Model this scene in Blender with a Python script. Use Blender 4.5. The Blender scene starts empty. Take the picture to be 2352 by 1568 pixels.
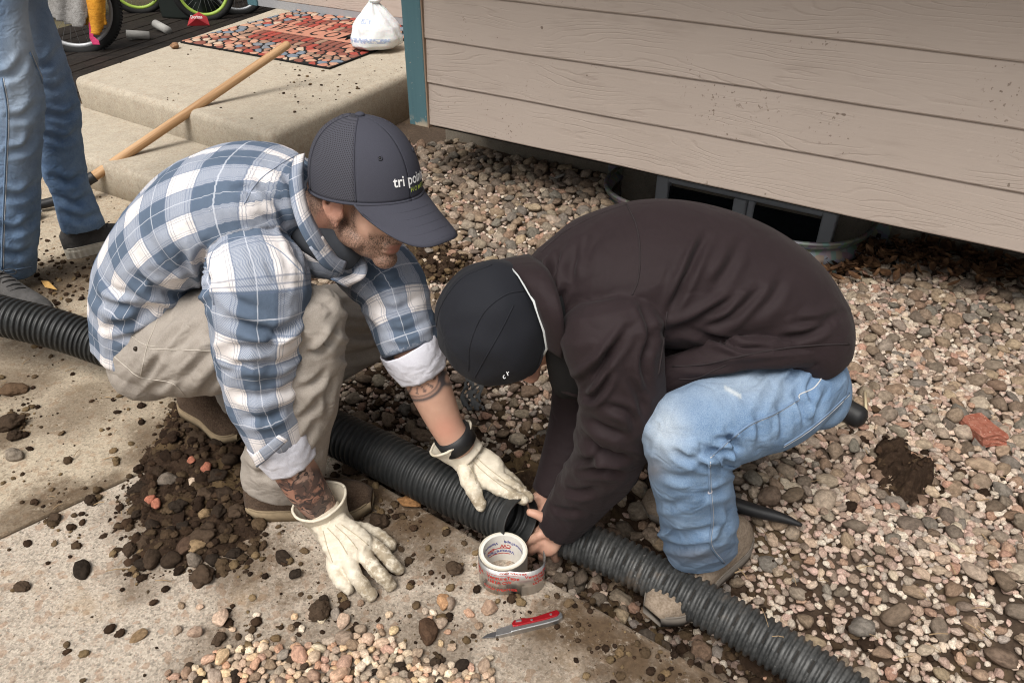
import bpy, bmesh, math, random
import numpy as np
from mathutils import Vector, Matrix, Euler, noise as mnoise
from mathutils.bvhtree import BVHTree

# ------------------------------------------------------------------ camera, sky, sun, exposure
scene = bpy.context.scene
CAM_H = 1.35
PITCH = math.atan(1233 / 1877)
cam = bpy.data.cameras.new('camera')
cam.sensor_width = 36.0
cam.lens = 36.0 * 1877 / 2499
cam.clip_start = 0.02
cam.clip_end = 500
cam_ob = bpy.data.objects.new('camera', cam)
cam_ob.location = (0, 0, CAM_H)
cam_ob.rotation_euler = (math.pi / 2 - PITCH, 0, 0)
scene.collection.objects.link(cam_ob)
scene.camera = cam_ob

SUN_EL, SUN_AZ = math.radians(58), math.radians(-152)     # azimuth from +Y, clockwise
world = bpy.data.worlds.new("World")
scene.world = world
world.use_nodes = True
wnt = world.node_tree
sky = wnt.nodes.new('ShaderNodeTexSky')
sky.sky_type = 'NISHITA'
sky.sun_disc = False
sky.sun_elevation = SUN_EL
sky.sun_rotation = SUN_AZ
sky.dust_density = 6.0
sky.ozone_density = 0.6
sky.air_density = 1.0
hsv = wnt.nodes.new('ShaderNodeHueSaturation')            # overcast: the sky carries little colour
hsv.inputs['Saturation'].default_value = 0.12
wnt.links.new(sky.outputs[0], hsv.inputs['Color'])
bg = wnt.nodes['Background']
wnt.links.new(hsv.outputs[0], bg.inputs[0])
bg.inputs[1].default_value = 0.060
sun = bpy.data.lights.new('sun', 'SUN')
sun.energy = 1.5
sun.angle = math.radians(34)
sun.color = (1.0, 0.95, 0.88)
sun_ob = bpy.data.objects.new('sun', sun)
sd = Vector((math.sin(SUN_AZ) * math.cos(SUN_EL), math.cos(SUN_AZ) * math.cos(SUN_EL), math.sin(SUN_EL)))
sun_ob.rotation_euler = sd.to_track_quat('Z', 'Y').to_euler()
sun_ob.location = sd * 20
scene.collection.objects.link(sun_ob)
scene.view_settings.view_transform = 'Standard'
scene.view_settings.look = 'None'
scene.view_settings.exposure = 1.08
scene.view_settings.gamma = 1.0
scene.view_settings.use_curve_mapping = False
scene.render.engine = 'CYCLES'
scene.cycles.filter_width = 1.1
scene.render.filter_size = 1.1

# ------------------------------------------------------------------ measuring: rays of the survey camera
FPX = 1877 * 0.9412
_f = np.array([0, math.cos(PITCH), -math.sin(PITCH)])
_u = np.array([0, math.sin(PITCH), math.cos(PITCH)])
_r = np.array([1.0, 0, 0])
_C = np.array([0, 0, CAM_H])
def ray(px, py): return _f + (px - 1176) / FPX * _r + (784 - py) / FPX * _u
def G(px, py, z=0.0):
    d = ray(px, py); return _C + d * ((z - CAM_H) / d[2])
def Q(px, py, Y):
    d = ray(px, py); return _C + d * (Y / d[1])
def depth_of(p): return float((np.asarray(p) - _C) @ _f)
def pxlen(p, n): return n * depth_of(p) / FPX
def pj(P):
    P = np.asarray(P, float) - _C
    d = P @ _f
    return 1176 + FPX * (P @ _r) / d, 784 - FPX * (P @ _u) / d

# ------------------------------------------------------------------ object helpers
COL = scene.collection
def tag(o, label=None, cat=None, group=None, kind=None):
    if label: o['label'] = label
    if cat: o['category'] = cat
    if group: o['group'] = group
    if kind: o['kind'] = kind
    return o
def empty(name, loc=(0, 0, 0), rot=(0, 0, 0)):
    o = bpy.data.objects.new(name, None)
    o.empty_display_size = 0.05
    o.location = loc; o.rotation_euler = rot
    COL.objects.link(o)
    return o
def link(name, me, mat=None, parent=None, smooth=False, loc=None, rot=None, scl=None):
    o = bpy.data.objects.new(name, me)
    COL.objects.link(o)
    if mat is not None:
        if len(me.materials) == 0: me.materials.append(mat)
    if smooth: me.shade_smooth()
    if loc is not None: o.location = loc
    if rot is not None: o.rotation_euler = rot
    if scl is not None: o.scale = scl
    if parent is not None:
        o.parent = parent
    return o
def wparent(o, parent):
    """parent keeping world place (parent has no scale)"""
    o.parent = parent
    m = Matrix.LocRotScale(parent.location, parent.rotation_euler, parent.scale)
    o.matrix_parent_inverse = m.inverted()
def mesh(name, V, F):
    me = bpy.data.meshes.new(name)
    V = np.asarray(V, np.float32)
    if isinstance(F, np.ndarray):
        n, k = F.shape
        me.vertices.add(len(V)); me.vertices.foreach_set('co', V.ravel())
        me.loops.add(n * k); me.loops.foreach_set('vertex_index', F.astype(np.int32).ravel())
        me.polygons.add(n); me.polygons.foreach_set('loop_start', np.arange(0, n * k, k, dtype=np.int32))
        me.update(calc_edges=True); me.validate()
    else:
        me.from_pydata([tuple(map(float, v)) for v in V], [], F)
        me.update()
    return me
def add_attr(me, name, vals, typ='FLOAT'):
    a = me.attributes.new(name, typ, 'POINT')
    vals = np.asarray(vals, np.float32)
    if typ == 'FLOAT': a.data.foreach_set('value', vals.ravel())
    elif typ == 'FLOAT_COLOR': a.data.foreach_set('color', vals.ravel())
    else: a.data.foreach_set('vector', vals.ravel())
def boxm(name, sx, sy, sz, bevel=0.0, seg=2, c=(0, 0, 0)):
    bm = bmesh.new()
    bmesh.ops.create_cube(bm, size=1)
    for v in bm.verts: v.co = Vector((v.co.x * sx + c[0], v.co.y * sy + c[1], v.co.z * sz + c[2]))
    if bevel > 0:
        bmesh.ops.bevel(bm, geom=bm.edges[:], offset=bevel, segments=seg, affect='EDGES', profile=0.5)
    me = bpy.data.meshes.new(name); bm.to_mesh(me); bm.free()
    return me
def prism(name, poly, z0, z1, bevel=0.0, seg=2):
    """polygon (ccw list of xy) extruded z0..z1, top edges bevelled"""
    bm = bmesh.new()
    lo = [bm.verts.new((p[0], p[1], z0)) for p in poly]
    hi = [bm.verts.new((p[0], p[1], z1)) for p in poly]
    n = len(poly)
    bm.faces.new(lo[::-1]); top = bm.faces.new(hi)
    for i in range(n): bm.faces.new((lo[i], lo[(i + 1) % n], hi[(i + 1) % n], hi[i]))
    bmesh.ops.recalc_face_normals(bm, faces=bm.faces[:])
    if bevel > 0:
        ed = [e for e in bm.edges if sum(1 for v in e.verts if v in hi) >= 1]
        bmesh.ops.bevel(bm, geom=ed, offset=bevel, segments=seg, affect='EDGES', profile=0.5)
    me = bpy.data.meshes.new(name); bm.to_mesh(me); bm.free()
    return me
def catmull(P, n):
    P = np.asarray(P, float)
    k = len(P)
    if k == 2:
        t = np.linspace(0, 1, n)[:, None]; return P[0] * (1 - t) + P[1] * t
    Pe = np.vstack([2 * P[0] - P[1], P, 2 * P[-1] - P[-2]])
    out = []
    for x in np.linspace(0, k - 1 - 1e-9, n):
        i = int(x); t = x - i
        p0, p1, p2, p3 = Pe[i], Pe[i + 1], Pe[i + 2], Pe[i + 3]
        out.append(0.5 * ((2 * p1) + (p2 - p0) * t + (2 * p0 - 5 * p1 + 4 * p2 - p3) * t * t + (3 * p1 - p0 - 3 * p2 + p3) * t ** 3))
    return np.array(out)
def resample(P, n):
    P = np.asarray(P, float)
    d = np.concatenate([[0], np.cumsum(np.linalg.norm(np.diff(P[:, :3], axis=0), axis=1))])
    s = np.linspace(0, d[-1], n)
    return np.stack([np.interp(s, d, P[:, i]) for i in range(P.shape[1])], 1)
def frames(P):
    T = np.gradient(P, axis=0); T /= np.linalg.norm(T, axis=1)[:, None] + 1e-12
    ref = np.array([0, 0, 1.0]) if abs(T[0][2]) < 0.9 else np.array([1.0, 0, 0])
    A = []
    a = np.cross(T[0], ref); a /= np.linalg.norm(a)
    for i in range(len(P)):
        a = a - T[i] * (a @ T[i]); a /= np.linalg.norm(a) + 1e-12
        A.append(a)
    A = np.array(A)
    return T, A, np.cross(T, A)
def tube_geo(P, R, seg=10, cap=True):
    P = np.asarray(P, float)
    R = np.broadcast_to(np.asarray(R, float), (len(P),))
    T, A, B = frames(P)
    th = np.linspace(0, 2 * math.pi, seg, endpoint=False)
    V = (P[:, None, :] + R[:, None, None] * (np.cos(th)[None, :, None] * A[:, None, :] + np.sin(th)[None, :, None] * B[:, None, :])).reshape(-1, 3)
    F = []
    n = len(P)
    for i in range(n - 1):
        for j in range(seg):
            k = (j + 1) % seg
            F.append((i * seg + j, i * seg + k, (i + 1) * seg + k, (i + 1) * seg + j))
    if cap:
        F.append(tuple(range(seg - 1, -1, -1)))
        F.append(tuple((n - 1) * seg + j for j in range(seg)))
    return V, F
def tube(name, P, R, mat, parent=None, seg=10, cap=True, smooth=True):
    V, F = tube_geo(P, R, seg, cap)
    return link(name, mesh(name, V, F), mat, parent, smooth)
def joinm(name, parts):
    Vs, Fs, o = [], [], 0
    for V, F in parts:
        Vs.append(np.asarray(V, float)); Fs += [tuple(i + o for i in f) for f in F]; o += len(V)
    return mesh(name, np.vstack(Vs), Fs)
def rotz(a): return np.array([[math.cos(a), -math.sin(a), 0], [math.sin(a), math.cos(a), 0], [0, 0, 1.0]])

# ------------------------------------------------------------------ material helpers
def srgb(r, g, b, k=1.0):
    f = lambda c: (c / 255 / 12.92 if c / 255 <= 0.04045 else ((c / 255 + 0.055) / 1.055) ** 2.4) * k
    return (f(r), f(g), f(b), 1.0)
class Mat:
    def __init__(s, name, rough=0.8, spec=0.3):
        s.m = bpy.data.materials.new(name); s.m.use_nodes = True
        s.nt = s.m.node_tree; s.b = s.nt.nodes['Principled BSDF']
        s.b.inputs['Roughness'].default_value = rough
        s.b.inputs['Specular IOR Level'].default_value = spec
        s._obj = None
    def put(s, sock, v):
        if isinstance(v, bpy.types.NodeSocket): s.nt.links.new(v, sock)
        elif v is not None:
            try: sock.default_value = v
            except Exception: sock.default_value = tuple(v)[:3]
    def n(s, typ, ins=None, out=0, **props):
        nd = s.nt.nodes.new(typ)
        for k, v in props.items(): setattr(nd, k, v)
        for k, v in (ins or {}).items(): s.put(nd.inputs[k], v)
        return nd.outputs[out] if out is not None else nd
    def obj(s):
        if s._obj is None: s._obj = s.n('ShaderNodeTexCoord', out='Object')
        return s._obj
    def pos(s): return s.n('ShaderNodeNewGeometry', out='Position')
    def attr(s, name, out='Fac', typ='GEOMETRY'): return s.n('ShaderNodeAttribute', out=out, attribute_name=name, attribute_type=typ)
    def map(s, v, scale=(1, 1, 1), rot=(0, 0, 0), loc=(0, 0, 0)):
        return s.n('ShaderNodeMapping', {'Vector': v, 'Scale': scale, 'Rotation': rot, 'Location': loc})
    def noise(s, v, scale, detail=4, rough=0.55, dist=0.0, out=0):
        return s.n('ShaderNodeTexNoise', {'Vector': v, 'Scale': scale, 'Detail': detail, 'Roughness': rough, 'Distortion': dist}, out=out)
    def vor(s, v, scale, feature='F1', out='Distance', rand=1.0):
        return s.n('ShaderNodeTexVoronoi', {'Vector': v, 'Scale': scale, 'Randomness': rand}, out=out, feature=feature)
    def ramp(s, fac, stops, interp='LINEAR'):
        nd = s.nt.nodes.new('ShaderNodeValToRGB'); cr = nd.color_ramp; cr.interpolation = interp
        while len(cr.elements) < len(stops): cr.elements.new(0.5)
        for e, (p, c) in zip(cr.elements, stops):
            e.position = p; e.color = c if hasattr(c, '__len__') else (c, c, c, 1)
        s.put(nd.inputs[0], fac); return nd.outputs[0]
    def mix(s, fac, a, b, mode='MIX'):
        nd = s.nt.nodes.new('ShaderNodeMix'); nd.data_type = 'RGBA'; nd.blend_type = mode
        s.put(nd.inputs[0], fac); s.put(nd.inputs[6], a); s.put(nd.inputs[7], b); return nd.outputs[2]
    def math(s, op, a, b=None, c=None, clamp=False):
        nd = s.nt.nodes.new('ShaderNodeMath'); nd.operation = op; nd.use_clamp = clamp
        s.put(nd.inputs[0], a)
        if b is not None: s.put(nd.inputs[1], b)
        if c is not None: s.put(nd.inputs[2], c)
        return nd.outputs[0]
    def step(s, v, lo, hi): return s.n('ShaderNodeMapRange', {'Value': v, 'From Min': lo, 'From Max': hi}, interpolation_type='SMOOTHSTEP')
    def sep(s, v): 
        nd = s.nt.nodes.new('ShaderNodeSeparateXYZ'); s.put(nd.inputs[0], v); return nd.outputs
    def comb(s, x, y, z): return s.n('ShaderNodeCombineXYZ', {0: x, 1: y, 2: z})
    def bump(s, h, strength=0.5, dist=0.01, normal=None):
        ins = {'Height': h, 'Strength': strength, 'Distance': dist}
        if normal is not None: ins['Normal'] = normal
        return s.n('ShaderNodeBump', ins)
    def set(s, **kw):
        names = dict(color='Base Color', rough='Roughness', normal='Normal', metal='Metallic', alpha='Alpha', trans='Transmission Weight', spec='Specular IOR Level', sheen='Sheen Weight', sss='Subsurface Weight')
        for k, v in kw.items(): s.put(s.b.inputs[names[k]], v)
        return s
def plain(name, col, rough=0.7, spec=0.3, metal=0.0, var=0.12, scale=60, bump=0.15, bdist=0.002):
    m = Mat(name, rough, spec)
    nz = m.noise(m.obj(), scale, 5)
    c = m.mix(nz, tuple(x * (1 - var) for x in col[:3]) + (1,), tuple(min(1, x * (1 + var)) for x in col[:3]) + (1,))
    m.set(color=c, metal=metal)
    if bump: m.set(normal=m.bump(nz, bump, bdist))
    return m.m
rng = np.random.default_rng(11)
random.seed(7)
# ------------------------------------------------------------------ survey of the place
E0 = np.array([-.4727, 1.5149]); E2 = np.array([.4145, .8690])
ed = (E2 - E0) / np.linalg.norm(E2 - E0)              # walkway edge, running right and nearer
en = np.array([-ed[1], ed[0]])                        # to the gravel side
WO = np.array([-.3472, 3.2707]); WZ = 0.319           # bay corner, bottom of its siding
wd = np.array([.83805, -.54559]); wn = np.array([-.54559, -.83805])   # along the wall / out of it
SETBACK = 0.46
def wl(x, out, z): p = WO + wd * x + wn * out; return (p[0], p[1], z)
WALL_ROT = math.atan2(wd[1], wd[0])
def sdist(x, y): return (x - E0[0]) * en[0] + (y - E0[1]) * en[1]
def tdist(x, y): return (x - E0[0]) * ed[0] + (y - E0[1]) * ed[1]
def sstep(x, a, b):
    t = np.clip((x - a) / (b - a), 0, 1); return t * t * (3 - 2 * t)
def vnoise(x, y, sc, seed=0):
    x = np.asarray(x) * sc + seed * 17.3; y = np.asarray(y) * sc + seed * 9.1
    xi, yi = np.floor(x), np.floor(y); fx, fy = x - xi, y - yi
    fx = fx * fx * (3 - 2 * fx); fy = fy * fy * (3 - 2 * fy)
    hsh = lambda i, j: np.modf(np.abs(np.sin(i * 127.1 + j * 311.7 + seed) * 43758.5453))[0]
    return (hsh(xi, yi) * (1 - fx) + hsh(xi + 1, yi) * fx) * (1 - fy) + (hsh(xi, yi + 1) * (1 - fx) + hsh(xi + 1, yi + 1) * fx) * fy - 0.5
def in_poly(x, y, poly, grow=0.0):
    x = np.asarray(x, float); y = np.asarray(y, float)
    c = np.zeros(x.shape, bool); n = len(poly)
    P = np.asarray(poly, float)
    if grow:
        P = P + (P.mean(0) - P) / np.linalg.norm(P.mean(0) - P, axis=1)[:, None] * grow
    for i in range(n):
        (x1, y1), (x2, y2) = P[i], P[(i + 1) % n]
        c ^= ((y1 > y) != (y2 > y)) & (x < (x2 - x1) * (y - y1) / (y2 - y1 + 1e-12) + x1)
    return c
def on_edge(t, off=0): return E0 + ed * t + en * off
j0 = G(0, 1233)[:2]; j1 = G(600, 955)[:2]
jd = (j1 - j0) / np.linalg.norm(j1 - j0)
jE = on_edge(np.dot(j1 - E0, ed))
gap = .004
# the far slab runs on to the steps and widens past the man in plaid
FARP = [jE - ed * gap, on_edge(-.98), on_edge(-.98, .35), np.array([-1.02, 2.75]), np.array([-1.2, 3.6]), np.array([-3.6, 5.2]), np.array([-4.6, 3.2]), jE - jd * 3.4 - ed * gap * 1.5]
def hx(px, py, y):
    """local wall coordinates (x, z) where a pixel's ray meets the plane y=const of the house frame"""
    d = ray(px, py); n3 = np.array([-wn[0], -wn[1], 0]); o3 = np.array([WO[0], WO[1], 0]) + n3 * y
    t = ((o3 - _C) @ n3) / (d @ n3); P = _C + d * t
    return float((P[:2] - WO) @ wd), float(P[2])
_wa, _ = hx(1412, 440, SETBACK - .05); _wb, _ = hx(1992, 545, SETBACK - .02)
WELL = ((_wa + _wb) / 2, (_wb - _wa) / 2 - .01, .33)
def ground_h(x, y):
    x = np.asarray(x, float); y = np.asarray(y, float)
    s = sdist(x, y); t = tdist(x, y)
    tr = sstep(s, .56, .24) * sstep(s, -.06, .03) * sstep(t, -.75, -.2)
    h = 0.012 - .17 * tr
    h = h + .022 * vnoise(x, y, 4, 1) + .014 * vnoise(x, y, 11, 2)
    dw = (x - WO[0]) * wn[0] + (y - WO[1]) * wn[1]
    h = h + .05 * sstep(dw, .5, -.3)
    g8 = G(1880, 610, 0); h = h - .085 * np.exp(-((x - g8[0]) ** 2 + (y - g8[1]) ** 2) / .22 ** 2)
    h = np.where(s < -.02, -.09, h)
    lx_ = (x - WO[0]) * wd[0] + (y - WO[1]) * wd[1]
    h = np.where((np.abs(lx_ - WELL[0]) < WELL[1]) & (dw < -SETBACK + WELL[2]) & (((lx_ - WELL[0]) / WELL[1]) ** 4 + ((-dw - SETBACK) / WELL[2]) ** 2 < 1), -.5, h)
    h = np.where(in_poly(x, y, FARP, .03), -.06, h)
    return h

# ------------------------------------------------------------------ materials of the setting
STN = [(430, 1160, .95, 230), (330, 1300, .6, 130), (560, 1290, .7, 150), (840, 1130, 1.0, 170), (960, 1200, 1.0, 190), (900, 1290, .6, 150), (1020, 1290, .8, 120), (1090, 1230, .7, 100), (1180, 1370, .35, 140), (1330, 1440, 1.0, 170), (1430, 1500, 1.0, 190), (1560, 1560, 1.0, 200), (1250, 1500, .6, 150), (760, 1470, .5, 240), (520, 1520, .6, 200), (980, 1500, .6, 200), (650, 1330, .4, 120), (760, 1380, .3, 120)]
STF = [(130, 1180, .85, 130), (240, 1130, .8, 110), (380, 1000, .8, 170), (180, 940, .6, 160), (40, 880, .7, 150), (60, 800, .55, 170), (330, 880, .6, 140), (60, 1180, .7, 120), (150, 640, .85, 190), (230, 600, .7, 130), (120, 760, .5, 120), (20, 990, .8, 100)]
def concrete(name, base, dirt=0.5, spk=1.0, seed=0.0, stains=None):
    m = Mat(name, 0.92, 0.15)
    p = m.map(m.pos(), loc=(seed, seed * .7, 0))
    big = m.noise(p, 2.2, 5, .6); mid = m.noise(p, 14, 6, .65); fine = m.noise(p, 210, 3, .6); grit = m.noise(p, 95, 4, .7)
    c = m.mix(m.step(mid, .3, .7), tuple(v * .92 for v in base) + (1,), tuple(min(1, v * 1.06) for v in base) + (1,))
    c = m.mix(m.math('MULTIPLY', m.step(fine, .50, .66), .62 * spk), c, (min(1, base[0] * 1.45), min(1, base[1] * 1.42), min(1, base[2] * 1.4), 1))
    c = m.mix(m.math('MULTIPLY', m.step(grit, .53, .64), .62 * spk), c, tuple(v * .38 for v in base) + (1,))
    ag = m.sep(m.vor(p, 230, out='Color'))[0]; ag2 = m.sep(m.vor(p, 75, out='Color'))[1]
    c = m.mix(m.math('MULTIPLY', m.step(ag, .60, .95), .45 * spk, clamp=True), c, tuple(v * .50 for v in base) + (1,))
    c = m.mix(m.math('MULTIPLY', m.step(ag, .35, .05), .36 * spk, clamp=True), c, tuple(min(1, v * 1.5) for v in base) + (1,))
    c = m.mix(m.math('MULTIPLY', m.step(ag2, .80, .97), .40 * spk, clamp=True), c, (base[0] * .72, base[1] * .52, base[2] * .40, 1))
    pk = m.noise(p, 150, 2); c = m.mix(m.math('MULTIPLY', m.step(pk, .6, .7), .35 * spk), c, (.40, .24, .17, 1))
    d1 = m.math('MULTIPLY', m.step(m.math('ADD', m.math('MULTIPLY', big, .6), m.math('MULTIPLY', m.noise(p, 26, 6, .75), .5)), .57, .72), dirt)
    c = m.mix(d1, c, (.115, .075, .045, 1))
    d2 = m.math('MULTIPLY', m.step(m.noise(m.map(p, loc=(4, 2, 0)), 5, 6, .7), .55, .72), dirt * .55)
    c = m.mix(d2, c, (.30, .205, .115, 1))
    if stains:
        tot = None; wb = m.n('ShaderNodeVectorMath', {0: m.pos(), 1: m.n('ShaderNodeVectorMath', {0: m.noise(m.pos(), 8, 4, .6, out=1), 'Scale': .22}, operation='SCALE')}, operation='ADD')
        for a_, b_, k_, w_ in stains:
            g_ = G(a_, b_, 0); rr_ = pxlen(g_, w_)
            ds = m.n('ShaderNodeVectorMath', {0: wb, 1: (g_[0] + .11, g_[1] + .11, .11)}, out=1, operation='DISTANCE')
            q_ = m.math('MULTIPLY', m.step(ds, rr_, rr_ * .25), k_); tot = q_ if tot is None else m.math('MAXIMUM', tot, q_)
        brk = m.step(m.math('ADD', m.math('MULTIPLY', m.noise(m.pos(), 60, 6, .75), .6), m.math('MULTIPLY', m.noise(m.pos(), 14, 4, .6), .4)), .30, .49); tot = m.math('MULTIPLY', tot, brk)
        c = m.mix(tot, c, m.mix(m.noise(m.pos(), 90, 4), (.040, .026, .016, 1), (.135, .090, .054, 1)))
        d1 = m.math('MAXIMUM', d1, tot)
    hgt = m.math('ADD', m.math('MULTIPLY', fine, .6), m.math('ADD', grit, m.math('MULTIPLY', d1, .6)))
    m.set(color=c, normal=m.bump(hgt, .55, .003))
    return m.m
M_slab_near = concrete('walk_concrete_near', (.385, .332, .272), .8, 1.25, 0.0, STN)
M_slab_far = concrete('walk_concrete_dirty', (.385, .325, .245), .85, .9, 3.0, STF)
M_porch = concrete('porch_concrete', (.40, .352, .280), .25, .5, 7.0)
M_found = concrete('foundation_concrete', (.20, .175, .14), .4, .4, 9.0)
def soil_mat(nm='dark_soil', pale=False):
    m = Mat(nm, .95, .1)
    p = m.pos(); a = m.noise(p, 55, 8, .75); b = m.noise(p, 6, 4)
    c = m.ramp(a, [(.3, (.018, .011, .007, 1)), (.52, (.042, .026, .017, 1)), (.75, (.10, .066, .042, 1))])
    c = m.mix(m.step(b, .5, .66), c, m.mix(a, (.05, .033, .018, 1), (.17, .115, .06, 1)))
    if pale: c = m.mix(m.math('MULTIPLY', m.attr('pale'), .8), c, m.mix(a, (.10, .075, .055, 1), (.26, .20, .155, 1)))
    m.set(color=c, normal=m.bump(a, .9, .012)); return m.m
M_soilg = soil_mat('gravel_fines', True)
M_soil = soil_mat()
def siding_mat():
    m = Mat('painted_wood_siding', .62, .25)
    ob = m.obj(); xyz = m.sep(ob)
    rnd = m.n('ShaderNodeObjectInfo', out='Random')
    off = m.comb(m.math('MULTIPLY', rnd, 37.0), m.math('MULTIPLY', rnd, 11.0), 0)
    v = m.n('ShaderNodeVectorMath', {0: ob, 1: off}, operation='ADD')
    base = m.noise(m.map(v, (1.15, 1, 6.5)), 1.0, 2, .45, .3)
    wob = m.noise(m.map(v, (9, 1, 34)), 1.0, 3, .5)
    f = m.math('ADD', m.math('MULTIPLY', base, 15.0), m.math('ADD', m.math('MULTIPLY', xyz[2], 55.0), m.math('MULTIPLY', wob, 1.1)))
    tri = m.math('PINGPONG', f, .5)
    line = m.step(tri, .17, .0)                            # raised rings, narrow grooves
    line = m.math('MULTIPLY', line, m.step(m.noise(m.map(v, (3, 1, 9)), 1.0, 2), .38, .6))
    fib = m.noise(m.map(v, (14, 1, 190)), 1.0, 4, .6)
    plainband = m.step(xyz[2], .150, .142)                 # smooth strip under the lap
    line = m.math('MULTIPLY', line, plainband)
    fib = m.math('MULTIPLY', fib, plainband)
    hgt = m.math('SUBTRACT', m.math('MULTIPLY', fib, .5), m.math('MULTIPLY', line, .9))
    n1 = m.noise(v, 3.0, 4); n2 = m.noise(v, 45, 4)
    c = m.mix(n1, (.395, .330, .284, 1), (.445, .376, .328, 1))
    c = m.mix(m.math('MULTIPLY', m.step(n2, .66, .74), .35), c, (.48, .41, .36, 1))
    c = m.mix(m.math('MULTIPLY', line, .10), c, (.20, .145, .115, 1))
    spot = m.step(m.noise(m.map(v, (1, 1, 1)), 26, 1), .79, .81)
    c = m.mix(m.math('MULTIPLY', spot, .7), c, (.10, .07, .05, 1))
    spl = m.math('MULTIPLY', m.step(m.noise(v, 85, 2), .655, .70), m.math('MULTIPLY', m.step(m.noise(v, 3.5, 3), .50, .66), .75))
    c = m.mix(spl, c, (.12, .085, .06, 1))
    c = m.mix(m.math('MULTIPLY', m.step(m.noise(m.map(v, (1.2, 1, 7)), 3, 4, .6), .56, .72), .22), c, (.25, .20, .165, 1))
    m.set(color=c, normal=m.bump(hgt, .32, .003)); return m.m
M_siding = siding_mat()
def trim_mat():
    m = Mat('teal_painted_trim', .55, .3)
    v = m.obj(); g = m.noise(m.map(v, (60, 60, 3)), 1, 4); n = m.noise(v, 30, 5)
    c = m.mix(g, (.060, .128, .152, 1), (.085, .168, .190, 1))
    xyz = m.sep(v)
    low = m.math('MULTIPLY', m.step(xyz[2], .05, .0), m.step(n, .44, .54))
    c = m.mix(low, c, (.42, .35, .26, 1))
    c = m.mix(m.step(m.noise(v, 75, 2), .70, .74), c, (.30, .29, .26, 1))
    m.set(color=c, normal=m.bump(g, .4, .002)); return m.m
M_trim = trim_mat()
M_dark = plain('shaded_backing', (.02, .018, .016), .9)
M_frame = plain('vinyl_window_frame', (.50, .51, .53), .5, .4, var=.05)
def glass_mat():
    m = Mat('dark_window_glass', .06, .5); m.set(color=(.010, .012, .014, 1)); return m.m
M_glass = glass_mat()
def galv_mat():
    m = Mat('galvanised_steel', .5, .5)
    n = m.noise(m.obj(), 9, 5); w = m.vor(m.obj(), 40, out='Color')
    c = m.mix(n, (.12, .125, .12, 1), (.27, .275, .27, 1)); c = m.mix(.12, c, w)
    m.set(color=c, metal=.55, rough=m.ramp(n, [(.3, .4), (.7, .7)])); return m.m
M_galv = galv_mat()

# ------------------------------------------------------------------ ground
xs = np.arange(-3.4, 3.21, .0225); ys = np.arange(.25, 4.6, .0225)
gx, gy = np.meshgrid(xs, ys)
gz = ground_h(gx, gy)
nx, ny = len(xs), len(ys)
ii, jj = np.meshgrid(np.arange(nx - 1), np.arange(ny - 1))
k = (jj * nx + ii).ravel()
GF = np.stack([k, k + 1, k + nx + 1, k + nx], 1)
ground = link('soil_ground', mesh('soil_ground', np.stack([gx.ravel(), gy.ravel(), gz.ravel()], 1), GF), M_soilg, None, True)
tag(ground, 'dark damp soil bed with an open trench beside the walkway', 'ground', kind='structure')
m_far = plain('yard_ground', (.10, .085, .05), .95, .1, var=.3, scale=3)
far = link('yard_ground', mesh('yard_ground', [(-40, -40, -.26), (40, -40, -.26), (40, 40, -.26), (-40, 40, -.26)], [(0, 1, 2, 3)]), m_far)
tag(far, 'bare yard ground around the house', 'ground', kind='structure')

# ------------------------------------------------------------------ concrete walkway: two slabs with a joint
nearp = [jE + ed * gap, on_edge(2.4), on_edge(2.4, -2.6), jE - jd * 3.0 + ed * gap * 1.5]
def rough_slab(name, poly, mat, seed):
    me = prism(name, poly, -.11, 0.0, .007, 2)
    return link(name, me, mat)
walk = empty('concrete_walkway'); tag(walk, 'pale gritty concrete walkway with a joint across it', 'walkway', kind='structure')
rough_slab('slab', nearp[::-1] if np.cross(nearp[1] - nearp[0], nearp[2] - nearp[1]) < 0 else nearp, M_slab_near, 1).parent = walk
rough_slab('slab', FARP, M_slab_far, 2).parent = walk

# ------------------------------------------------------------------ porch and step
PZ, SZ = .30, .15
pFL = G(165, 178, PZ)[:2]; pFR = G(640, 312, PZ)[:2]
fdir = (pFR - pFL) / np.linalg.norm(pFR - pFL)
pR0 = G(724, 262, PZ)[:2]; pR1 = G(926, 172, PZ)[:2]
rdir = (pR1 - pR0) / np.linalg.norm(pR1 - pR0)
def isect(p, d, q, e):
    A = np.array([d, -e]).T; t = np.linalg.solve(A, q - p); return p + d * t[0]
pC = isect(pFL, fdir, pR0, rdir)
pL1 = G(620, 22, PZ)[:2]
porch = link('concrete_porch', prism('concrete_porch', [pFL, pC, pC + rdir * 3.2, pL1 + (pL1 - pFL) * .25], -.05, PZ, .035, 4), M_porch, None, False)
for p in porch.data.polygons: p.use_smooth = True
tag(porch, 'cream concrete porch slab with a rounded front edge below the doormat', 'porch', kind='structure')
s0 = G(191, 362, SZ)[:2]; s1 = G(372, 418, SZ)[:2]
sdir = (s1 - s0) / np.linalg.norm(s1 - s0)
sC = isect(s0, sdir, pC, -np.array([fdir[1], -fdir[0]]))
sL = s0 - sdir * .55
back = np.array([-fdir[1], fdir[0]])
step_ob = link('porch_step', prism('porch_step', [sL, sC, pC + back * .05, pFL - fdir * .25 + back * .05], -.05, SZ, .03, 4), M_porch, None, False)
for p in step_ob.data.polygons: p.use_smooth = True
tag(step_ob, 'lower concrete step in front of the porch slab', 'step', kind='structure')

# ------------------------------------------------------------------ house: overhanging bay with lap siding
house = empty('house_bay', (WO[0], WO[1], 0), (0, 0, WALL_ROT))
tag(house, 'house bay clad in taupe lap siding with a teal corner board', 'house')
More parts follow.
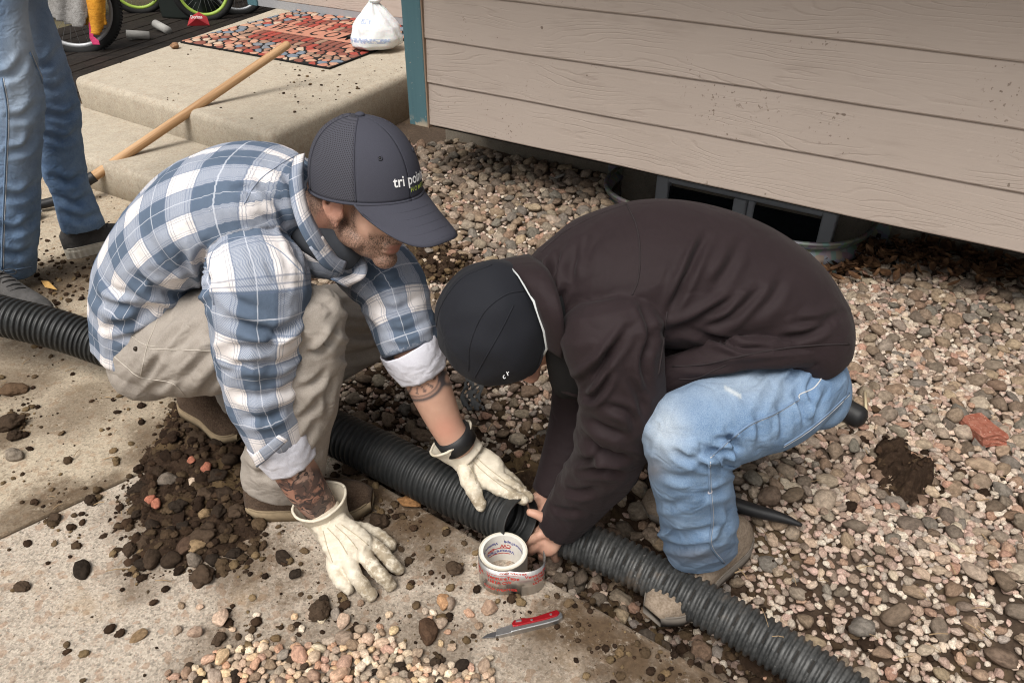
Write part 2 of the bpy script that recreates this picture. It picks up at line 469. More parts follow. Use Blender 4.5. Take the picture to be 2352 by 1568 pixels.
# local axes: x along the wall to the right, y into the house, z up
EXPO = .1755; L = 4.6
def board_mesh(x0, x1, jit):
    # lapped board: thick lower edge, thin upper edge tucked under the next
    n = 40
    V, F = [], []
    for i in range(n + 1):
        x = x0 + (x1 - x0) * i / n
        w = .0012 * math.sin(x * 3.1 + jit) + .0008 * math.sin(x * 9.7 + jit * 2)
        prof = [(-.0155, .0 + w), (-.0175, .004 + w), (-.0095, EXPO + .018), (.004, EXPO + .018), (.004, .0 + w)]
        V += [(x, y, z) for y, z in prof]
    for i in range(n):
        a, b = i * 5, (i + 1) * 5
        for j in range(5): F.append((a + j, b + j, b + (j + 1) % 5, a + (j + 1) % 5))
    F.append((0, 1, 2, 3, 4)); F.append(tuple(n * 5 + j for j in (4, 3, 2, 1, 0)))
    me = mesh('board', V, F)
    bm = bmesh.new(); bm.from_mesh(me); bmesh.ops.recalc_face_normals(bm, faces=bm.faces[:]); bm.to_mesh(me); bm.free()
    return me
for r_ in range(8):
    link('board', board_mesh(.004, L, r_ * 1.7), M_siding, house, loc=(0, 0, WZ + r_ * EXPO))
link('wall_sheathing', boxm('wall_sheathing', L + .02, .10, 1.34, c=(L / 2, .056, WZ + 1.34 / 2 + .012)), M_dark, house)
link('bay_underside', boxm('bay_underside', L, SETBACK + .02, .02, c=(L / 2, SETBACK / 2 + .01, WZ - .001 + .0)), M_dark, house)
# corner boards
tw = .098
def trim_mesh(sx, sy, sz, c, chip=True):
    me = boxm('corner_board', sx, sy, sz, .003, 1, c)
    return me
ztr = WZ - .012; htr = 1.34
link('corner_board', boxm('corner_board', tw, .028, htr, .003, 1, (0, 0, htr / 2)), M_trim, house, loc=(-tw / 2, -.012, ztr))
link('corner_board', boxm('corner_board', .026, .11, htr, .003, 1, (0, 0, htr / 2)), M_trim, house, loc=(-tw + .0125, .058, ztr))
link('trim_edge', boxm('trim_edge', .007, .03, htr, .001, 1, (0, 0, htr / 2)), plain('bare_wood_edge', (.24, .17, .12)), house, loc=(.0035, -.010, ztr))
# side wall of the bay, going back to the entry
BACK = 2.1
for r_ in range(8):
    me = board_mesh(.004, BACK, r_ * 2.3)
    o = link('board', me, M_siding, house, loc=(-tw + .022, .115, WZ + r_ * EXPO), rot=(0, 0, math.pi / 2))
    o.scale = (1, -1, 1); o.scale = (1, 1, 1)
    o.rotation_euler = (0, 0, -math.pi / 2); o.location = (-tw + .020, .115 + BACK, WZ + r_ * EXPO)
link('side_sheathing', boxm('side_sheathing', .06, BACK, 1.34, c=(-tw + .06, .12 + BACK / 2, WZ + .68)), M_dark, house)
# foundation under the overhang
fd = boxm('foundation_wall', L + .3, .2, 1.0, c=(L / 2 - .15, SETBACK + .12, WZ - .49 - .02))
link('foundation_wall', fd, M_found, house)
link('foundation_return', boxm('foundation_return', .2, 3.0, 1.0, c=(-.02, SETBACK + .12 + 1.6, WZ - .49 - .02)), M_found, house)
# unseen overhang added above the frame, set low to shade the upper boards
unseen_overhang = boxm('shade_overhang', L + .4, .85, .12, c=(L / 2 + .1, -.23, WZ + 1.41))
link('shade_overhang', unseen_overhang, plain('shade_overhang_paint', (.30, .25, .21)), house)
# entry wall behind the porch
eb = G(917, 60, PZ)[:2]
ey = float(np.dot(eb - WO, -wn))
ex0 = float(np.dot(G(604, 12, PZ)[:2] - WO, wd))
entry = empty('entry_wall', (*(WO - wn * ey + wd * ex0), 0), (0, 0, WALL_ROT))
tag(entry, 'recessed entry wall with taupe boards behind the doormat', 'wall')
LW = -ex0 + .35
M_sill = plain('grey_sill', (.30, .30, .31), .7)
link('base_flashing', boxm('base_flashing', LW, .03, .055, c=(LW / 2, .0, PZ + .028)), M_sill, entry)
for r_ in range(10):
    link('board', board_mesh(.0, LW, r_ * 1.1), M_siding, entry, loc=(0, .0, PZ + .056 + r_ * EXPO))
link('corner_board', boxm('corner_board', .10, .04, 2.0, .003, 1, (-.05, -.01, PZ + 1.0)), M_trim, entry)

# window and its well, in the shade under the bay
yw = SETBACK + .0
wx0, _ = hx(1512, 420, yw); wx1, _ = hx(1925, 500, yw); wm, _ = hx(1706, 470, yw)
wz1 = hx(1640, 440, yw)[1] + .026; wz0 = -.42
win = empty('basement_window', (0, 0, 0)); win.parent = house
win.name = 'window'
fw = .055
def wbar(x0, x1, z0, z1, nm='window_frame', th=.05, y=0):
    link(nm, boxm(nm, x1 - x0, th, z1 - z0, .004, 1, ((x0 + x1) / 2, yw - .0 + y, (z0 + z1) / 2)), M_frame, win)
wbar(wx0, wx0 + fw, wz0, wz1); wbar(wx1 - fw, wx1, wz0, wz1); wbar(wx0 + fw, wx1 - fw, wz1 - .022, wz1); wbar(wx0 + fw, wx1 - fw, wz0, wz0 + fw)
wbar(wm - .035, wm + .02, wz0 + fw, wz1 - .028, y=.002); wbar(wm + .022, wm + .05, wz0 + fw, wz1 - .028, 'sash', .03, .004)
for a, b in ((wx0 + fw, wm - .035), (wm + .05, wx1 - fw)):
    link('pane', boxm('pane', b - a, .008, wz1 - wz0 - .09, c=((a + b) / 2, yw + .002, (wz0 + wz1) / 2)), M_glass, win)
# corrugated steel well: half ring standing out of the foundation
wa, _ = hx(1412, 440, yw - .05); wb, _ = hx(1992, 545, yw - .02)
cx = (wa + wb) / 2; rx = (wb - wa) / 2; ry = .34
ztop = .115
well = empty('window_well', (WO[0], WO[1], 0), (0, 0, WALL_ROT)); tag(well, 'curved galvanised steel window well in front of the basement window', 'window well')
V, F = [], []
NZ, NT = 40, 56
for i in range(NZ + 1):
    z = ztop - .62 * i / NZ
    off = .012 * math.cos(2 * math.pi * (ztop - z) / .075) if i > 1 else .014
    for j in range(NT + 1):
        a = math.pi * j / NT
        # straight sides, round front
        cs, sn = math.cos(a), math.sin(a)
        px = cx - (rx + off) * np.sign(cs) * abs(cs) ** .55; py = SETBACK - .0 - (ry + off) * abs(sn) ** .8
        V.append((px, py, z))
for i in range(NZ):
    for j in range(NT):
        a = i * (NT + 1) + j; F.append((a, a + 1, a + NT + 2, a + NT + 1))
wme = mesh('well_wall', V, F)
wo = link('well_wall', wme, M_galv, well, True)
so = wo.modifiers.new('Solidify', 'SOLIDIFY'); so.thickness = .003
rim = [V[j] for j in range(NT + 1)]
tube('rolled_rim', rim, .009, M_galv, well, 8)
for xx in (wa - .035, wb + .035):
    link('flange', boxm('flange', .07, .004, .5, .001, 1, (xx, SETBACK + .012, -.12)), M_galv, well)
    for zz in (.07, -.08): link('bolt', boxm('bolt', .016, .012, .016, .004, 2, (xx, SETBACK + .006, zz)), M_dark, well)
# ------------------------------------------------------------------ gravel bed: river stones, pea gravel, crumbs
ZONES = [  # picture anchor: share of large, medium, pea stones; soil crumbs
 (1000, 350, .95, .3, .02, .0), (1150, 420, .95, .3, .02, .0), (1300, 430, .9, .3, 0, 0), (1050, 520, .9, .4, .1, .05), (1250, 520, .9, .4, .1, 0),
 (980, 600, .35, .5, .3, .9), (1120, 570, .7, .5, .4, .2), (1000, 680, .6, .6, .4, .2), (1400, 520, .9, .3, 0, 0),
 (1900, 600, .1, .1, 0, .5), (2100, 650, .9, .2, .0, .1), (2300, 680, .95, .2, .0, 0), (2250, 740, .8, .3, .3, 0), (2000, 740, .3, .7, 1, 0), (2200, 850, .25, .9, 1, 0),
 (2330, 850, .5, .6, .7, 0), (2050, 900, .35, .9, 1, .0), (2300, 960, .7, .6, .3, .15), (2100, 1060, .4, .6, .7, .45), (2250, 1130, .75, .7, .3, .1), (1900, 1030, .75, .6, .3, 0),
 (1780, 1100, .85, .5, .2, .1), (2000, 1180, .42, .7, .9, .05), (2300, 1300, .4, .7, 1, .05), (1900, 1230, .28, .7, 1, .05), (2100, 1330, .28, .7, 1, .1), (1800, 1300, .2, .4, .9, .3),
 (2000, 1430, .28, .7, 1, .2), (1780, 1440, .12, .25, .25, 1), (1900, 1520, .12, .3, .35, 1), (2200, 1500, .4, .7, .8, .4), (2330, 1450, .6, .6, .5, .2), (2080, 1560, .3, .4, .7, .6),
 (850, 880, .45, .6, .5, .8), (900, 960, .55, .5, .5, .9), (1100, 900, .8, .7, .6, .2), (1200, 930, .4, .7, 1, .2), (1100, 990, .25, .4, .4, 1), (1280, 1000, .12, .3, .5, .8),
 (1200, 1070, .25, .2, .2, 1), (1280, 1120, .08, .15, .2, 1), (1450, 1150, .75, .5, .2, .6), (1500, 1080, .8, .5, .1, .3), (1400, 1230, .6, .4, .1, .9), (1350, 1330, .35, .3, .1, 1), (1450, 1420, .4, .3, .1, 1), (1600, 1520, .4, .3, .1, 1),
 (600, 600, .4, .4, .3, .8), (760, 700, .5, .4, .3, .8),
]
_za = np.array(ZONES, float)
_zw = np.array([G(a, b, 0)[:2] for a, b in _za[:, :2]])
def zone(x, y):
    return zones(np.array([x]), np.array([y]))[0]
def zones(x, y):
    out = np.empty((len(x), 4))
    for i in range(0, len(x), 20000):
        d = np.hypot(_zw[None, :, 0] - x[i:i + 20000, None], _zw[None, :, 1] - y[i:i + 20000, None]); w = 1 / (d + .03) ** 3; w /= w.sum(1)[:, None]
        out[i:i + 20000] = w @ _za[:, 2:]
    return out
add_attr(ground.data, 'pale', np.clip(1 - 2.2 * zones(gx.ravel(), gy.ravel())[:, 3], 0, 1) * .55)
OCC = [np.array(p, float) for p in (
  [(200, 700), (300, 450), (470, 345), (700, 320), (720, 240), (960, 300), (1045, 500), (960, 600), (1030, 830), (1050, 985), (1210, 1150), (1230, 1240), (760, 1050), (740, 1120), (560, 1130), (500, 920), (250, 820)],
  [(990, 680), (1150, 600), (1400, 460), (1700, 490), (1960, 780), (1950, 930), (1680, 1050), (1720, 1230), (1650, 1340), (1900, 1568), (1700, 1568), (1300, 1290), (1220, 1150), (1330, 1000), (1300, 900), (1000, 850)])]
def in_pic(px, py, pad=0):
    return (px > -pad) & (px < 2352 + pad) & (py > -pad) & (py < 1568 + pad)
PX0, PX1, PY0, PY1, RES = -1.7, 3.2, .3, 3.75, .0025
occ = np.zeros((int((PY1 - PY0) / RES) + 1, int((PX1 - PX0) / RES) + 1), bool)
def allowed(x, y):
    s = sdist(x, y)
    ok = (s > .012) & ~in_poly(x, y, FARP)
    dw = (x - WO[0]) * wn[0] + (y - WO[1]) * wn[1]
    ok &= (dw > -SETBACK + .03)
    ok &= ~in_poly(x, y, [pFL, pC, pC + rdir * 3, pL1]) & ~in_poly(x, y, [sL, sC, pC, pFL])
    lx = (x - WO[0]) * wd[0] + (y - WO[1]) * wd[1]; ly = -dw
    ok &= ~((np.abs((lx - cx) / (rx + .03)) < 1) & (np.abs((SETBACK - ly) / (ry + .03)) < np.sqrt(np.clip(1 - np.abs((lx - cx) / (rx + .03)) ** 3, 0, 1))))
    return ok
BIG = [(140, 122, 104), (126, 113, 100), (156, 140, 121), (116, 104, 93), (150, 128, 106), (122, 116, 108), (168, 152, 134), (136, 112, 92), (144, 132, 118), (162, 142, 116), (122, 104, 88)]
MED = [(168, 146, 126), (150, 130, 113), (180, 158, 136), (134, 118, 104), (192, 168, 146), (160, 130, 110), (138, 130, 122), (198, 182, 160), (188, 152, 128), (176, 136, 114)]
PEA = [(204, 172, 150), (212, 190, 166), (190, 152, 132), (224, 208, 186), (176, 140, 118), (166, 144, 124), (200, 178, 156), (188, 146, 126), (214, 194, 172), (222, 190, 160), (176, 160, 146), (210, 166, 146)]
def pick(pal, n, sat=.78):
    c = np.array([srgb(*p)[:3] for p in pal])[rng.integers(0, len(pal), n)]
    c = c * (1 + .28 * (rng.random((n, 1)) - .5)) * (1 + .06 * (rng.random((n, 3)) - .5))
    g_ = c.mean(1, keepdims=True)
    return np.clip((g_ + (c - g_) * sat) * np.array([.93, .90, .86]), .01, .9)
stones = []   # x y z r  scl3 rot3 idx col3
def stamp(x, y, r, grow):
    i0, j0_ = int((y - PY0) / RES), int((x - PX0) / RES); q = int(r * grow / RES) + 1
    sl = (slice(max(0, i0 - q), i0 + q + 1), slice(max(0, j0_ - q), j0_ + q + 1))
    yy, xx = np.ogrid[sl[0].start - i0: occ[sl].shape[0] + sl[0].start - i0, sl[1].start - j0_: occ[sl].shape[1] + sl[1].start - j0_]
    return sl, (yy * yy + xx * xx) <= (r * grow / RES) ** 2
def bigden(Zk, k): return Zk ** (1.7 if k == 0 else 1.2 if k == 1 else 1.0)
def scatter(n, rlo, rhi, k, pal, test=.78, fill=.86, power=2.0, lift=.35, region=None):
    x = rng.uniform(PX0 + .02, PX1 - .02, n); y = rng.uniform(PY0 + .02, PY1 - .02, n)
    ok = allowed(x, y); px, py = pj(np.stack([x, y, 0 * x], 1))
    ok &= in_pic(px, py, 330) | ((px > 2000) & (px < 3500) & (py > 300) & (py < 1900))
    x, y, px, py = x[ok], y[ok], px[ok], py[ok]
    Z = zones(x, y); ok = rng.random(len(x)) < bigden(Z[:, k], k); x, y, Z = x[ok], y[ok], Z[ok]
    h = ground_h(x, y)
    out = []
    for i in range(len(x)):
        p = Z[i]
        r = rlo + (rhi - rlo) * rng.random() ** power
        sl, d = stamp(x[i], y[i], r, test)
        if occ[sl][d].any(): continue
        sl, d = stamp(x[i], y[i], r, fill)
        occ[sl] |= d
        e = rng.uniform(.78, 1.28); fl = rng.uniform(.5, .82)
        sc = np.array([r * e, r / e, r * fl])
        rot = np.array([rng.normal(0, .28), rng.normal(0, .28), rng.uniform(0, 6.28)])
        col = pick(pal, 1, .50 if k == 2 else .74)[0]
        dirt = np.clip(p[3] - .35, 0, .6) * 1.35
        col = col * (1 - dirt * rng.random() ** .7) 
        out.append((x[i], y[i], h[i] + r * lift + rng.uniform(-.1, .12) * r, r, *sc, *rot, rng.integers(0, 10), *col, k))
    stones.extend(out)
    return len(out)
nb = scatter(16000, .022, .031, 0, BIG, .76, .88, 1.8, .42)
nb2 = scatter(26000, .015, .023, 0, BIG, .76, .88, 1.2, .42)
nm = scatter(45000, .010, .017, 1, MED, .76, .88, 1.2, .5)
npea = scatter(380000, .0054, .0118, 2, PEA, .66, .82, 1.5, .6)
occ[:] = False
scatter(90000, .0050, .0110, 2, PEA, .80, .95, 1.4, .9)
scatter(30000, .009, .0165, 1, MED, .85, .95, 1.2, .8)
# a few strays lying on top
occ[:] = False
scatter(500, .013, .024, 0, BIG, .8, .9, 1.2, 1.25)
scatter(2600, .008, .013, 1, MED, .8, .9, 1.2, 1.6)
S = np.array(stones)

def pebble_mesh(name, seed, sub=3, amp=.22, flat=False):
    bm = bmesh.new(); bmesh.ops.create_icosphere(bm, subdivisions=sub, radius=1)
    for v in bm.verts:
        c = v.co.copy()
        a = mnoise.noise(c * .9 + Vector((seed * 7.7, 0, 0))) * amp * 1.5 + mnoise.noise(c * 2.1 + Vector((0, seed * 3.3, 0))) * amp * .45
        v.co = c * (1 + a)
    if flat:
        for k in range(7):
            nrm = Vector((rnd_(), rnd_(), rnd_())).normalized(); dd = .62 + .2 * random.random()
            for v in bm.verts:
                q = v.co.dot(nrm)
                if q > dd: v.co -= nrm * (q - dd) * .85
    me = bpy.data.meshes.new(name); bm.to_mesh(me); bm.free(); me.shade_smooth()
    return me
def rnd_(): return random.uniform(-1, 1)
PEB = [pebble_mesh('stone', i, 2, .30, i % 3 != 0) for i in range(12)]

def pebble_mat(name, instanced):
    m = Mat(name, .9, .1)
    if instanced: col = m.attr('col', 'Color', 'INSTANCER')
    else: col = m.n('ShaderNodeObjectInfo', out='Color')
    v = m.obj(); rnd = m.n('ShaderNodeObjectInfo', out='Random')
    v = m.n('ShaderNodeVectorMath', {0: v, 1: m.comb(m.math('MULTIPLY', rnd, 60), 0, 0)}, operation='ADD')
    a = m.noise(v, 2.4, 5, .65); b = m.noise(v, 13, 3, .6)
    c = m.mix(m.step(a, .35, .68), m.mix(1.0, col, (.70, .68, .66, 1), 'MULTIPLY'), m.mix(1.0, col, (1.22, 1.2, 1.17, 1), 'MULTIPLY'))
    c = m.mix(m.math('MULTIPLY', m.step(b, .58, .7), .45), c, m.mix(1.0, c, (.55, .52, .5, 1), 'MULTIPLY'))
    c = m.mix(m.math('MULTIPLY', m.step(m.noise(v, 22, 2), .66, .72), .5), c, m.mix(1.0, c, (1.5, 1.5, 1.5, 1), 'MULTIPLY'))
    vein = m.step(m.math('ABSOLUTE', m.math('SUBTRACT', m.noise(v, 1.6, 2, .5, .6), .5)), .02, .0)
    c = m.mix(m.math('MULTIPLY', vein, .35), c, m.mix(1.0, c, (1.5, 1.45, 1.4, 1), 'MULTIPLY'))
    m.set(color=c, normal=m.bump(m.math('ADD', a, m.math('MULTIPLY', b, .5)), .35, .12)); return m.m
M_peb_i = pebble_mat('pebble_stone_loose', True)
M_peb_o = pebble_mat('pebble_stone', False)
def clod_mat(name, instanced=True):
    m = Mat(name, .96, .08)
    v = m.pos(); a = m.noise(v, 120, 5, .7)
    base = m.attr('col', 'Color', 'INSTANCER') if instanced else m.n('ShaderNodeObjectInfo', out='Color')
    c = m.mix(a, m.mix(1.0, base, (.45, .45, .45, 1), 'MULTIPLY'), m.mix(1.0, base, (1.6, 1.55, 1.5, 1), 'MULTIPLY'))
    m.set(color=c, normal=m.bump(a, .9, .006)); return m.m
M_clod_i = clod_mat('soil_clod_loose'); M_clod_o = clod_mat('soil_clod', False)

def instancer_tree(name, mat, sub, amp, freq, nvar=10, smooth=True):
    nt = bpy.data.node_groups.new(name, 'GeometryNodeTree')
    nt.interface.new_socket('Geometry', in_out='INPUT', socket_type='NodeSocketGeometry')
    nt.interface.new_socket('Geometry', in_out='OUTPUT', socket_type='NodeSocketGeometry')
    N = nt.nodes; Lk = nt.links
    gi = N.new('NodeGroupInput'); go = N.new('NodeGroupOutput')
    join = N.new('GeometryNodeJoinGeometry')
    for k_ in range(nvar):
        ico = N.new('GeometryNodeMeshIcoSphere'); ico.inputs['Radius'].default_value = 1; ico.inputs['Subdivisions'].default_value = sub
        pos = N.new('GeometryNodeInputPosition'); add = N.new('ShaderNodeVectorMath'); add.operation = 'ADD'; add.inputs[1].default_value = (k_ * 5.1, k_ * 2.7, 0)
        Lk.new(pos.outputs[0], add.inputs[0])
        nz = N.new('ShaderNodeTexNoise'); nz.inputs['Scale'].default_value = freq; nz.inputs['Detail'].default_value = 2 if freq < 1.5 else 4
        Lk.new(add.outputs[0], nz.inputs['Vector'])
        sub_ = N.new('ShaderNodeMath'); sub_.operation = 'SUBTRACT'; sub_.inputs[1].default_value = .5; Lk.new(nz.outputs[0], sub_.inputs[0])
        mul = N.new('ShaderNodeMath'); mul.operation = 'MULTIPLY'; mul.inputs[1].default_value = amp; Lk.new(sub_.outputs[0], mul.inputs[0])
        sc = N.new('ShaderNodeVectorMath'); sc.operation = 'SCALE'; Lk.new(pos.outputs[0], sc.inputs[0]); Lk.new(mul.outputs[0], sc.inputs['Scale'])
        sp = N.new('GeometryNodeSetPosition'); Lk.new(ico.outputs[0], sp.inputs['Geometry']); Lk.new(sc.outputs[0], sp.inputs['Offset'])
        sm = N.new('GeometryNodeSetMaterial'); sm.inputs['Material'].default_value = mat; Lk.new(sp.outputs[0], sm.inputs['Geometry'])
        ss = N.new('GeometryNodeSetShadeSmooth'); ss.inputs['Shade Smooth'].default_value = smooth; Lk.new(sm.outputs[0], ss.inputs['Geometry'])
        g2 = N.new('GeometryNodeGeometryToInstance'); Lk.new(ss.outputs[0], g2.inputs[0]); Lk.new(g2.outputs[0], join.inputs[0])
    m2p = N.new('GeometryNodeMeshToPoints'); Lk.new(gi.outputs[0], m2p.inputs['Mesh'])
    iop = N.new('GeometryNodeInstanceOnPoints'); iop.inputs['Pick Instance'].default_value = True
    Lk.new(m2p.outputs[0], iop.inputs['Points']); Lk.new(join.outputs[0], iop.inputs['Instance'])
    def na(nm, typ):
        a = N.new('GeometryNodeInputNamedAttribute'); a.data_type = typ; a.inputs['Name'].default_value = nm; return a.outputs['Attribute']
    Lk.new(na('idx', 'INT'), iop.inputs['Instance Index'])
    e2r = N.new('FunctionNodeEulerToRotation'); Lk.new(na('rot', 'FLOAT_VECTOR'), e2r.inputs[0]); Lk.new(e2r.outputs[0], iop.inputs['Rotation'])
    Lk.new(na('scl', 'FLOAT_VECTOR'), iop.inputs['Scale'])
    Lk.new(iop.outputs[0], go.inputs[0])
    return nt
GN_PEB = instancer_tree('pebble_instances', M_peb_i, 3, 1.35, 1.05)
GN_CLOD = instancer_tree('clod_instances', M_clod_i, 3, 1.5, 1.9, 8)
def points_object(name, A, tree, parent=None):
    """A: rows x y z  scl3 rot3 idx col3"""
    me = mesh(name, A[:, :3], [])
    add_attr(me, 'scl', A[:, 3:6], 'FLOAT_VECTOR'); add_attr(me, 'rot', A[:, 6:9], 'FLOAT_VECTOR')
    a = me.attributes.new('idx', 'INT', 'POINT'); a.data.foreach_set('value', A[:, 9].astype(np.int32))
    add_attr(me, 'col', np.hstack([A[:, 10:13], np.ones((len(A), 1))]), 'FLOAT_COLOR')
    o = bpy.data.objects.new(name, me); COL.objects.link(o)
    md = o.modifiers.new('pebbles', 'NODES'); md.node_group = tree
    if parent is not None: o.parent = parent
    return o
# the 300 stones that show largest are parts of the bed, the rest is loose gravel
px, py = pj(S[:, :3]); dep = (S[:, :3] - _C) @ _f
vis = in_pic(px, py, -10)
for P_ in OCC: vis &= ~in_poly(px, py, P_)
size = np.where(vis, S[:, 3] * FPX / dep, 0)
order = np.argsort(-size)[:300]
mask = np.zeros(len(S), bool); mask[order] = True
bed = ground
for r_ in S[mask]:
    o = bpy.data.objects.new('stone', PEB[int(r_[10]) % 12]); COL.objects.link(o)
    o.location = r_[:3]; o.scale = r_[4:7] * 1.0; o.rotation_euler = r_[7:10]
    o.color = (*r_[11:14], 1); o.parent = bed
for me in PEB: me.materials.append(M_peb_o)
R = S[~mask]
gravel = points_object('gravel', R[:, [0, 1, 2, 4, 5, 6, 7, 8, 9, 10, 11, 12, 13]], GN_PEB)
tag(gravel, 'mixed river stones and pinkish pea gravel covering the bed', 'gravel', kind='stuff')

# crumbs of damp soil
def crumbs(n, fn, rlo, rhi, power, cols, lift=.3, hz=None):
    """fn(x,y)->density; returns rows"""
    x = rng.uniform(-3.2, 3.0, n); y = rng.uniform(.3, 3.7, n)
    px, py = pj(np.stack([x, y, 0 * x], 1)); ok = in_pic(px, py, 250); x, y, px, py = x[ok], y[ok], px[ok], py[ok]
    d = fn(x, y, px, py); ok = rng.random(len(x)) < d; x, y = x[ok], y[ok]; m = len(x)
    r = rlo + (rhi - rlo) * rng.random(m) ** power
    z = (ground_h(x, y) if hz is None else hz(x, y)) + r * lift
    c = np.array(cols)[rng.integers(0, len(cols), m)] * (1 + .5 * (rng.random((m, 1)) - .5))
    return np.column_stack([x, y, z, r * rng.uniform(.8, 1.3, m), r * rng.uniform(.8, 1.2, m), r * rng.uniform(.5, .85, m), rng.uniform(-.5, .5, m), rng.uniform(-.5, .5, m), rng.uniform(0, 6.28, m), rng.integers(0, 8, m), c])
SOILC = [(.032, .020, .013), (.045, .028, .018), (.06, .040, .025), (.025, .016, .011), (.075, .052, .032)]
TANC = [(.13, .09, .05), (.16, .115, .065), (.10, .07, .042)]
def bed_soil(x, y, px, py):
    ok = allowed(x, y)
    out = np.zeros(len(x))
    out[ok] = zones(x[ok], y[ok])[:, 3] ** 1.5
    return out
cr = crumbs(110000, bed_soil, .003, .017, 3.2, SOILC, .35)
soil = points_object('soil_crumbs', cr, GN_CLOD)
tag(soil, 'crumbs of dark dug soil strewn over the gravel bed and trench', 'soil', kind='stuff')
# ------------------------------------------------------------------ cloth and body tools
WY = np.array([0, 1.0, 0])
def loft(sec, lat=None, M=None, seg=44, cap=(.5, .5), step=.012, exp=2.0, world=False):
    """sections (px, py, Y, half width in picture px, depth ratio) -> closed lofted skin with (s, th)"""
    C, RW, K = [], [], []
    for a in sec:
        if world: p = np.array(a[:3], float); rw = a[3]
        else: p = Q(a[0], a[1], a[2]); rw = pxlen(p, a[3])
        C.append(p); RW.append(rw); K.append(a[4] if len(a) > 4 else 1.0)
    D = np.column_stack([C, RW, K])
    fine = catmull(D, 60)
    ln = np.sum(np.linalg.norm(np.diff(fine[:, :3], axis=0), axis=1))
    if M is None: M = max(6, int(ln / step))
    D = resample(fine, M)
    P, RW, K = D[:, :3], D[:, 3], D[:, 4]
    T = np.gradient(P, axis=0); T /= np.linalg.norm(T, axis=1)[:, None]
    V, S, TH = [], [], []
    s = np.concatenate([[0], np.cumsum(np.linalg.norm(np.diff(P, axis=0), axis=1))])
    th = np.linspace(0, 2 * math.pi, seg, endpoint=False)
    ct, st = np.cos(th), np.sin(th)
    if exp != 2.0:
        ct, st = np.sign(ct) * np.abs(ct) ** (2 / exp), np.sign(st) * np.abs(st) ** (2 / exp)
    rings = []
    for i in range(M):
        view = P[i] - _C; view = view / np.linalg.norm(view)
        L = view if lat is None else np.asarray(lat, float)
        dep = L - T[i] * (L @ T[i]); dep /= np.linalg.norm(dep) + 1e-9
        side = np.cross(T[i], dep)
        sv = np.cross(T[i], view); nv = np.linalg.norm(sv)
        if nv > .25 and not world: 
            sv /= nv; a_ = RW[i] / math.sqrt((side @ sv) ** 2 + (K[i] * (dep @ sv)) ** 2)
        else: a_ = RW[i]
        rings.append((P[i], side * a_, dep * a_ * K[i], s[i], T[i] * a_))
    ext = []
    for f_ in ((1.0, 0.0), (.80, .6), (.45, .88)):
        ext.append(f_)
    full = []
    if cap[0] > 0:
        P0, A0_, B0, s0_, T0 = rings[0]
        for k_ in (2, 1): full.append((P0 - T0 * cap[0] * ext[k_][1], A0_ * ext[k_][0], B0 * ext[k_][0], s0_ - .01 * k_))
    full += [r[:4] for r in rings]
    if cap[1] > 0:
        P0, A0_, B0, s0_, T0 = rings[-1]
        for k_ in (1, 2): full.append((P0 + T0 * cap[1] * ext[k_][1], A0_ * ext[k_][0], B0 * ext[k_][0], s0_ + .01 * k_))
    for P0, A0_, B0, s0_ in full:
        V.append(P0 + ct[:, None] * A0_ + st[:, None] * B0); S.append(np.full(seg, s0_)); TH.append(th)
    n = len(full); F = []
    for i in range(n - 1):
        for j in range(seg):
            k_ = (j + 1) % seg; F.append((i * seg + j, i * seg + k_, (i + 1) * seg + k_, (i + 1) * seg + j))
    F.append(tuple(range(seg - 1, -1, -1))); F.append(tuple((n - 1) * seg + j for j in range(seg)))
    return dict(V=np.vstack(V), F=F, s=np.concatenate(S), th=np.concatenate(TH), len=s[-1])
def ellipsoid(c, r, frame=None, n=16, m=24):
    th = np.linspace(0, math.pi, n); ph = np.linspace(0, 2 * math.pi, m, endpoint=False)
    V = [(0, 0, 1)]
    for t in th[1:-1]:
        for p in ph: V.append((math.sin(t) * math.cos(p), math.sin(t) * math.sin(p), math.cos(t)))
    V.append((0, 0, -1)); V = np.array(V) * np.array(r) 
    F = []
    for j in range(m): F.append((0, 1 + j, 1 + (j + 1) % m))
    for i in range(n - 3):
        for j in range(m): F.append((1 + i * m + j, 1 + (i + 1) * m + j, 1 + (i + 1) * m + (j + 1) % m, 1 + i * m + (j + 1) % m))
    e = len(V) - 1
    for j in range(m): F.append((e, 1 + (n - 3) * m + (j + 1) % m, 1 + (n - 3) * m + j))
    V = V + np.array(c)
    if frame is not None: V = frame[0] + V @ frame[1]
    return dict(V=V, F=F, s=np.zeros(len(V)), th=np.zeros(len(V)), len=0)
def tubeL(P, R, seg=12):
    V, F = tube_geo(resample(catmull(np.column_stack([P, np.broadcast_to(R, (len(P),))]), 40), 24)[:, :3], resample(catmull(np.column_stack([P, np.broadcast_to(R, (len(P),))]), 40), 24)[:, 3], seg)
    # round ends
    c0 = ellipsoid(P[0], (np.broadcast_to(R, (len(P),))[0],) * 3); c1 = ellipsoid(P[-1], (np.broadcast_to(R, (len(P),))[-1],) * 3)
    o = len(V); o2 = o + len(c0['V'])
    return dict(V=np.vstack([V, c0['V'], c1['V']]), F=F + [tuple(i + o for i in f) for f in c0['F']] + [tuple(i + o2 for i in f) for f in c1['F']], s=np.zeros(o2 + len(c1['V'])), th=np.zeros(o2 + len(c1['V'])), len=0)
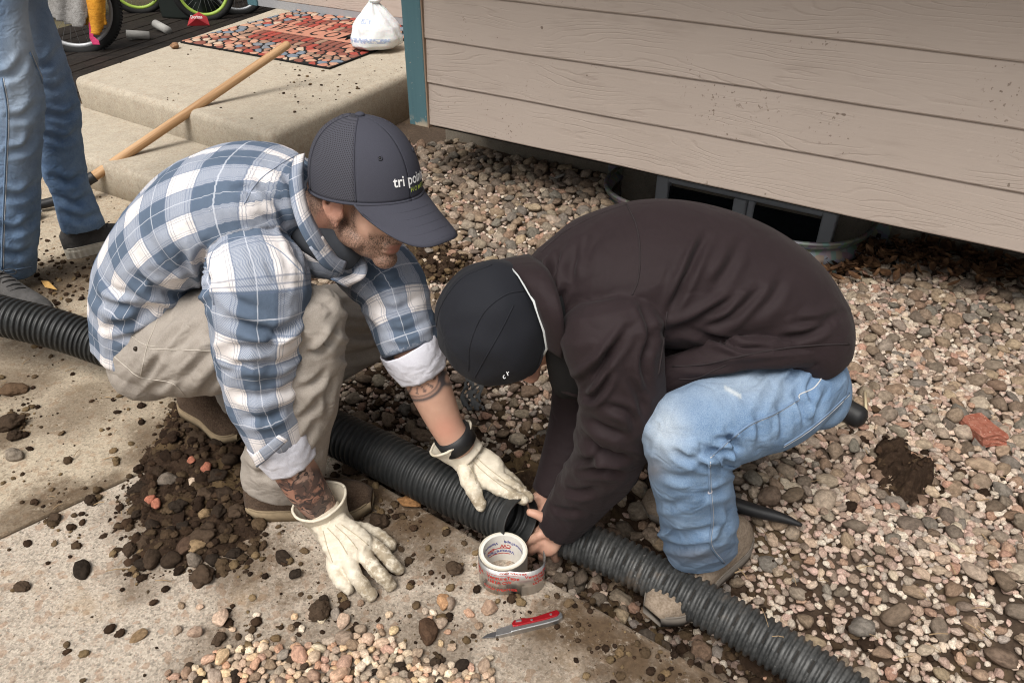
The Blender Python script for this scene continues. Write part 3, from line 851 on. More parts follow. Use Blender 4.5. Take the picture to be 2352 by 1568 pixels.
def remesh(lofts, voxel, smooth=6, factor=.5):
    me = joinm('tmp', [(l['V'], l['F']) for l in lofts])
    o = bpy.data.objects.new('tmp', me); COL.objects.link(o)
    md = o.modifiers.new('r', 'REMESH'); md.mode = 'VOXEL'; md.voxel_size = voxel; md.adaptivity = 0
    if smooth:
        sm = o.modifiers.new('s', 'SMOOTH'); sm.iterations = smooth; sm.factor = factor
    dg = bpy.context.evaluated_depsgraph_get()
    out = bpy.data.meshes.new_from_object(o.evaluated_get(dg), depsgraph=dg)
    bpy.data.objects.remove(o); bpy.data.meshes.remove(me)
    n = len(out.vertices)
    V = np.empty(n * 3, np.float32); out.vertices.foreach_get('co', V)
    return out, V.reshape(-1, 3).astype(float)
def normals(me):
    n = len(me.vertices); N = np.empty(n * 3, np.float32); me.vertices.foreach_get('normal', N); return N.reshape(-1, 3).astype(float)
def coords_from(lofts, V):
    """nearest loft, and (s, th) on it, for each vertex"""
    n = len(V); best = np.full(n, 1e9); li = np.zeros(n, int); S = np.zeros(n); TH = np.zeros(n)
    for k_, l in enumerate(lofts):
        bv = BVHTree.FromPolygons([Vector(v) for v in l['V']], l['F'])
        Fs = l['F']; LV = l['V']
        for i in range(n):
            r_ = bv.find_nearest(V[i])
            if r_[3] < best[i]:
                best[i] = r_[3]; li[i] = k_
                f = Fs[r_[2]]
                if len(f) > 4: S[i] = l['s'][f[0]]; TH[i] = 0; continue
                p = np.array(r_[0]); q = LV[list(f)]; t = l['th'][list(f)]; ss = l['s'][list(f)]
                if len(f) == 3: S[i], TH[i] = ss.mean(), t.mean(); continue
                m0, m1 = (q[0] + q[1]) / 2, (q[2] + q[3]) / 2; e = m1 - m0; a_ = min(1, max(0, (p - m0) @ e / (e @ e + 1e-12)))
                n0, n1 = (q[0] + q[3]) / 2, (q[1] + q[2]) / 2; e = n1 - n0; b_ = min(1, max(0, (p - n0) @ e / (e @ e + 1e-12)))
                t1 = t[1] if t[1] >= t[0] - 1e-6 else t[1] + 2 * math.pi
                S[i] = ss[0] * (1 - a_) + ss[2] * a_; TH[i] = t[0] * (1 - b_) + t1 * b_
    return li, S, TH
def ridge(a, b, seed): return 1 - 2 * np.abs(vnoise(a, b, 1.0, seed))* 1.6
def creases(V, N, lines):
    """folds of the cloth: picture polylines (points, depth in m, half width in px); a valley between two low ridges"""
    px, py = pj(V); face = np.einsum('ij,ij->i', N, _C - V) > 0
    d = np.zeros(len(V))
    for pts, amp, w in lines:
        P = catmull(np.array(pts, float), 14); lo, hi = P.min(0) - 4 * w, P.max(0) + 4 * w
        k_ = np.nonzero(face & (px > lo[0]) & (px < hi[0]) & (py > lo[1]) & (py < hi[1]))[0]
        if len(k_) == 0: continue
        Pq = np.stack([px[k_], py[k_]], 1); best = np.full(len(k_), 1e9); u = np.zeros(len(k_)); sg = np.ones(len(k_))
        for i in range(len(P) - 1):
            e = P[i + 1] - P[i]; t = np.clip(((Pq - P[i]) @ e) / (e @ e + 1e-9), 0, 1); r_ = Pq - P[i] - t[:, None] * e; dd = np.hypot(r_[:, 0], r_[:, 1])
            m_ = dd < best; best[m_] = dd[m_]; u[m_] = (i + t[m_]) / (len(P) - 1); sg[m_] = np.sign(e[0] * r_[m_, 1] - e[1] * r_[m_, 0])
        x = best / w
        sh = -np.exp(-x ** 2) + .75 * np.exp(-((x - 1.9) / 1.0) ** 2) * np.where(sg > 0, 1.0, .5)
        d[k_] += amp * sh * np.clip(np.sin(math.pi * np.clip(u, .03, .97)), 0, 1) ** .6
    return d
def set_co(me, V): me.vertices.foreach_set('co', np.asarray(V, np.float32).ravel()); me.update()
def garment(name, lofts, voxel, smooth, mat, parent, fold=None, uvk=None, sub=None, clip=None, lines=None):
    me, V = remesh(lofts, voxel, smooth)
    N = normals(me)
    li, S, TH = coords_from(lofts, V)
    me.materials.clear(); me.materials.append(mat)
    if fold is not None:
        d = fold(li, S, TH, V)
        V = V + N * d[:, None]; set_co(me, V)
    if lines is not None:
        N = normals(me); V = V + N * creases(V, N, lines)[:, None]; set_co(me, V)
    if uvk is not None:
        U, W_ = uvk(li, S, TH); add_attr(me, 'pu', U); add_attr(me, 'pv', W_)
    add_attr(me, 'ps', S); add_attr(me, 'pl', li.astype(float))
    if clip is not None:
        bm = bmesh.new(); bm.from_mesh(me)
        kill = clip(V)
        bm.verts.ensure_lookup_table()
        bmesh.ops.delete(bm, geom=[bm.verts[i] for i in np.nonzero(kill)[0]], context='VERTS')
        bm.to_mesh(me); bm.free()
    o = link(name, me, None, None, True)
    if parent is not None: wparent(o, parent)
    return o
def onto(ob, pts, lift=.001):
    """drape a picture polyline (px,py) onto an object as seen by the survey camera; returns points"""
    me = ob.data; n = len(me.vertices); V = np.empty(n * 3, np.float32); me.vertices.foreach_get('co', V)
    key = ob.name
    if key not in _BV:
        _BV[key] = BVHTree.FromPolygons([Vector(v) for v in V.reshape(-1, 3)], [tuple(p.vertices) for p in me.polygons])
    bv = _BV[key]; out = []
    for px, py in pts:
        d = ray(px, py); d = d / np.linalg.norm(d)
        h = bv.ray_cast(Vector(_C), Vector(d))
        if h[0] is not None: out.append(np.array(h[0]) + np.array(h[1]) * lift)
    return np.array(out)
_BV = {}
def seam(name, ob, pts, r, mat, parent, n=40, lift=.0004):
    P = onto(ob, catmull(np.array(pts, float), n), lift)
    if len(P) < 4: return None
    # drop jumps
    keep = [0]
    for i in range(1, len(P)):
        if np.linalg.norm(P[i] - P[keep[-1]]) < .06: keep.append(i)
    P = P[keep]
    if len(P) < 4: return None
    o = tube(name, P, r, mat, None, 6)
    wparent(o, parent); return o
def text_geo(s, size=1.0, extrude=0.0, bold=0.0, shear=0.0, spacing=1.0):
    cu = bpy.data.curves.new('t', 'FONT'); cu.body = s; cu.size = size; cu.extrude = extrude; cu.offset = bold; cu.shear = shear
    cu.space_character = spacing; cu.resolution_u = 3; cu.align_x = 'CENTER'; cu.align_y = 'CENTER'
    o = bpy.data.objects.new('t', cu); COL.objects.link(o)
    dg = bpy.context.evaluated_depsgraph_get()
    me = bpy.data.meshes.new_from_object(o.evaluated_get(dg), depsgraph=dg)
    bpy.data.objects.remove(o); bpy.data.curves.remove(cu)
    V = np.array([v.co[:] for v in me.vertices]); F = [tuple(p.vertices) for p in me.polygons]
    bpy.data.meshes.remove(me)
    return V, F
def lettering(name, s, size, fn, mat, parent, **kw):
    """fn maps flat (x,y) letters onto the surface"""
    V, F = text_geo(s, size, **kw)
    me = mesh(name, np.array([fn(v[0], v[1]) for v in V]), F)
    o = link(name, me, mat, None)
    if parent is not None: wparent(o, parent)
    return o
def vcam(x, y, z): v = _r * x + _u * y - _f * z; return v / np.linalg.norm(v)
def frame3(fwd, up):
    f_ = np.asarray(fwd, float); f_ /= np.linalg.norm(f_); u_ = np.asarray(up, float); u_ = u_ - f_ * (u_ @ f_); u_ /= np.linalg.norm(u_)
    return np.array([f_, np.cross(u_, f_), u_])         # rows: forward, left, up

# ------------------------------------------------------------------ materials of people
def plaid_mat():
    m = Mat('plaid_flannel', .95, .08)
    u, v = m.attr('pu'), m.attr('pv')
    per = .118
    def band(x):
        f = m.math('FRACT', m.math('DIVIDE', x, per)); d = m.math('ABSOLUTE', m.math('SUBTRACT', f, .5))
        blue = m.step(d, .285, .27)                                  # centre of the period is blue
        thin = m.step(d, .011, .006)                                 # pale line down the middle
        edge = m.math('MULTIPLY', m.step(m.math('PINGPONG', m.math('MULTIPLY', d, 1.0), .026), .009, .004), m.math('MULTIPLY', m.step(d, .235, .24), m.step(d, .375, .37)))
        return blue, thin, edge
    bu, tu, eu = band(u); bv_, tv, ev = band(v)
    tw = m.n('ShaderNodeTexWave', {'Vector': m.comb(u, v, 0), 'Scale': 260.0, 'Distortion': 1.2, 'Detail': 2}, out=1, wave_type='BANDS', bands_direction='DIAGONAL')
    nz = m.noise(m.pos(), 420, 3); nb = m.noise(m.pos(), 16, 4)
    white = m.mix(nb, (.62, .58, .57, 1), (.73, .695, .685, 1))
    mid_ = m.mix(m.step(tw, .3, .7), (.165, .20, .27, 1), (.39, .41, .46, 1))
    dark = m.mix(m.math('MULTIPLY', nb, .8), (.075, .105, .155, 1), (.125, .16, .215, 1))
    both = m.math('MULTIPLY', bu, bv_); any_ = m.math('MAXIMUM', bu, bv_)
    c = m.mix(any_, white, mid_); c = m.mix(both, c, dark)
    e = m.math('MULTIPLY', m.math('MAXIMUM', eu, ev), .55)
    c = m.mix(e, c, (.11, .14, .21, 1))
    c = m.mix(m.math('MULTIPLY', m.math('MAXIMUM', tu, tv), .5), c, (.62, .64, .70, 1))
    c = m.mix(m.math('MULTIPLY', m.step(nz, .45, .75), .25), c, m.mix(1.0, c, (1.4, 1.4, 1.4, 1), 'MULTIPLY'))
    m.set(color=c, normal=m.bump(m.math('ADD', m.math('MULTIPLY', tw, .25), nz), .16, .001, m.bump(m.noise(m.pos(), 30, 4, .55), .30, .010))); return m.m
M_plaid = plaid_mat()
def cloth_mat(name, c0, c1, rough=.9, grain=700, sheen=.0, wear=None, str_=(1, 1, 1), var=14, wr=(15, .22)):
    m = Mat(name, rough, .15)
    p = m.pos(); n = m.noise(m.map(p, str_), grain, 3, .6); b = m.noise(p, var, 5, .6)
    c = m.mix(m.step(m.math('ADD', m.math('MULTIPLY', n, .55), m.math('MULTIPLY', b, .45)), .36, .64), c0 + (1,), c1 + (1,))
    if wear: 
        for nm, col in wear: c = m.mix(m.math('MULTIPLY', m.attr(nm), m.math('ADD', .45, m.math('MULTIPLY', n, .7)), clamp=True), c, col + (1,))
    q = m.n('ShaderNodeVectorMath', {0: p, 1: m.n('ShaderNodeVectorMath', {0: m.noise(p, 9, 2, out=1), 'Scale': .06}, operation='SCALE')}, operation='ADD')
    w1 = m.math('ABSOLUTE', m.math('SUBTRACT', m.noise(m.map(q, (1, 1, 1.5)), wr[0], 2, .5), .5)); w1 = m.step(w1, .0, .11)
    w2 = m.noise(q, wr[0] * 2.4, 3, .55)
    hb = m.math('ADD', m.math('MULTIPLY', w1, .6), m.math('MULTIPLY', w2, .8))
    nb = m.bump(hb, wr[1], .010)
    m.set(color=c, normal=m.bump(n, .35, .0014, nb), sheen=sheen * .12); return m.m
M_khaki = cloth_mat('grey_twill', (.255, .225, .195), (.33, .295, .26), .92, 500, .15)
M_jean_l = cloth_mat('faded_blue_denim', (.105, .178, .295), (.195, .280, .400), .92, 520, .15, [('worn', (.50, .53, .54)), ('dirty', (.15, .12, .10))])
M_jean_d = cloth_mat('blue_denim', (.080, .142, .260), (.180, .268, .405), .92, 520, .15, [('worn', (.42, .50, .60))])
M_jacket = cloth_mat('brown_softshell', (.0165, .0105, .0115), (.0235, .0150, .0165), .68, 900, .3, None, (1, 1, 1), 3, (8, .22))
M_thread = plain('pale_stitching', (.50, .50, .50), .9)
M_thread_k = plain('beige_stitching', (.42, .38, .33), .9)
M_thread_d = plain('dark_seam', (.022, .016, .017), .9)
M_seam_j = plain('denim_seam', (.135, .20, .30), .9)
M_seam_s = plain('shirt_seam', (.24, .28, .36), .95)
M_cuffw = cloth_mat('white_lining_cotton', (.54, .54, .60), (.66, .66, .72), .95, 600, .1)
M_black = plain('black_rubber', (.012, .012, .013), .55, .4, var=.2)
M_lining = plain('black_lining', (.008, .008, .009), .9)
M_tee = plain('dark_grey_tee', (.05, .055, .065), .95)
def skin_mat():
    m = Mat('skin', .5, .35)
    p = m.pos(); n = m.noise(p, 60, 4); f = m.noise(p, 500, 2)
    c = m.mix(n, (.43, .245, .175, 1), (.52, .32, .235, 1))
    c = m.mix(m.math('MULTIPLY', m.attr('red'), .45), c, (.52, .20, .14, 1))
    c = m.mix(m.attr('lip'), c, (.34, .12, .10, 1))
    st = m.math('MULTIPLY', m.attr('beard'), m.math('ADD', .45, m.math('MULTIPLY', m.step(m.noise(m.map(p, (1, 1, .45)), 620, 2), .40, .62), .55)))
    c = m.mix(m.math('MULTIPLY', st, .90), c, (.036, .024, .018, 1))
    # swirling shaded tattoo
    q = m.n('ShaderNodeVectorMath', {0: p, 1: m.n('ShaderNodeVectorMath', {0: m.noise(p, 26, 2, out=1), 'Scale': .035}, operation='SCALE')}, operation='ADD')
    r1 = m.math('PINGPONG', m.math('MULTIPLY', m.noise(q, 24, 2, .4), 6.0), .5)
    r2 = m.noise(q, 34, 3)
    ink = m.math('MAXIMUM', m.step(r1, .20, .06), m.math('MULTIPLY', m.step(r2, .44, .56), .85))
    tc = m.mix(m.step(m.noise(p, 14, 2), .45, .6), (.36, .185, .13, 1), (.44, .285, .225, 1))
    tcol = m.mix(m.math('MULTIPLY', ink, .93), tc, (.030, .028, .030, 1))
    c = m.mix(m.attr('tat'), c, tcol)
    c = m.mix(m.math('MULTIPLY', m.attr('ink'), .95), c, (.045, .045, .052, 1))
    hgt = m.math('ADD', f, m.math('MULTIPLY', st, .8))
    m.set(color=c, normal=m.bump(hgt, .25, .0012), sss=.04); return m.m
M_skin = skin_mat()
def leather_glove():
    m = Mat('cream_leather', .62, .3)
    p = m.pos(); a = m.noise(p, 22, 5); b = m.noise(p, 160, 4); d = m.noise(p, 48, 6, .7)
    c = m.mix(a, (.60, .535, .425, 1), (.72, .66, .55, 1))
    dirt = m.math('MULTIPLY', m.attr('dirty'), m.step(d, .34, .56))
    c = m.mix(m.math('MULTIPLY', dirt, .8), c, (.20, .15, .09, 1))
    c = m.mix(m.math('MULTIPLY', m.step(m.noise(p, 30, 5, .7), .54, .66), .45), c, (.42, .34, .22, 1))
    m.set(color=c, normal=m.bump(m.math('ADD', m.math('MULTIPLY', a, 2.0), m.math('MULTIPLY', b, .5)), .35, .004)); return m.m
M_glove = leather_glove()
M_suede = cloth_mat('brown_suede', (.048, .030, .020), (.105, .072, .050), .95, 300, .3)
M_leather = cloth_mat('dusty_tan_leather', (.16, .12, .085), (.27, .215, .165), .75, 200, .1)
M_crepe = plain('crepe_sole', (.25, .19, .12), .9, .2, var=.3, scale=80, bump=.4)
M_solew = plain('ribbed_cream_sole', (.62, .57, .48), .8, .2, var=.15)
M_knit = cloth_mat('dark_grey_knit', (.040, .039, .038), (.105, .10, .098), .95, 900, .3)

# ------------------------------------------------------------------ shoes
def shoe(person, name, heel, toe, width, upper_m, sole_m, sole_h=.026, tall=.085, ribs=0, tilt=0.0, laces=None, roll=0.0, lab=None):
    """heel/toe: ground points of the sole; child 'shoe' with a sole of its own"""
    heel, toe = np.array(heel, float), np.array(toe, float)
    d = toe - heel; Ln = np.linalg.norm(d); x = d / Ln
    up = np.array([0, 0, 1.0]); up = up - x * (up @ x); up /= np.linalg.norm(up)
    y = np.cross(up, x)
    if roll: up, y = up * math.cos(roll) + y * math.sin(roll), y * math.cos(roll) - up * math.sin(roll)
    prof = [(0, .40), (.03, .62), (.12, .80), (.3, .78), (.45, .74), (.6, .88), (.74, 1.0), (.86, .92), (.95, .64), (1.0, .30)]
    t = np.linspace(0, 1, 30); w = np.interp(t, *zip(*prof)) * width / 2
    w = np.convolve(np.pad(w, 2, 'edge'), [.15, .2, .3, .2, .15], 'valid')
    def P(tx, yy, zz): return heel + x * (tx * Ln) + y * yy + up * zz
    # sole
    V, F = [], []
    n = len(t)
    for i in range(n):
        lift = .012 * max(0, (t[i] - .75) / .25) ** 2
        rb = .0018 * (1 if (i % 2) else -1) if ribs else 0
        for yy, zz in ((-w[i] * 1.06 - rb, 0.001 + lift), (w[i] * 1.06 + rb, .001 + lift), (w[i] * 1.1 + rb, sole_h * .7 + lift), (w[i] * 1.0, sole_h + lift), (-w[i] * 1.0, sole_h + lift), (-w[i] * 1.1 - rb, sole_h * .7 + lift)):
            V.append(P(t[i], yy, zz))
    for i in range(n - 1):
        for j in range(6): F.append((i * 6 + j, (i + 1) * 6 + j, (i + 1) * 6 + (j + 1) % 6, i * 6 + (j + 1) % 6))
    F.append((5, 4, 3, 2, 1, 0)); F.append(tuple((n - 1) * 6 + j for j in range(6)))
    # upper
    hp = [(0, .62), (.05, .9), (.12, 1.0), (.3, 1.02), (.42, .92), (.55, .74), (.7, .58), (.85, .5), (.95, .38), (1.0, .18)]
    hh = np.interp(t, *zip(*hp)) * tall
    UV_, UF = [], []
    m_ = 17
    for i in range(n):
        lift = .012 * max(0, (t[i] - .75) / .25) ** 2
        for j in range(m_):
            a = math.pi * j / (m_ - 1); c_, s_ = math.cos(a), math.sin(a)
            yy = -w[i] * .985 * np.sign(c_) * abs(c_) ** .75; zz = sole_h * .9 + lift + hh[i] * s_ ** .8
            if t[i] < .35: yy *= (1 - .3 * s_ * (1 - abs(t[i] - .12) * 2))
            UV_.append(P(t[i], yy, zz))
    for i in range(n - 1):
        for j in range(m_ - 1): UF.append((i * m_ + j, i * m_ + j + 1, (i + 1) * m_ + j + 1, (i + 1) * m_ + j))
    UF.append(tuple(range(m_ - 1, -1, -1))); UF.append(tuple((n - 1) * m_ + j for j in range(m_)))
    sh = link(name, mesh(name, UV_, UF), upper_m, None, True)
    wparent(sh, person)
    so = link('sole', mesh('sole', V, F), sole_m, None, not ribs); so.parent = sh
    # welt stitching
    ring = [P(t[i], w[i] * 1.01, sole_h + .002 + .012 * max(0, (t[i] - .75) / .25) ** 2) for i in range(1, n - 1)] + [P(t[i], -w[i] * 1.01, sole_h + .002 + .012 * max(0, (t[i] - .75) / .25) ** 2) for i in range(n - 2, 0, -1)]
    we = tube('welt', ring, .0022, sole_m, None, 6); we.parent = sh; we.matrix_parent_inverse = Matrix()
    if laces is not None:
        for k_, tt in enumerate(np.linspace(.36, .60, 5)):
            i = int(tt * (n - 1)); zc = sole_h * .9 + hh[i]
            pts = [P(tt + sgn * .02 * sg, yy, zc - .35 * abs(yy) + .003) for sgn, sg, yy in ((1, -1, -w[i] * .45), (0, 0, 0), (1, 1, w[i] * .45))]
            l_ = tube('lace', pts, .0022, laces, None, 6); l_.parent = sh; l_.matrix_parent_inverse = Matrix()
        i = int(.36 * (n - 1)); zc = sole_h * .9 + hh[i] + .004
        for sg in (-1, 1):
            lp = [P(.37, 0, zc), P(.38, .018 * sg, zc + .008), P(.42, .04 * sg, zc + .002), P(.44, .03 * sg, zc - .006), P(.40, .008 * sg, zc)]
            l_ = tube('lace', catmull(lp, 16), .002, laces, None, 6); l_.parent = sh; l_.matrix_parent_inverse = Matrix()
    return sh
# ------------------------------------------------------------------ heads, hands
def head_lofts(c, F3, sc=1.0, ex=0.0, ez=0.0):
    fr = (np.asarray(c, float), F3)
    def E(x, y, z, rx, ry, rz): return ellipsoid(np.array((x, y, z)) * sc, np.array((rx, ry, rz)) * sc, fr)
    def Tl(P, R): return tubeL(np.array([fr[0] + (np.array(p) * sc) @ F3 for p in P]), np.array(R) * sc)
    L = [E(-.012, 0, .045, .098, .076, .082), E(-.02, 0, .005, .085, .070, .075), E(.035, 0, -.02, .058, .060, .080), E(.030, 0, -.082, .056, .050, .034), E(.040, 0, -.052, .050, .055, .060),
         E(.074, 0, -.104, .022, .026, .019), E(.072, 0, .022, .024, .054, .014), E(.050, 0, .05, .045, .058, .05),
         E(.088, 0, -.066, .011, .025, .0075), E(.086, 0, -.078, .011, .021, .008), E(.085, 0, -.060, .014, .020, .02)]
    for s in (-1, 1):
        L += [E(.052, .034 * s, -.036, .026, .022, .030), E(.066, .031 * s, -.002, .016, .017, .012), E(.02, .052 * s, -.07, .04, .014, .022), E(.086, .012 * s, -.040, .012, .010, .009),
              E(-.010 + ex, .074 * s, -.008 + ez, .018, .007, .028), E(-.004 + ex, .078 * s, -.033 + ez, .009, .005, .010), E(.006 + ex, .076 * s, -.010 + ez, .007, .006, .009)]
        hel = [(.008, .076 * s, .000), (.011, .080 * s, .016), (-.001, .085 * s, .029), (-.017, .089 * s, .025), (-.027, .091 * s, .008), (-.023, .088 * s, -.012), (-.013, .083 * s, -.026), (-.004, .079 * s, -.036)]
        hel = [(a + ex, b, c_ + ez) for a, b, c_ in hel]; L.append(Tl(hel, [.0036, .0040, .0044, .0046, .0044, .0040, .0038, .0038]))
        ant = [(.0, .079 * s, .010), (-.012, .083 * s, .012), (-.017, .083 * s, -.004), (-.010, .081 * s, -.018), (-.001, .080 * s, -.022)]
        ant = [(a + ex, b, c_ + ez) for a, b, c_ in ant]; L.append(Tl(ant, [.003, .0036, .0036, .0034, .003]))
    L.append(Tl([(.088, 0, .012), (.104, 0, -.012), (.117, 0, -.034), (.104, 0, -.046)], [.008, .0095, .0125, .009]))
    return L
def to_local(V, c, F3, sc=1.0): return (V - np.asarray(c)) @ F3.T / sc
def bump_(x, c, w): return np.exp(-((x - c) / w) ** 2)
def hand_lofts(palm, normal, fingers, width, thick):
    """palm: list of (point, half width); fingers: list of (points, radii)"""
    L = [loft([(*p, w, thick / w) for p, w in palm], lat=normal, world=True, seg=28, cap=(.3, .5), step=.006, exp=2.3)]
    for P, R in fingers: L.append(tubeL(np.array(P), np.array(R)))
    return L
def body(person, lofts, paint, voxel=.0036, name='body'):
    me, V = remesh(lofts, voxel, 5, .45)
    for nm, val in paint(V).items(): add_attr(me, nm, np.clip(val, 0, 1))
    me.materials.clear(); me.materials.append(M_skin)
    o = link(name, me, None, None, True); wparent(o, person)
    return o

# ------------------------------------------------------------------ man in plaid
man1 = empty('person', tuple(G(560, 1060, 0)))
tag(man1, 'squatting man in blue and white plaid shirt, dark cap and cream gloves', 'person')
TORSO1 = loft([(334, 774, 1.47, 108, 1.35), (340, 692, 1.47, 115, 1.35), (350, 632, 1.46, 113, 1.4), (402, 548, 1.45, 114, 1.5), (484, 484, 1.43, 124, 1.55), (575, 452, 1.41, 122, 1.65), (650, 450, 1.40, 104, 1.6), (706, 452, 1.39, 70, 1.2)],
              lat=(0, 1, 0), seg=64, cap=(.25, .4))
SLEEVE_R = loft([(566, 548, 1.33, 70, 1.0), (578, 592, 1.285, 98, .85), (592, 650, 1.25, 116, .85), (594, 740, 1.235, 105, .9), (597, 840, 1.235, 89, .95), (606, 920, 1.225, 76, 1), (637, 1006, 1.22, 66, 1)], seg=44, cap=(.25, 0))
SLEEVE_L = loft([(770, 540, 1.56, 80, 1.0), (885, 640, 1.47, 80, 1), (920, 730, 1.41, 70, 1), (943, 797, 1.375, 64, 1)], seg=40, cap=(.6, 0))
CHEST1 = loft([(640, 560, 1.42, 70, 1.3), (740, 575, 1.40, 62, 1.5), (800, 600, 1.42, 45, 1.3)], lat=(0, 1, 0), seg=40, cap=(.5, .6))
sh_l = [TORSO1, SLEEVE_R, SLEEVE_L, CHEST1]
def fold_shirt(li, S, TH, V):
    px, py = pj(V)
    d = .0034 * ridge(S * 7 + TH * .9, TH * 2.2, 3) + .0012 * ridge(S * 22, TH * 4, 4)
    w = np.exp(-(((px - 330) / 130) ** 2 + ((py - 690) / 75) ** 2)) * (li == 0)          # bunching above the belt
    d += w * .0095 * ridge(S * 17 + .5 * np.sin(TH * 2), TH * 1.6, 5)
    w = np.exp(-(((px - 560) / 110) ** 2 + ((py - 470) / 80) ** 2)) * (li == 0)
    d += w * .0045 * ridge((px - py * .7) / 34, (px + py) / 130, 6)
    w = (li == 1) * (np.exp(-((py - 810) / 55) ** 2) + .5 * np.exp(-((py - 930) / 60) ** 2))
    d += w * .0085 * ridge(S * 26 + .7 * np.sin(TH + 1), TH * 1.3, 7)
    w = (li == 1) * np.exp(-((py - 600) / 50) ** 2); d += w * .003 * ridge(TH * 3.5, S * 9, 8)
    w = (li == 2); d += w * .0045 * ridge(S * 22 + np.sin(TH), TH * 1.4, 9)
    return d
def uv_shirt(li, S, TH):
    U = S.copy(); W_ = TH * .165
    W_ = np.where((li == 1) | (li == 2), TH * .088, W_)
    U = np.where(li == 1, S + .035, U); U = np.where(li == 3, S + .02, U); W_ = np.where(li == 3, TH * .09, W_)
    return U, W_
LN_S = [([(311, 628), (327, 648), (372, 673), (405, 681)], .010, 10), ([(229, 689), (270, 705), (323, 709), (360, 700)], .010, 11), ([(241, 754), (290, 742), (335, 722), (380, 700)], .011, 11), ([(368, 669), (417, 681), (466, 660), (480, 640)], .010, 10),
  ([(235, 640), (262, 668), (300, 676)], .006, 9), ([(255, 780), (310, 765), (350, 742)], .006, 9), ([(539, 430), (562, 432), (584, 446)], .008, 8), ([(560, 470), (610, 500), (650, 510)], .005, 10), ([(600, 430), (640, 470), (664, 520)], .006, 10), ([(640, 390), (672, 430), (688, 490)], .005, 9),
  ([(474, 560), (464, 600), (474, 655), (478, 700)], .012, 10), ([(440, 520), (455, 570), (452, 620)], .006, 10), ([(400, 560), (432, 610), (440, 650)], .005, 11), ([(330, 520), (360, 580), (400, 620)], .004, 12),
  ([(527, 734), (572, 750), (629, 762), (672, 740)], .013, 10), ([(512, 790), (560, 800), (610, 792), (658, 762)], .009, 10), ([(621, 775), (658, 758), (690, 730)], .009, 8), ([(520, 850), (570, 836), (630, 838), (670, 824)], .008, 10), ([(540, 900), (590, 912), (650, 898), (676, 880)], .007, 10), ([(560, 960), (610, 962), (660, 940)], .007, 9), ([(500, 640), (540, 690), (600, 712)], .006, 11), ([(670, 570), (704, 610), (716, 650)], .007, 9), ([(600, 590), (640, 640), (690, 660)], .005, 11),
  ([(840, 640), (890, 650), (940, 630)], .008, 9), ([(860, 700), (910, 712), (965, 680)], .009, 9), ([(885, 760), (930, 762), (985, 735)], .008, 9)]
shirt = garment('shirt', sh_l, .0050, 4, M_plaid, man1, fold_shirt, uv_shirt, lines=LN_S)
# white rolled cuffs
def cuff(sec, nm='rolled_cuff'):
    l = loft(sec, seg=40, cap=(0, 0), step=.004)
    V = l['V']; n = 40; S, TH = l['s'], l['th']
    c = V.reshape(-1, n, 3).mean(1).repeat(n, 0)
    d = .0034 * ridge(S * 40 + TH, TH * 1.5, 11) + .0018 * ridge(TH * 5, S * 20, 12)
    V = V + (V - c) / np.linalg.norm(V - c, axis=1)[:, None] * d[:, None]
    F = [f for f in l['F'] if len(f) == 4]
    o = link(nm, mesh(nm, V, F), M_cuffw, None, True)
    so = o.modifiers.new('Solidify', 'SOLIDIFY'); so.thickness = .0022; so.offset = -1
    wparent(o, shirt); o.parent = shirt; o.matrix_parent_inverse = Matrix()
    return o
cuff([(634, 1000, 1.222, 66, 1), (642, 1014, 1.22, 66, 1), (656, 1036, 1.22, 62, 1), (669, 1056, 1.22, 57, 1)])
cuff([(936, 790, 1.378, 66, 1), (945, 806, 1.375, 67, 1), (960, 832, 1.372, 63, 1), (970, 851, 1.37, 57, 1)])
# plaid fold of the near cuff
def patch(name, A, B, mat, parent, n=18, m=6, bulge=.006, thick=.002, pu=None, lift=0.0):
    """ribbon of cloth between two 3D polylines"""
    a, b = catmull(A, n), catmull(B, n)
    V, U, W_ = [], [], []
    for i in range(n):
        for j in range(m):
            t = j / (m - 1); p = a[i] * (1 - t) + b[i] * t
            v = _C - p; v /= np.linalg.norm(v)
            V.append(p + v * (bulge * math.sin(math.pi * t) + lift)); U.append(i / (n - 1) * np.linalg.norm(np.diff(a, axis=0), axis=1).sum()); W_.append(t * np.linalg.norm(a[i] - b[i]))
    F = [(i * m + j, i * m + j + 1, (i + 1) * m + j + 1, (i + 1) * m + j) for i in range(n - 1) for j in range(m - 1)]
    me = mesh(name, V, F); add_attr(me, 'pu', U); add_attr(me, 'pv', W_)
    o = link(name, me, mat, None, True)
    so = o.modifiers.new('Solidify', 'SOLIDIFY'); so.thickness = thick; so.offset = 0
    if parent is shirt: o.parent = shirt
    else: wparent(o, parent)
    return o
QQ = lambda L: np.array([Q(*a) for a in L])
patch('cuff_placket', QQ([(578, 1046, 1.155), (610, 1022, 1.14), (640, 998, 1.135)]), QQ([(590, 1074, 1.155), (628, 1042, 1.14), (662, 1010, 1.135)]), M_plaid, shirt, bulge=.003)
# collar and front edges
patch('collar', QQ([(700, 352, 1.41), (696, 402, 1.345), (706, 470, 1.30), (738, 538, 1.285), (776, 594, 1.30)]), QQ([(678, 360, 1.40), (664, 420, 1.315), (678, 500, 1.265), (710, 566, 1.25), (760, 622, 1.275)]), M_plaid, shirt, 24, 6, .010, .003)
patch('collar_point', QQ([(740, 542, 1.282), (772, 588, 1.29), (796, 602, 1.31)]), QQ([(710, 568, 1.248), (744, 614, 1.255), (786, 630, 1.29)]), M_plaid, shirt, 12, 5, .004, .003)
patch('front_placket', QQ([(800, 560, 1.40), (840, 600, 1.37), (838, 636, 1.33), (795, 660, 1.29)]), QQ([(770, 560, 1.40), (805, 612, 1.36), (806, 632, 1.33), (760, 640, 1.27)]), M_plaid, shirt, 18, 5, .004, .003)
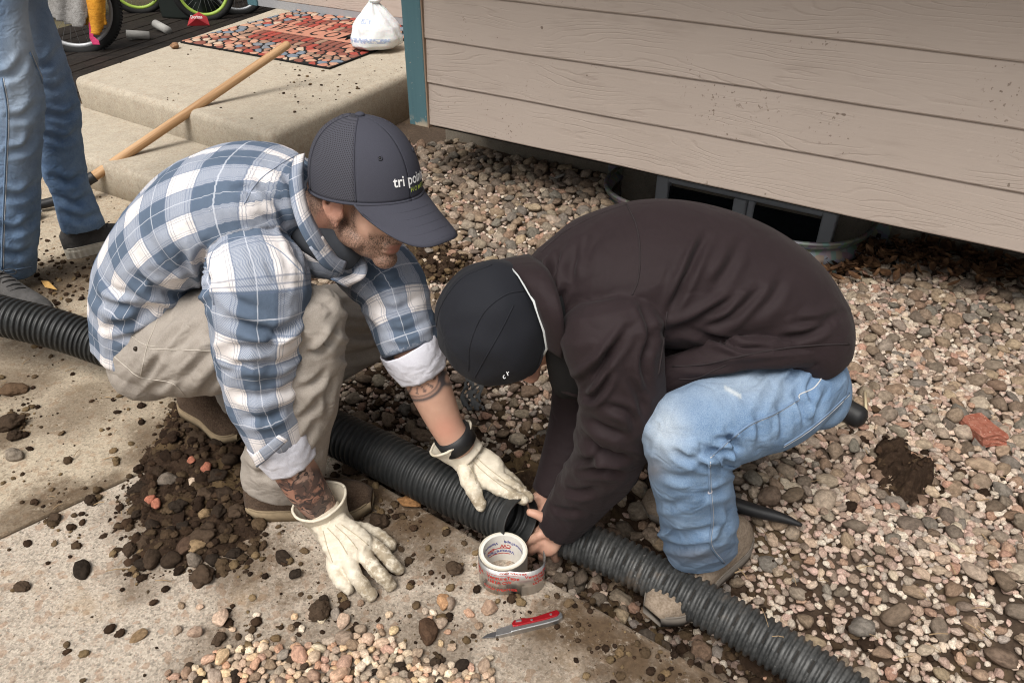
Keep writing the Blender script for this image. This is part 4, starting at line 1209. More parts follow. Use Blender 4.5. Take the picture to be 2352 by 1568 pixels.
# seams
seam('sleeve_seam', shirt, [(492, 700), (480, 610), (505, 560), (570, 545), (640, 575), (700, 632)], .0010, M_seam_s, shirt).parent = shirt
seam('yoke_seam', shirt, [(560, 470), (590, 420), (640, 380), (690, 352)], .0009, M_seam_s, shirt)
for c_ in list(man1.children):
    pass
# trousers
THIGH_N = loft([(352, 804, 1.44, 98, 1.2), (470, 786, 1.36, 122, 1.0), (600, 748, 1.30, 106, 1.0), (705, 722, 1.27, 76, 1)], seg=44, cap=(.8, .8))
SHIN_N = loft([(722, 722, 1.27, 70, 1), (717, 800, 1.27, 68, 1), (698, 900, 1.27, 78, 1), (664, 1010, 1.285, 88, .9), (646, 1105, 1.30, 88, .75)], seg=44, cap=(.9, 0))
THIGH_F = loft([(370, 790, 1.56, 100, 1), (620, 760, 1.66, 92, 1), (840, 735, 1.72, 84, 1)], seg=40, cap=(.8, .8))
SHIN_F = loft([(850, 745, 1.72, 80, 1), (700, 840, 1.68, 70, 1), (520, 912, 1.64, 58, 1)], seg=40, cap=(.9, 0))
PELV = ellipsoid(Q(366, 796, 1.48), (.10, .165, .098))
tr_l = [THIGH_N, SHIN_N, THIGH_F, SHIN_F, PELV]
def fold_tr(li, S, TH, V):
    px, py = pj(V)
    d = .0022 * ridge(S * 9, TH * 2, 21)
    w = np.exp(-(((px - 400) / 120) ** 2 + ((py - 840) / 70) ** 2)); d += w * .0075 * ridge((px + py * .9) / 42, (px - py) / 260, 22)
    w = (li == 1) * (np.exp(-((py - 810) / 70) ** 2) * .8 + .35); d += w * .0075 * ridge((py - px * .75) / 52, (px + py) / 220, 23)
    w = (li == 1) * np.exp(-((py - 1090) / 60) ** 2); d += w * .003 * ridge(S * 20, TH * 1.5, 24)
    w = (li == 2); d += w * .007 * ridge((py + px * .12) / 26, px / 190, 25)
    return d
LN_T = [([(478, 730), (430, 775), (385, 820)], .009, 9), ([(430, 738), (395, 775), (368, 806)], .008, 8), ([(500, 790), (450, 840), (405, 890)], .009, 10), ([(540, 820), (490, 870), (455, 915)], .009, 10), ([(380, 800), (350, 840), (330, 880)], .006, 8), ([(420, 850), (380, 880), (350, 890)], .006, 8), ([(470, 760), (500, 810), (510, 860)], .006, 9),
  ([(690, 808), (731, 790), (764, 756)], -.007, 7), ([(788, 740), (761, 776), (731, 806), (694, 806)], .009, 9), ([(753, 848), (724, 878), (679, 900)], .008, 9), ([(746, 900), (720, 935), (684, 968)], .008, 9), ([(727, 968), (705, 1005), (679, 1035)], .007, 9), ([(740, 1020), (700, 1060), (660, 1075)], .008, 9), ([(735, 1070), (690, 1095), (600, 1090), (560, 1070)], .008, 10), ([(770, 860), (755, 900), (752, 960)], .006, 8), ([(700, 700), (730, 690), (765, 705)], .004, 8), ([(780, 820), (840, 812), (900, 790)], .010, 9), ([(790, 760), (840, 770), (890, 760)], .008, 9), ([(785, 700), (830, 712), (870, 700)], .007, 9), ([(560, 1030), (600, 1060), (610, 1110)], .006, 9)]
trousers = garment('trousers', tr_l, .0052, 5, M_khaki, man1, fold_tr, lines=LN_T)
for pts in ([(341, 801), (410, 803), (488, 805)], [(366, 722), (352, 760), (339, 792), (323, 862)], [(262, 818), (290, 842), (323, 866), (396, 880), (433, 919)], [(300, 770), (330, 790), (358, 796)]):
    s_ = seam('stitching', trousers, pts, .0011, M_thread_k, man1)
    if s_: s_.parent = trousers; s_.matrix_parent_inverse = Matrix()
rv = onto(trousers, [(313, 801)], .001)
if len(rv): 
    o = link('rivet', mesh('rivet', *[ellipsoid(rv[0], (.005, .005, .005))[k_] for k_ in ('V', 'F')]), plain('dark_brass', (.03, .022, .015), .4, .5, .6), trousers, True)
# boots
shoe(man1, 'boot', G(575, 1168, .0), G(858, 1166, .0), .105, M_suede, M_crepe, .030, .080)
hb = Q(425, 928, 1.665); tb = G(560, 1010, .012)
shoe(man1, 'boot', hb, tb, .10, M_suede, M_crepe, .026, .085)

# cap and head
capC = Q(838, 424, 1.375)
F1 = frame3(vcam(.79, -.33, .50), vcam(.07, .87, .50))
FH = frame3(vcam(.72, -.50, .46), vcam(.25, .80, .54))
h1c = capC - F1[2] * .020 - F1[0] * .012 + _r * .013
HL = head_lofts(h1c, FH, 1.0, .014, -.014)
neck = loft([(*(Q(668, 470, 1.41)), .062, 1.0), (*(Q(725, 470, 1.385)), .056, 1), (*(h1c - FH[0] * .035 - FH[2] * .05), .052, 1), (*(h1c - FH[0] * .02), .05, 1)], lat=(0, 1, 0), world=True, seg=32)
tee = loft([(*(Q(690, 500, 1.40)), .05, 1.2), (*(Q(770, 560, 1.37)), .045, 1.3), (*(Q(805, 590, 1.37)), .03, 1.2)], lat=(0, 1, 0), world=True, seg=32)
o = link('undershirt', joinm('undershirt', [(tee['V'], tee['F'])]), M_tee, None, True); wparent(o, man1)
core = [loft([(335, 780, 1.47, 60, 1), (400, 560, 1.45, 60, 1), (560, 460, 1.42, 60, 1.2), (690, 460, 1.40, 55, 1)], seg=24, step=.03)]
ARM_R = loft([(580, 540, 1.32, 50, 1), (596, 700, 1.24, 50, 1), (600, 850, 1.235, 46, 1), (640, 1010, 1.222, 48, 1), (668, 1060, 1.222, 50, 1), (700, 1115, 1.225, 46, .9), (738, 1168, 1.235, 38, .8), (760, 1205, 1.235, 36, .7)], seg=36, step=.012, cap=(.5, .5))
ARM_L = loft([(640, 480, 1.55, 50, 1), (890, 650, 1.46, 46, 1), (950, 800, 1.375, 50, 1), (975, 858, 1.37, 51, 1), (1000, 920, 1.355, 46, 1), (1030, 985, 1.335, 38, .9), (1060, 1028, 1.325, 36, .8)], seg=36, step=.012, cap=(.5, .5))
legs_c = [loft([(345, 795, 1.46, 50, 1), (600, 748, 1.32, 46, 1), (712, 735, 1.28, 42, 1), (690, 900, 1.28, 42, 1), (640, 1130, 1.31, 34, 1)], seg=20, step=.03), loft([(370, 790, 1.54, 50, 1), (620, 760, 1.66, 46, 1), (830, 745, 1.71, 42, 1), (700, 845, 1.68, 38, 1), (500, 920, 1.64, 32, 1)], seg=20, step=.03)]
def paint1(V):
    q = to_local(V, h1c, FH, 1.0); x, y, z = q.T
    px, py = pj(V)
    hd = (np.abs(x) < .14) & (np.abs(y) < .1) & (z > -.14) & (z < .15)
    jaw = sstep(z, -.018, -.048) * sstep(x, -.03, .0) * hd
    burn = bump_(x, .034, .010) * sstep(z, .03, .01) * sstep(z, -.07, -.04) * (np.abs(y) > .045) * hd
    must = bump_(z, -.052, .010) * (x > .07) * hd
    cheekfree = sstep(np.hypot(x - .065, z + .028), .018, .036)
    beard = np.clip(jaw * cheekfree * .9 + burn + must, 0, 1) * sstep(z, -.128, -.108)
    hair = sstep(x, -.012, -.03) * sstep(z, -.06, -.03) * hd * .8
    lip = np.clip(bump_(z, -.066, .005) + bump_(z, -.077, .006), 0, 1) * sstep(x, .078, .086) * sstep(np.abs(y), .022, .012) * hd
    ear = (np.abs(y) > .072) * hd * (np.abs(x - .006) < .034)
    tat = sstep(py, 1060, 1085) * (px > 560) * (px < 790) * (py < 1230) * (py > 1040) * (px + (py - 1100) * .2 < 790)
    # round dial tattoo on the other forearm
    dx, dy = px - 958, py - 868; rr = np.hypot(dx / 1.0, dy / .85)
    armL = (px > 880) & (px < 1060) & (py > 830) & (py < 1010)
    ink = armL * (bump_(rr, 60, 5) + .8 * bump_(rr, 50, 2.5) + .9 * bump_(rr, 22, 2.5) * 0 + (rr < 44) * (rr > 24) * (np.cos(np.arctan2(dy, dx) * 12) > .55) * .8 + (rr < 22) * (np.abs(dx - dy * .3) < 4) * .9)
    ink += armL * bump_(np.hypot(px - 1028, py - 868), 14, 6) * .9
    return dict(beard=np.clip(beard + hair, 0, 1) * (1 - lip), lip=lip * .7, red=np.clip(ear * .8 + bump_(np.hypot(px - 1025, py - 985), 0, 30), 0, 1), tat=tat, ink=np.clip(ink, 0, 1))
body1 = body(man1, core + HL + [neck, ARM_R, ARM_L] + legs_c, paint1)
tube('wristband', QQ([(1036, 994, 1.338), (1046, 1008, 1.338), (1056, 1020, 1.338)]), pxlen(Q(1030, 985, 1.335), 45), M_black, None, 28).name = 'wristband'
wb_ = bpy.data.objects['wristband']; wparent(wb_, man1)

def cloth_cap():
    ax, ay, H = .117, .095, .128
    cap = empty('cap', tuple(capC)); cap.parent = man1; cap.matrix_parent_inverse = Matrix.Translation(man1.location).inverted()
    T_ = lambda p: capC + np.asarray(p) @ F1
    def cr(phi, t):
        rho = (1 - t ** 2.5) ** (1 / 2.15) if t < 1 else 0
        bx = ax * (1.0 + .02 * math.cos(phi))
        return np.array([bx * rho * math.cos(phi) - .006 * t, ay * rho * math.sin(phi), H * t - .012 * (1 - t) * (1 - math.cos(phi)) * .5])
    def panel(nm, p0, p1, mat, n, lift=0):
        V, F, U, W_ = [], [], [], []; m_ = 26
        for i in range(n + 1):
            for j in range(m_ + 1):
                ph = p0 + (p1 - p0) * i / n; t = 1 - (1 - j / m_) ** 1.5; t = min(t, .9995)
                c = cr(ph, t); V.append(T_(c)); U.append(ph * .1 * math.sqrt(max(0, 1 - t * .75))); W_.append(t * .16)
        for i in range(n):
            for j in range(m_): a = i * (m_ + 1) + j; F.append((a, a + m_ + 1, a + m_ + 2, a + 1))
        me = mesh(nm, V, F); add_attr(me, 'pu', U); add_attr(me, 'pv', W_)
        o = link(nm, me, mat, None, True); wparent(o, cap)
        so = o.modifiers.new('Solidify', 'SOLIDIFY'); so.thickness = .002; so.offset = -1
        return o
    mf = Mat('charcoal_cap_cotton', .9, .15)
    n = mf.noise(mf.pos(), 900, 2); c = mf.mix(n, (.040, .041, .054, 1), (.060, .061, .078, 1)); mf.set(color=c, normal=mf.bump(n, .3, .0008), sheen=.0)
    mm = Mat('charcoal_cap_mesh', .85, .2)
    hexv = mm.vor(mm.comb(mm.attr('pu'), mm.attr('pv'), 0), 290, rand=.05)
    hole = mm.step(hexv, .33, .18)
    c = mm.mix(hole, (.060, .060, .074, 1), (.012, .012, .015, 1)); mm.set(color=c, normal=mm.bump(hole, -.6, .0012), sheen=.0)
    mat_f, mat_m = mf.m, mm.m
    R60 = math.radians(58)
    panel('front_panel', -R60, 0, mat_f, 16); panel('front_panel', 0, R60, mat_f, 16)
    panel('mesh_panel', R60, math.radians(119), mat_m, 14); panel('mesh_panel', math.radians(119), math.pi, mat_m, 14)
    panel('mesh_panel', -math.radians(119), -R60, mat_m, 14); panel('mesh_panel', -math.pi, -math.radians(119), mat_m, 14)
    for ph in (0, R60, -R60, math.radians(119), -math.radians(119), math.pi):
        P = np.array([T_(cr(ph, t) * 1.004) for t in np.linspace(.02, .985, 24)])
        o = tube('panel_seam', P, .0012 if abs(ph) > .1 else .0008, mat_f, None, 6); wparent(o, cap)
    P = np.array([T_(cr(ph, .0) * np.array([1.006, 1.006, 1])) for ph in np.linspace(0, 2 * math.pi, 72)])
    o = tube('sweatband', P, .0028, mat_f, None, 8); wparent(o, cap)
    e = ellipsoid((-.006, 0, H + .001), (.009, .009, .005), (capC, F1)); o = link('button', mesh('button', e['V'], e['F']), mat_f, None, True); wparent(o, cap)
    for ph, t in ((-math.radians(30), .60), (math.radians(30), .60)):
        c0 = cr(ph, t); nrm = np.array([c0[0] / ax ** 2, c0[1] / ay ** 2, c0[2] / H ** 2 * .8]); nrm /= np.linalg.norm(nrm)
        a = np.cross(nrm, [0, 0, 1]); a /= np.linalg.norm(a); b = np.cross(nrm, a)
        P = np.array([T_(c0 + nrm * .0012 + .0034 * (math.cos(q) * a + math.sin(q) * b)) for q in np.linspace(0, 2 * math.pi, 20)])
        o = tube('eyelet', P, .0012, mat_f, None, 6); wparent(o, cap)
        d_ = ellipsoid(c0, (.0025, .0025, .0025), (capC, F1)); o = link('eyelet_hole', mesh('eyelet_hole', d_['V'], d_['F']), M_black, None, True); wparent(o, cap)
    # bill
    V, F = [], []; nu, nv = 36, 12
    for i in range(nu + 1):
        ph = math.radians(-60 + 120 * i / nu); b0 = cr(ph, 0.0)
        for j in range(nv + 1):
            t = j / nv; s = math.sin(ph) / math.sin(math.radians(60))
            ext = .088 * (1 - abs(s) ** 4.5) + .004
            x = b0[0] * .985 + ext * t; y = b0[1] * (1 + .03 * t)
            ek = (ext - .004) / .088; z = b0[2] - .064 * t * ek - 3.6 * (y ** 2) * min(1, t * 1.5) * ek ** .5 + .010 * math.sin(math.pi * t * .5) * ek
            V.append(T_((x, y, z)))
    for i in range(nu):
        for j in range(nv): a = i * (nv + 1) + j; F.append((a, a + nv + 1, a + nv + 2, a + 1))
    o = link('bill', mesh('bill', V, F), mat_f, None, True); wparent(o, cap)
    so = o.modifiers.new('Solidify', 'SOLIDIFY'); so.thickness = .0035; so.offset = 0
    for kk in range(5):
        P = np.array([V[i * (nv + 1) + 3 + kk * 2] for i in range(3, nu - 2)]) + F1[2] * .002
        o2 = tube('bill_stitching', P, .0005, mat_f, None, 5); wparent(o2, cap)
    # lettering
    mw = plain('white_embroidery', (.80, .80, .80), .8, var=.05); mg = plain('lime_embroidery', (.50, .62, .10), .8, var=.05)
    def on_crown(x, y):
        ph = (x + .012) / .104; z = .036 + y
        t = max(0, min(.98, z / H)); c0 = cr(ph, t); nrm = np.array([c0[0] / ax ** 2, c0[1] / ay ** 2, c0[2] / H ** 2 * .5]); nrm /= np.linalg.norm(nrm)
        return T_(c0 + nrm * .0014)
    lettering('lettering', 'tri pointe', .026, on_crown, mw, cap, bold=.0004, extrude=.0)
    lettering('lettering', 'HOMES', .0115, lambda x, y: on_crown(x + .012, y - .018), mg, cap, bold=.0001, spacing=1.5)
    return cap
cloth_cap()

# gloves
def glove(person, lofts, cuff_rings, dirtfn, nm='glove', lab=None):
    me, V = remesh(lofts, .0030, 3, .4)
    N = normals(me); px, py = pj(V)
    d = .0018 * ridge(px / 14 + py / 40, py / 22, 31) + .0010 * ridge(py / 9, px / 16, 32)
    V = V + N * d[:, None]; set_co(me, V)
    add_attr(me, 'dirty', np.clip(dirtfn(*pj(V)), 0, 1))
    me.materials.clear(); me.materials.append(M_glove)
    o = link(nm, me, None, None, True); wparent(o, person)
    l = loft(cuff_rings, seg=40, cap=(0, 0), step=.004)
    n = 40; Vc = l['V']; c = Vc.reshape(-1, n, 3).mean(1).repeat(n, 0)
    k_ = np.clip(l['s'] / l['len'], 0, 1)
    Vc = Vc + (Vc - c) / np.linalg.norm(Vc - c, axis=1)[:, None] * (.0028 * ridge(l['th'] * 1.6, l['s'] * 9, 33))[:, None]
    F = [f for f in l['F'] if len(f) == 4]
    me = mesh('gauntlet', Vc, F); add_attr(me, 'dirty', np.full(len(Vc), .15))
    c_ = link('gauntlet', me, M_glove, None, True); so = c_.modifiers.new('Solidify', 'SOLIDIFY'); so.thickness = .003; so.offset = 0
    c_.parent = o
    R_ = Vc.reshape(-1, n, 3)[0]; R_ = np.vstack([R_, R_[:1]])
    t_ = tube('binding', R_, .0032, M_glove, None, 8); t_.parent = o
    add_attr(t_.data, 'dirty', np.full(len(t_.data.vertices), .2))
    return o
g = G
FR = .0172
glR = glove(man1, hand_lofts(
    [(Q(744, 1178, 1.232), .040), (g(764, 1208, .082), .038), (g(784, 1234, .068), .046), (g(806, 1260, .056), .050), (g(814, 1272, .050), .045)], (0, -.35, .94),
    [([g(776, 1246, .05), g(766, 1288, .036), g(778, 1328, .026), g(800, 1352, .012)], [.0165, .0155, .0145, .0125]),
     ([g(800, 1256, .056), g(806, 1300, .044), g(828, 1338, .034), g(852, 1366, .013)], [.0175, .0162, .0152, .013]),
     ([g(822, 1250, .056), g(848, 1288, .046), g(874, 1320, .036), g(896, 1342, .013)], [.0175, .0162, .0150, .013]),
     ([g(836, 1236, .052), g(872, 1262, .044), g(896, 1288, .034), g(916, 1308, .012)], [.0165, .0155, .0142, .0122]),
     ([g(795, 1212, .052), g(838, 1218, .036), g(872, 1232, .026), g(898, 1252, .014)], [.018, .0172, .0155, .0135])], .05, .022),
    [(734, 1150, 1.225, 62, .85), (744, 1170, 1.228, 52, .85), (758, 1196, 1.232, 43, .85), (770, 1214, 1.236, 44, .8)],
    lambda px, py: sstep(px + py * .35, 1262, 1320) * .9 + .28)
# black and yellow woven tag on the cuff
ta = onto(glR, [(737, 1222), (745, 1254)], .0)
P0 = g(736, 1223, .082); P1 = g(743, 1256, .066); xd = P1 - P0; yd = np.array([.0125, -.004, .006])
tg = mesh('maker_tag', [P0, P1, P1 + yd, P0 + yd], [(0, 1, 2, 3)])
tgo = link('maker_tag', tg, plain('black_woven_tag', (.01, .01, .01), .8), None); tgo.parent = glR
so = tgo.modifiers.new('Solidify', 'SOLIDIFY'); so.thickness = .0015
xl = xd / np.linalg.norm(xd); yl = yd - xl * (yd @ xl); yl /= np.linalg.norm(yl); nl = np.cross(xl, yl); nl *= -np.sign(nl @ ((P0 + P1) / 2 - _C))
tl = lettering('lettering', 'FIRM GRIP', .0085, lambda x, y: (P0 + P1 + yd) / 2 + xl * x * .8 + yl * y * -1 * (1 if np.cross(xl, yl) @ nl > 0 else 1) + nl * .0018, plain('yellow_print', (.75, .62, .02), .8), None)
tl.parent = glR
glL = glove(man1, hand_lofts(
    [(Q(1046, 1020, 1.345), .038), (Q(1072, 1046, 1.338), .036), (Q(1098, 1066, 1.328), .042), (Q(1122, 1086, 1.306), .043), (Q(1132, 1094, 1.300), .038)], (-.2, -.45, .87),
    [([Q(1100, 1084, 1.318), Q(1132, 1113, 1.274), Q(1170, 1133, 1.250), Q(1203, 1147, 1.238)], [.0165, .0158, .0142, .0112]),
     ([Q(1116, 1068, 1.328), Q(1150, 1098, 1.292), Q(1186, 1124, 1.270), Q(1214, 1142, 1.248)], [.0165, .016, .0145, .0115]),
     ([Q(1120, 1056, 1.338), Q(1150, 1082, 1.315), Q(1180, 1108, 1.300), Q(1202, 1130, 1.285)], [.0160, .0152, .014, .0115]),
     ([Q(1118, 1048, 1.348), Q(1144, 1072, 1.330), Q(1166, 1094, 1.318), Q(1184, 1112, 1.31)], [.0150, .0145, .013, .011]),
     ([Q(1066, 1056, 1.328), Q(1074, 1098, 1.282), Q(1090, 1130, 1.252), Q(1104, 1160, 1.226)], [.0195, .0185, .0165, .0135])], .04, .022),
    [(1036, 1006, 1.345, 56, .85), (1048, 1020, 1.343, 47, .85), (1066, 1038, 1.338, 40, .85), (1078, 1050, 1.334, 41, .8)],
    lambda px, py: np.clip(sstep(px, 1150, 1200) + sstep(py, 1115, 1155), 0, 1) * .9 + .22)

M_gseam = plain('glove_seam', (.42, .36, .26), .8)
for gl_, sets in ((glR, ([(752, 1212), (778, 1240), (798, 1272)], [(770, 1206), (802, 1236), (822, 1262)], [(784, 1204), (820, 1230), (846, 1252)], [(742, 1218), (752, 1256), (764, 1290)])), (glL, ([(1080, 1052), (1112, 1084), (1150, 1114), (1186, 1136)], [(1066, 1052), (1082, 1078), (1094, 1110)], [(1096, 1052), (1126, 1078), (1160, 1104)]))):
    for pts in sets:
        P_ = onto(gl_, catmull(np.array(pts, float), 24), .0002)
        if len(P_) > 5: tube('seam', P_, .0011, M_gseam, None, 6).parent = gl_
# ------------------------------------------------------------------ man in the brown jacket
man2 = empty('person', tuple(G(1600, 1270, -.06)))
tag(man2, 'man in brown jacket and black beanie bending over the pipe joint', 'person')
TORSO2 = loft([(1872, 800, 1.25, 82, 1.7), (1840, 745, 1.26, 111, 1.5), (1770, 690, 1.28, 138, 1.35), (1640, 642, 1.30, 160, 1.3), (1490, 622, 1.30, 166, 1.35), (1370, 640, 1.28, 148, 1.4), (1290, 665, 1.26, 108, 1.3), (1240, 690, 1.24, 82, 1.1)], lat=(0, 1, 0), seg=64, cap=(.2, .3))
SLV_N = loft([(1400, 755, 1.14, 118, .9), (1420, 850, 1.115, 104, .9), (1428, 940, 1.12, 92, .95), (1394, 1052, 1.165, 78, 1), (1335, 1140, 1.205, 62, 1), (1284, 1206, 1.232, 50, 1)], seg=44, cap=(.7, 0))
SLV_F = loft([(1340, 690, 1.44, 90, 1), (1345, 850, 1.42, 78, 1), (1330, 960, 1.39, 66, 1), (1290, 1080, 1.33, 54, 1), (1262, 1138, 1.30, 44, 1)], seg=40, cap=(.7, 0))
FRONT2 = loft([(1640, 810, 1.22, 60, 1.4), (1500, 830, 1.24, 70, 1.4), (1380, 840, 1.26, 62, 1.4), (1300, 860, 1.24, 46, 1.2)], lat=(0, 1, 0), seg=40, cap=(.7, .7))
HEM2 = loft([(1480, 880, 1.17, 48, .8), (1580, 846, 1.14, 38, .7), (1700, 812, 1.12, 34, .7), (1830, 815, 1.13, 30, .7), (1920, 815, 1.18, 30, .9)], seg=32, cap=(.8, .8))
jk = [TORSO2, SLV_N, SLV_F, FRONT2, HEM2]
def fold_j(li, S, TH, V):
    px, py = pj(V)
    d = .0022 * ridge(S * 6, TH * 1.6, 41)
    w = (li == 0) * np.exp(-(((px - 1640) / 170) ** 2 + ((py - 720) / 110) ** 2)); d += w * .0085 * ridge((py + (px - 1500) * .42) / 62, px / 420, 42)
    w = (li == 0) * np.exp(-(((px - 1320) / 70) ** 2 + ((py - 640) / 110) ** 2)); d += w * .009 * ridge((px + py * .25) / 44, py / 170, 43)
    w = (li == 1) * np.exp(-(((py - 1000) / 95) ** 2)); d += w * .0095 * ridge((py - (px - 1400) * .55) / 52, px / 150, 44)
    w = (li == 1) * np.exp(-(((px - 1340) / 60) ** 2 + ((py - 880) / 70) ** 2)); d += w * .009 * ridge((px - py * .35) / 36, py / 120, 45)
    w = (li == 1) * np.exp(-((py - 1120) / 70) ** 2); d += w * .005 * ridge(S * 16, TH, 46)
    w = (li == 4) + (li == 3) * .7; d += w * .0055 * ridge((py + px * .1) / 24, px / 200, 47)
    return d
LN_J = [([(1622, 545), (1603, 578), (1582, 626), (1558, 677), (1538, 716)], .011, 11), ([(1690, 686), (1640, 715), (1588, 742), (1525, 764)], .012, 12), ([(1745, 668), (1700, 710), (1660, 738), (1558, 766)], .011, 12), ([(1910, 745), (1860, 766), (1798, 778)], .010, 10), ([(1573, 758), (1663, 782), (1708, 800), (1760, 800)], .010, 9), ([(1700, 560), (1670, 620), (1640, 660)], .006, 14), ([(1800, 640), (1770, 690), (1720, 730)], .006, 14), ([(1930, 720), (1880, 740), (1830, 742)], .007, 11),
  ([(1280, 590), (1266, 634), (1272, 680)], .013, 9), ([(1300, 660), (1288, 690), (1280, 720)], .009, 8), ([(1224, 583), (1246, 631), (1260, 690), (1266, 740)], .010, 9), ([(1330, 560), (1312, 610), (1312, 650)], .007, 11), ([(1400, 520), (1360, 560), (1340, 600)], .005, 13), ([(1470, 690), (1490, 740), (1500, 800)], .006, 11),
  ([(1445, 755), (1401, 815), (1352, 864), (1320, 880)], .013, 12), ([(1400, 800), (1384, 845), (1350, 886), (1326, 896)], .008, 9), ([(1340, 906), (1363, 912), (1390, 880), (1400, 850)], .010, 9), ([(1338, 1000), (1363, 1023), (1396, 1042), (1450, 1054)], .013, 10), ([(1390, 930), (1444, 949), (1462, 985)], .010, 10), ([(1336, 1082), (1384, 1078), (1430, 1088)], .009, 9), ([(1296, 1124), (1330, 1130), (1372, 1122)], .008, 9), ([(1440, 860), (1470, 910), (1476, 960)], .007, 11), ([(1350, 960), (1390, 985), (1440, 1000)], .008, 10), ([(1310, 1060), (1350, 1055), (1400, 1030)], .007, 9), ([(1500, 760), (1480, 830), (1490, 900)], .008, 11), ([(1270, 1165), (1300, 1172), (1340, 1176)], .006, 8)]
LN_J = [(a_, b_ * 1.2, c_ * .88) for a_, b_, c_ in LN_J]
jacket = garment('jacket', jk, .0045, 5, M_jacket, man2, fold_j, lines=LN_J)
def jseam(pts, r=.0016, nm='seam'):
    s_ = seam(nm, jacket, pts, r, M_thread_d, man2)
    if s_: s_.parent = jacket; s_.matrix_parent_inverse = Matrix()
jseam([(1272, 782), (1300, 730), (1360, 690), (1410, 676), (1470, 684), (1532, 716)], .0022)
jseam([(1440, 470), (1462, 520), (1470, 580), (1466, 640), (1452, 678)])
jseam([(1440, 470), (1380, 490), (1300, 530), (1240, 580)])
jseam([(1532, 716), (1524, 780), (1512, 860)])
jseam([(1545, 842), (1620, 836), (1700, 818), (1800, 800), (1880, 792), (1950, 790)])
jseam([(1560, 870), (1600, 868), (1640, 850), (1668, 838)], .0012, 'pocket_zip')
# stand-up collar and the hanging open front
def ring_patch(nm, top, bot, mat, parent, thick, n=30, m=7, bulge=.004):
    o = patch(nm, QQ(top), QQ(bot), mat, parent, n, m, bulge, thick); return o
col_ = ring_patch('collar', [(1150, 597, 1.30), (1188, 628, 1.20), (1226, 690, 1.15), (1250, 760, 1.14), (1256, 800, 1.16)], [(1215, 585, 1.32), (1258, 620, 1.20), (1286, 690, 1.135), (1296, 760, 1.12), (1290, 822, 1.14)], M_jacket, man2, .004, bulge=.010)
ring_patch('collar_lining', [(1150, 600, 1.32), (1182, 640, 1.225), (1214, 700, 1.18), (1236, 765, 1.17), (1246, 800, 1.18)], [(1220, 590, 1.33), (1270, 640, 1.23), (1296, 700, 1.17), (1300, 770, 1.16), (1290, 825, 1.17)], M_lining, man2, .003)
o = tube('collar_piping', QQ([(1172, 612, 1.235), (1192, 634, 1.193), (1226, 692, 1.146), (1249, 760, 1.136), (1256, 800, 1.152), (1248, 816, 1.165)]), .0024, plain('pale_grey_piping', (.50, .52, .52), .7), None, 8); wparent(o, man2)
ring_patch('open_front', [(1254, 790, 1.17), (1258, 840, 1.20), (1278, 905, 1.23), (1330, 915, 1.25)], [(1310, 800, 1.15), (1330, 850, 1.16), (1350, 890, 1.18), (1380, 905, 1.20)], M_lining, man2, .005, bulge=.012)
# jeans
T_N = loft([(1856, 878, 1.22, 86, 1.25), (1760, 930, 1.15, 106, 1.05), (1640, 965, 1.08, 100, 1), (1556, 985, 1.045, 84, 1)], seg=48, cap=(.7, .75))
S_N = loft([(1562, 995, 1.045, 88, 1), (1585, 1085, 1.07, 90, 1), (1600, 1180, 1.12, 85, 1), (1604, 1256, 1.17, 80, .8)], seg=48, cap=(.9, 0))
T_F = loft([(1850, 850, 1.40, 85, 1), (1700, 890, 1.44, 84, 1), (1570, 950, 1.46, 76, 1)], seg=36, cap=(.7, .8))
S_F = loft([(1570, 955, 1.46, 74, 1), (1575, 1060, 1.45, 66, 1), (1590, 1140, 1.44, 60, 1)], seg=36, cap=(.9, 0))
PELV2 = ellipsoid(Q(1852, 866, 1.30), (.078, .14, .08))
jl = [T_N, S_N, T_F, S_F, PELV2]
def fold_d(li, S, TH, V):
    px, py = pj(V)
    d = .002 * ridge(S * 10, TH * 2, 51)
    w = np.exp(-(((px - 1690) / 60) ** 2 + ((py - 1035) / 45) ** 2)) * ((li == 0) | (li == 1)); d += w * .010 * ridge((py - px * .35) / 34, px / 100, 52)
    w = (li == 0) * np.exp(-(((px - 1800) / 110) ** 2 + ((py - 930) / 90) ** 2)); d += w * .006 * ridge((px + py * .5) / 46, py / 200, 53)
    w = (li == 1) * (.4 + .8 * np.exp(-((py - 1240) / 50) ** 2)); d += w * .0062 * ridge((py + (px - 1600) * .35) / 34, px / 120, 54)
    w = (li == 1) * np.exp(-((py - 1060) / 40) ** 2); d += w * .006 * ridge((py - px * .1) / 22, px / 90, 55)
    return d
